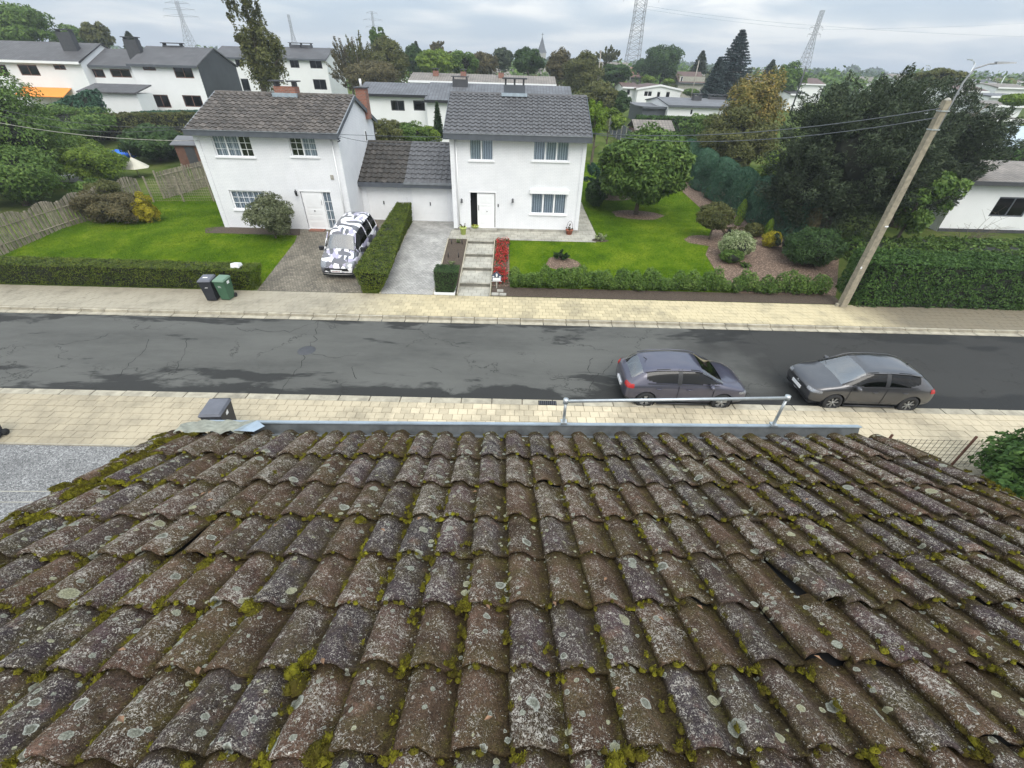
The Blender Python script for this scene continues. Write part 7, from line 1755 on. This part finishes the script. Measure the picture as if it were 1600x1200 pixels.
VN = [(-2.18, .42, .80, .95, .66, .72, .60), (-2.16, .30, .95, 1.25, .78, .83, .66), (-2.05, .24, 1.02, 1.66, .82, .865, .64), (-1.75, .22, 1.03, 1.76, .84, .88, .66), (-1.2, .20, 1.03, 1.80, .85, .885, .67), (-.40, .20, 1.02, 1.81, .85, .885, .67), (-.30, .20, 1.02, 1.81, .85, .885, .67),
      (.35, .20, 1.0, 1.78, .85, .882, .66), (.62, .20, .99, 1.72, .845, .88, .65), (1.30, .20, .96, 1.08, .84, .87, .73), (1.68, .21, .88, .99, .82, .855, .66), (1.96, .23, .76, .88, .78, .81, .60), (2.12, .28, .62, .72, .70, .73, .55), (2.17, .36, .58, .64, .62, .64, .48)]
VNP = [
 ('windscreen', lambda c, n: .68 < c.x < 1.27 and n.z > .25 and n.x > .30 and abs(c.y) < .66, 'windscreen', .003),
 ('rear_window', lambda c, n: c.x < -2.04 and 1.08 < c.z < 1.55 and n.x < -.5 and abs(c.y) < .58, 'carglass', .003),
 ('side_window', lambda c, n: abs(n.y) > .6 and 1.07 < c.z < 1.62 and ((-.27 < c.x < 1.1 and c.z < 1.62-.75*max(0, c.x-.5)) or (-1.9 < c.x < -.42)) and not (-1.22 < c.x < -1.12), 'carglass', .003),
 ('headlight', lambda c, n: c.x > 1.70 and .64 < c.z < .84 and abs(c.y) > .46 and n.x+abs(n.y) > .5, 'lamp', .008),
 ('tail_light', lambda c, n: c.x < -2.02 and .85 < c.z < 1.35 and abs(c.y) > .66, 'red', .005),
 ('grille', lambda c, n: c.x > 2.04 and .50 < c.z < .63 and abs(c.y) < .55, 'black', .004),
 ('bumper', lambda c, n: c.x > 1.95 and c.z < .36, 'white', .012),
 ('bumper_trim', lambda c, n: (c.x > 1.9 and c.z < .42) or (abs(n.y) > .5 and .30 < c.z < .42), 'black', .006),
]
t = thing('parked_van', 'compact van in a white, lilac and black shard pattern, parked on the brown cobbled drive', 'van', (-8.22, 22.75, G(22.75)), radians(-93.5), rx=0)
t.rotation_euler = (0, 0, 0); t.rotation_mode = 'XYZ'
slope = atan2(.73, 6.1)
t.matrix_basis = Matrix.Translation((-8.33, 22.60, G(22.60)+.014)) @ Matrix.Rotation(radians(-92.5), 4, 'Z') @ Matrix.Rotation(slope, 4, 'Y') @ Matrix.Scale(1.04, 4)
car(t, VN, (-1.42, 1.40), .315, 'dazzle', 1, VNP)
for x in (-1.42, 1.40):
    for y in (-.875, .875): wheel(t, x, y, .315, 6, twin=False)
for s in (-1, 1):
    mo = MB().box((-.07, -.10, -.08), (.07, .10, .10)).build('mirror', M['black'], t, True); mo.location = (.98, s*1.00, 1.03)
    poly_tube(t, 'pillar', [(1.28, s*.74, 1.06), (.62, s*.66, 1.69)], .028, 'dazzle'); poly_tube(t, 'door_seam', [(-.35, s*.884, 1.02), (-.35, s*.893, .4)], .006, 'dark', 4)
    poly_tube(t, 'wiper', [(1.28, s*.35, 1.09), (1.18, s*.35-.3, 1.17)], .010, 'black')
MB().box((2.17, -.26, .44), (2.20, .26, .55)).build('number_plate', M['white'], t, True)
cl = MB()
for i in range(6): cl.box((2.201, -.20+.065*i, .47), (2.204, -.17+.065*i, .52))
cl.build('plate_marks', plain('plate red', (.25, .03, .03), .5), t, True)

# ------------------------------------------------------------------ wheeled bins
def bin_(label, x, y, z, rz, mat, lidmat, h=1.05, w_=.52, d=.62, stickers=()):
    t = thing('wheelie_bin', label, 'bin', (x, y, z), rz)
    b = MB(); q = .78
    b.hexa([(-w_/2*q, -d/2*q, .05), (w_/2*q, -d/2*q, .05), (w_/2*q, d/2*q, .05), (-w_/2*q, d/2*q, .05), (-w_/2, -d/2, h*.90), (w_/2, -d/2, h*.90), (w_/2, d/2, h*.94), (-w_/2, d/2, h*.94)])
    b.box((-w_/2-.015, -d/2-.015, h*.86), (w_/2+.015, -d/2-.001, h*.90)); b.build('body', M[mat] if isinstance(mat, str) else mat, t, True)
    l = MB(); l.hexa([(-w_/2-.02, -d/2-.04, h*.905), (w_/2+.02, -d/2-.04, h*.905), (w_/2+.02, d/2+.02, h*.945), (-w_/2-.02, d/2+.02, h*.945), (-w_/2+.02, -d/2+.01, h*.965), (w_/2-.02, -d/2+.01, h*.965), (w_/2-.02, d/2-.02, h*1.01), (-w_/2+.02, d/2-.02, h*1.01)])
    l.build('lid', M[lidmat] if isinstance(lidmat, str) else lidmat, t, True)
    MB().tube([(-w_/2+.04, d/2+.06, h*.95), (w_/2-.04, d/2+.06, h*.95)], .018, 6).tube([(-w_/2+.04, d/2, h*.93), (-w_/2+.04, d/2+.06, h*.95)], .016, 5).tube([(w_/2-.04, d/2, h*.93), (w_/2-.04, d/2+.06, h*.95)], .016, 5).build('handle', M['black'], t, True)
    for s in (-1, 1): MB().lathe([(0, -.03), (.09, -.03), (.10, 0), (.09, .03), (0, .03)], (0, 0, 0), 14, 'z').build('wheel', M['rubber'], t, True); wo = COL.objects[-1]; wo.location = (s*(w_/2-.03), d/2*q+.02, .10); wo.rotation_euler = (0, pi/2, 0)
    for (side, u0, u1, v0, v1) in stickers:
        if side == 'f': s_ = MB().hexa([(w_*u0, -d/2*(q+(1-q)*v0)-.004, h*v0), (w_*u1, -d/2*(q+(1-q)*v0)-.004, h*v0), (w_*u1, -d/2*(q+(1-q)*v0)+.001, h*v0), (w_*u0, -d/2*(q+(1-q)*v0)+.001, h*v0), (w_*u0, -d/2*(q+(1-q)*v1)-.004, h*v1), (w_*u1, -d/2*(q+(1-q)*v1)-.004, h*v1), (w_*u1, -d/2*(q+(1-q)*v1)+.001, h*v1), (w_*u0, -d/2*(q+(1-q)*v1)+.001, h*v1)])
        elif side == 'l': s_ = MB().box((w_*u0, d*v0, h*.985), (w_*u1, d*v1, h*.99))
        else: s_ = MB().hexa([(w_/2*(q+(1-q)*v0)-.001, d*u0, h*v0), (w_/2*(q+(1-q)*v0)+.004, d*u0, h*v0), (w_/2*(q+(1-q)*v0)+.004, d*u1, h*v0), (w_/2*(q+(1-q)*v0)-.001, d*u1, h*v0), (w_/2*(q+(1-q)*v1)-.001, d*u0, h*v1), (w_/2*(q+(1-q)*v1)+.004, d*u0, h*v1), (w_/2*(q+(1-q)*v1)+.004, d*u1, h*v1), (w_/2*(q+(1-q)*v1)-.001, d*u1, h*v1)])
        s_.build('sticker', M['white'], t, True)
    return t
bdark = plain('anthracite plastic', (.022, .024, .032), .5, var=.1); blid = plain('dusty dark lid', (.10, .105, .125), .5, var=.15); bgreen = plain('green plastic', (.045, .115, .065), .5, var=.08); bglid = plain('pale green lid', (.12, .20, .14), .5, var=.08)
bin_('black wheelie bin standing against the green one by the left hedge', -13.42, 18.25, .12, radians(6), bdark, blid, 1.06, .50, .60, [('f', -.12, .12, .62, .645), ('f', -.05, .05, .68, .74), ('l', -.25, .15, -.1, .2)])
bin_('green wheelie bin on the far pavement beside the black one', -12.84, 18.36, .12, radians(-3), bgreen, bglid, 1.02, .48, .56, [('f', -.2, .12, .72, .74), ('f', -.2, .05, .67, .685), ('f', -.2, .08, .62, .635), ('r', -.1, .2, .72, .85)])
bin_('lone dark grey wheelie bin on the near pavement by the left end of the gutter', -8.15, 9.40, .12, radians(4), bdark, blid, 1.06, .56, .66, [('r', -.1, .08, .72, .84)])
a = onY(0, 690, 8.95); MB_ = bin_('dark bin just peeping in at the left edge of the near pavement', -14.55, 8.98, .12, 0, bdark, bdark, .55, .5, .5)

# ------------------------------------------------------------------ air
hz_m, t_ = newmat('thin haze'); t_.nodes.clear(); o_ = t_.nodes.new('ShaderNodeOutputMaterial'); pv = t_.nodes.new('ShaderNodeVolumePrincipled')
pv.inputs['Color'].default_value = (.86, .92, 1, 1); pv.inputs['Density'].default_value = .0008; pv.inputs['Anisotropy'].default_value = .3; t_.links.new(pv.outputs[0], o_.inputs['Volume'])
hz = MB().box((-2600, -320, -1.2), (2600, 4100, 64)).build('haze', hz_m); tag(hz, 'thin pale air over the whole neighbourhood', 'haze', kind='stuff')
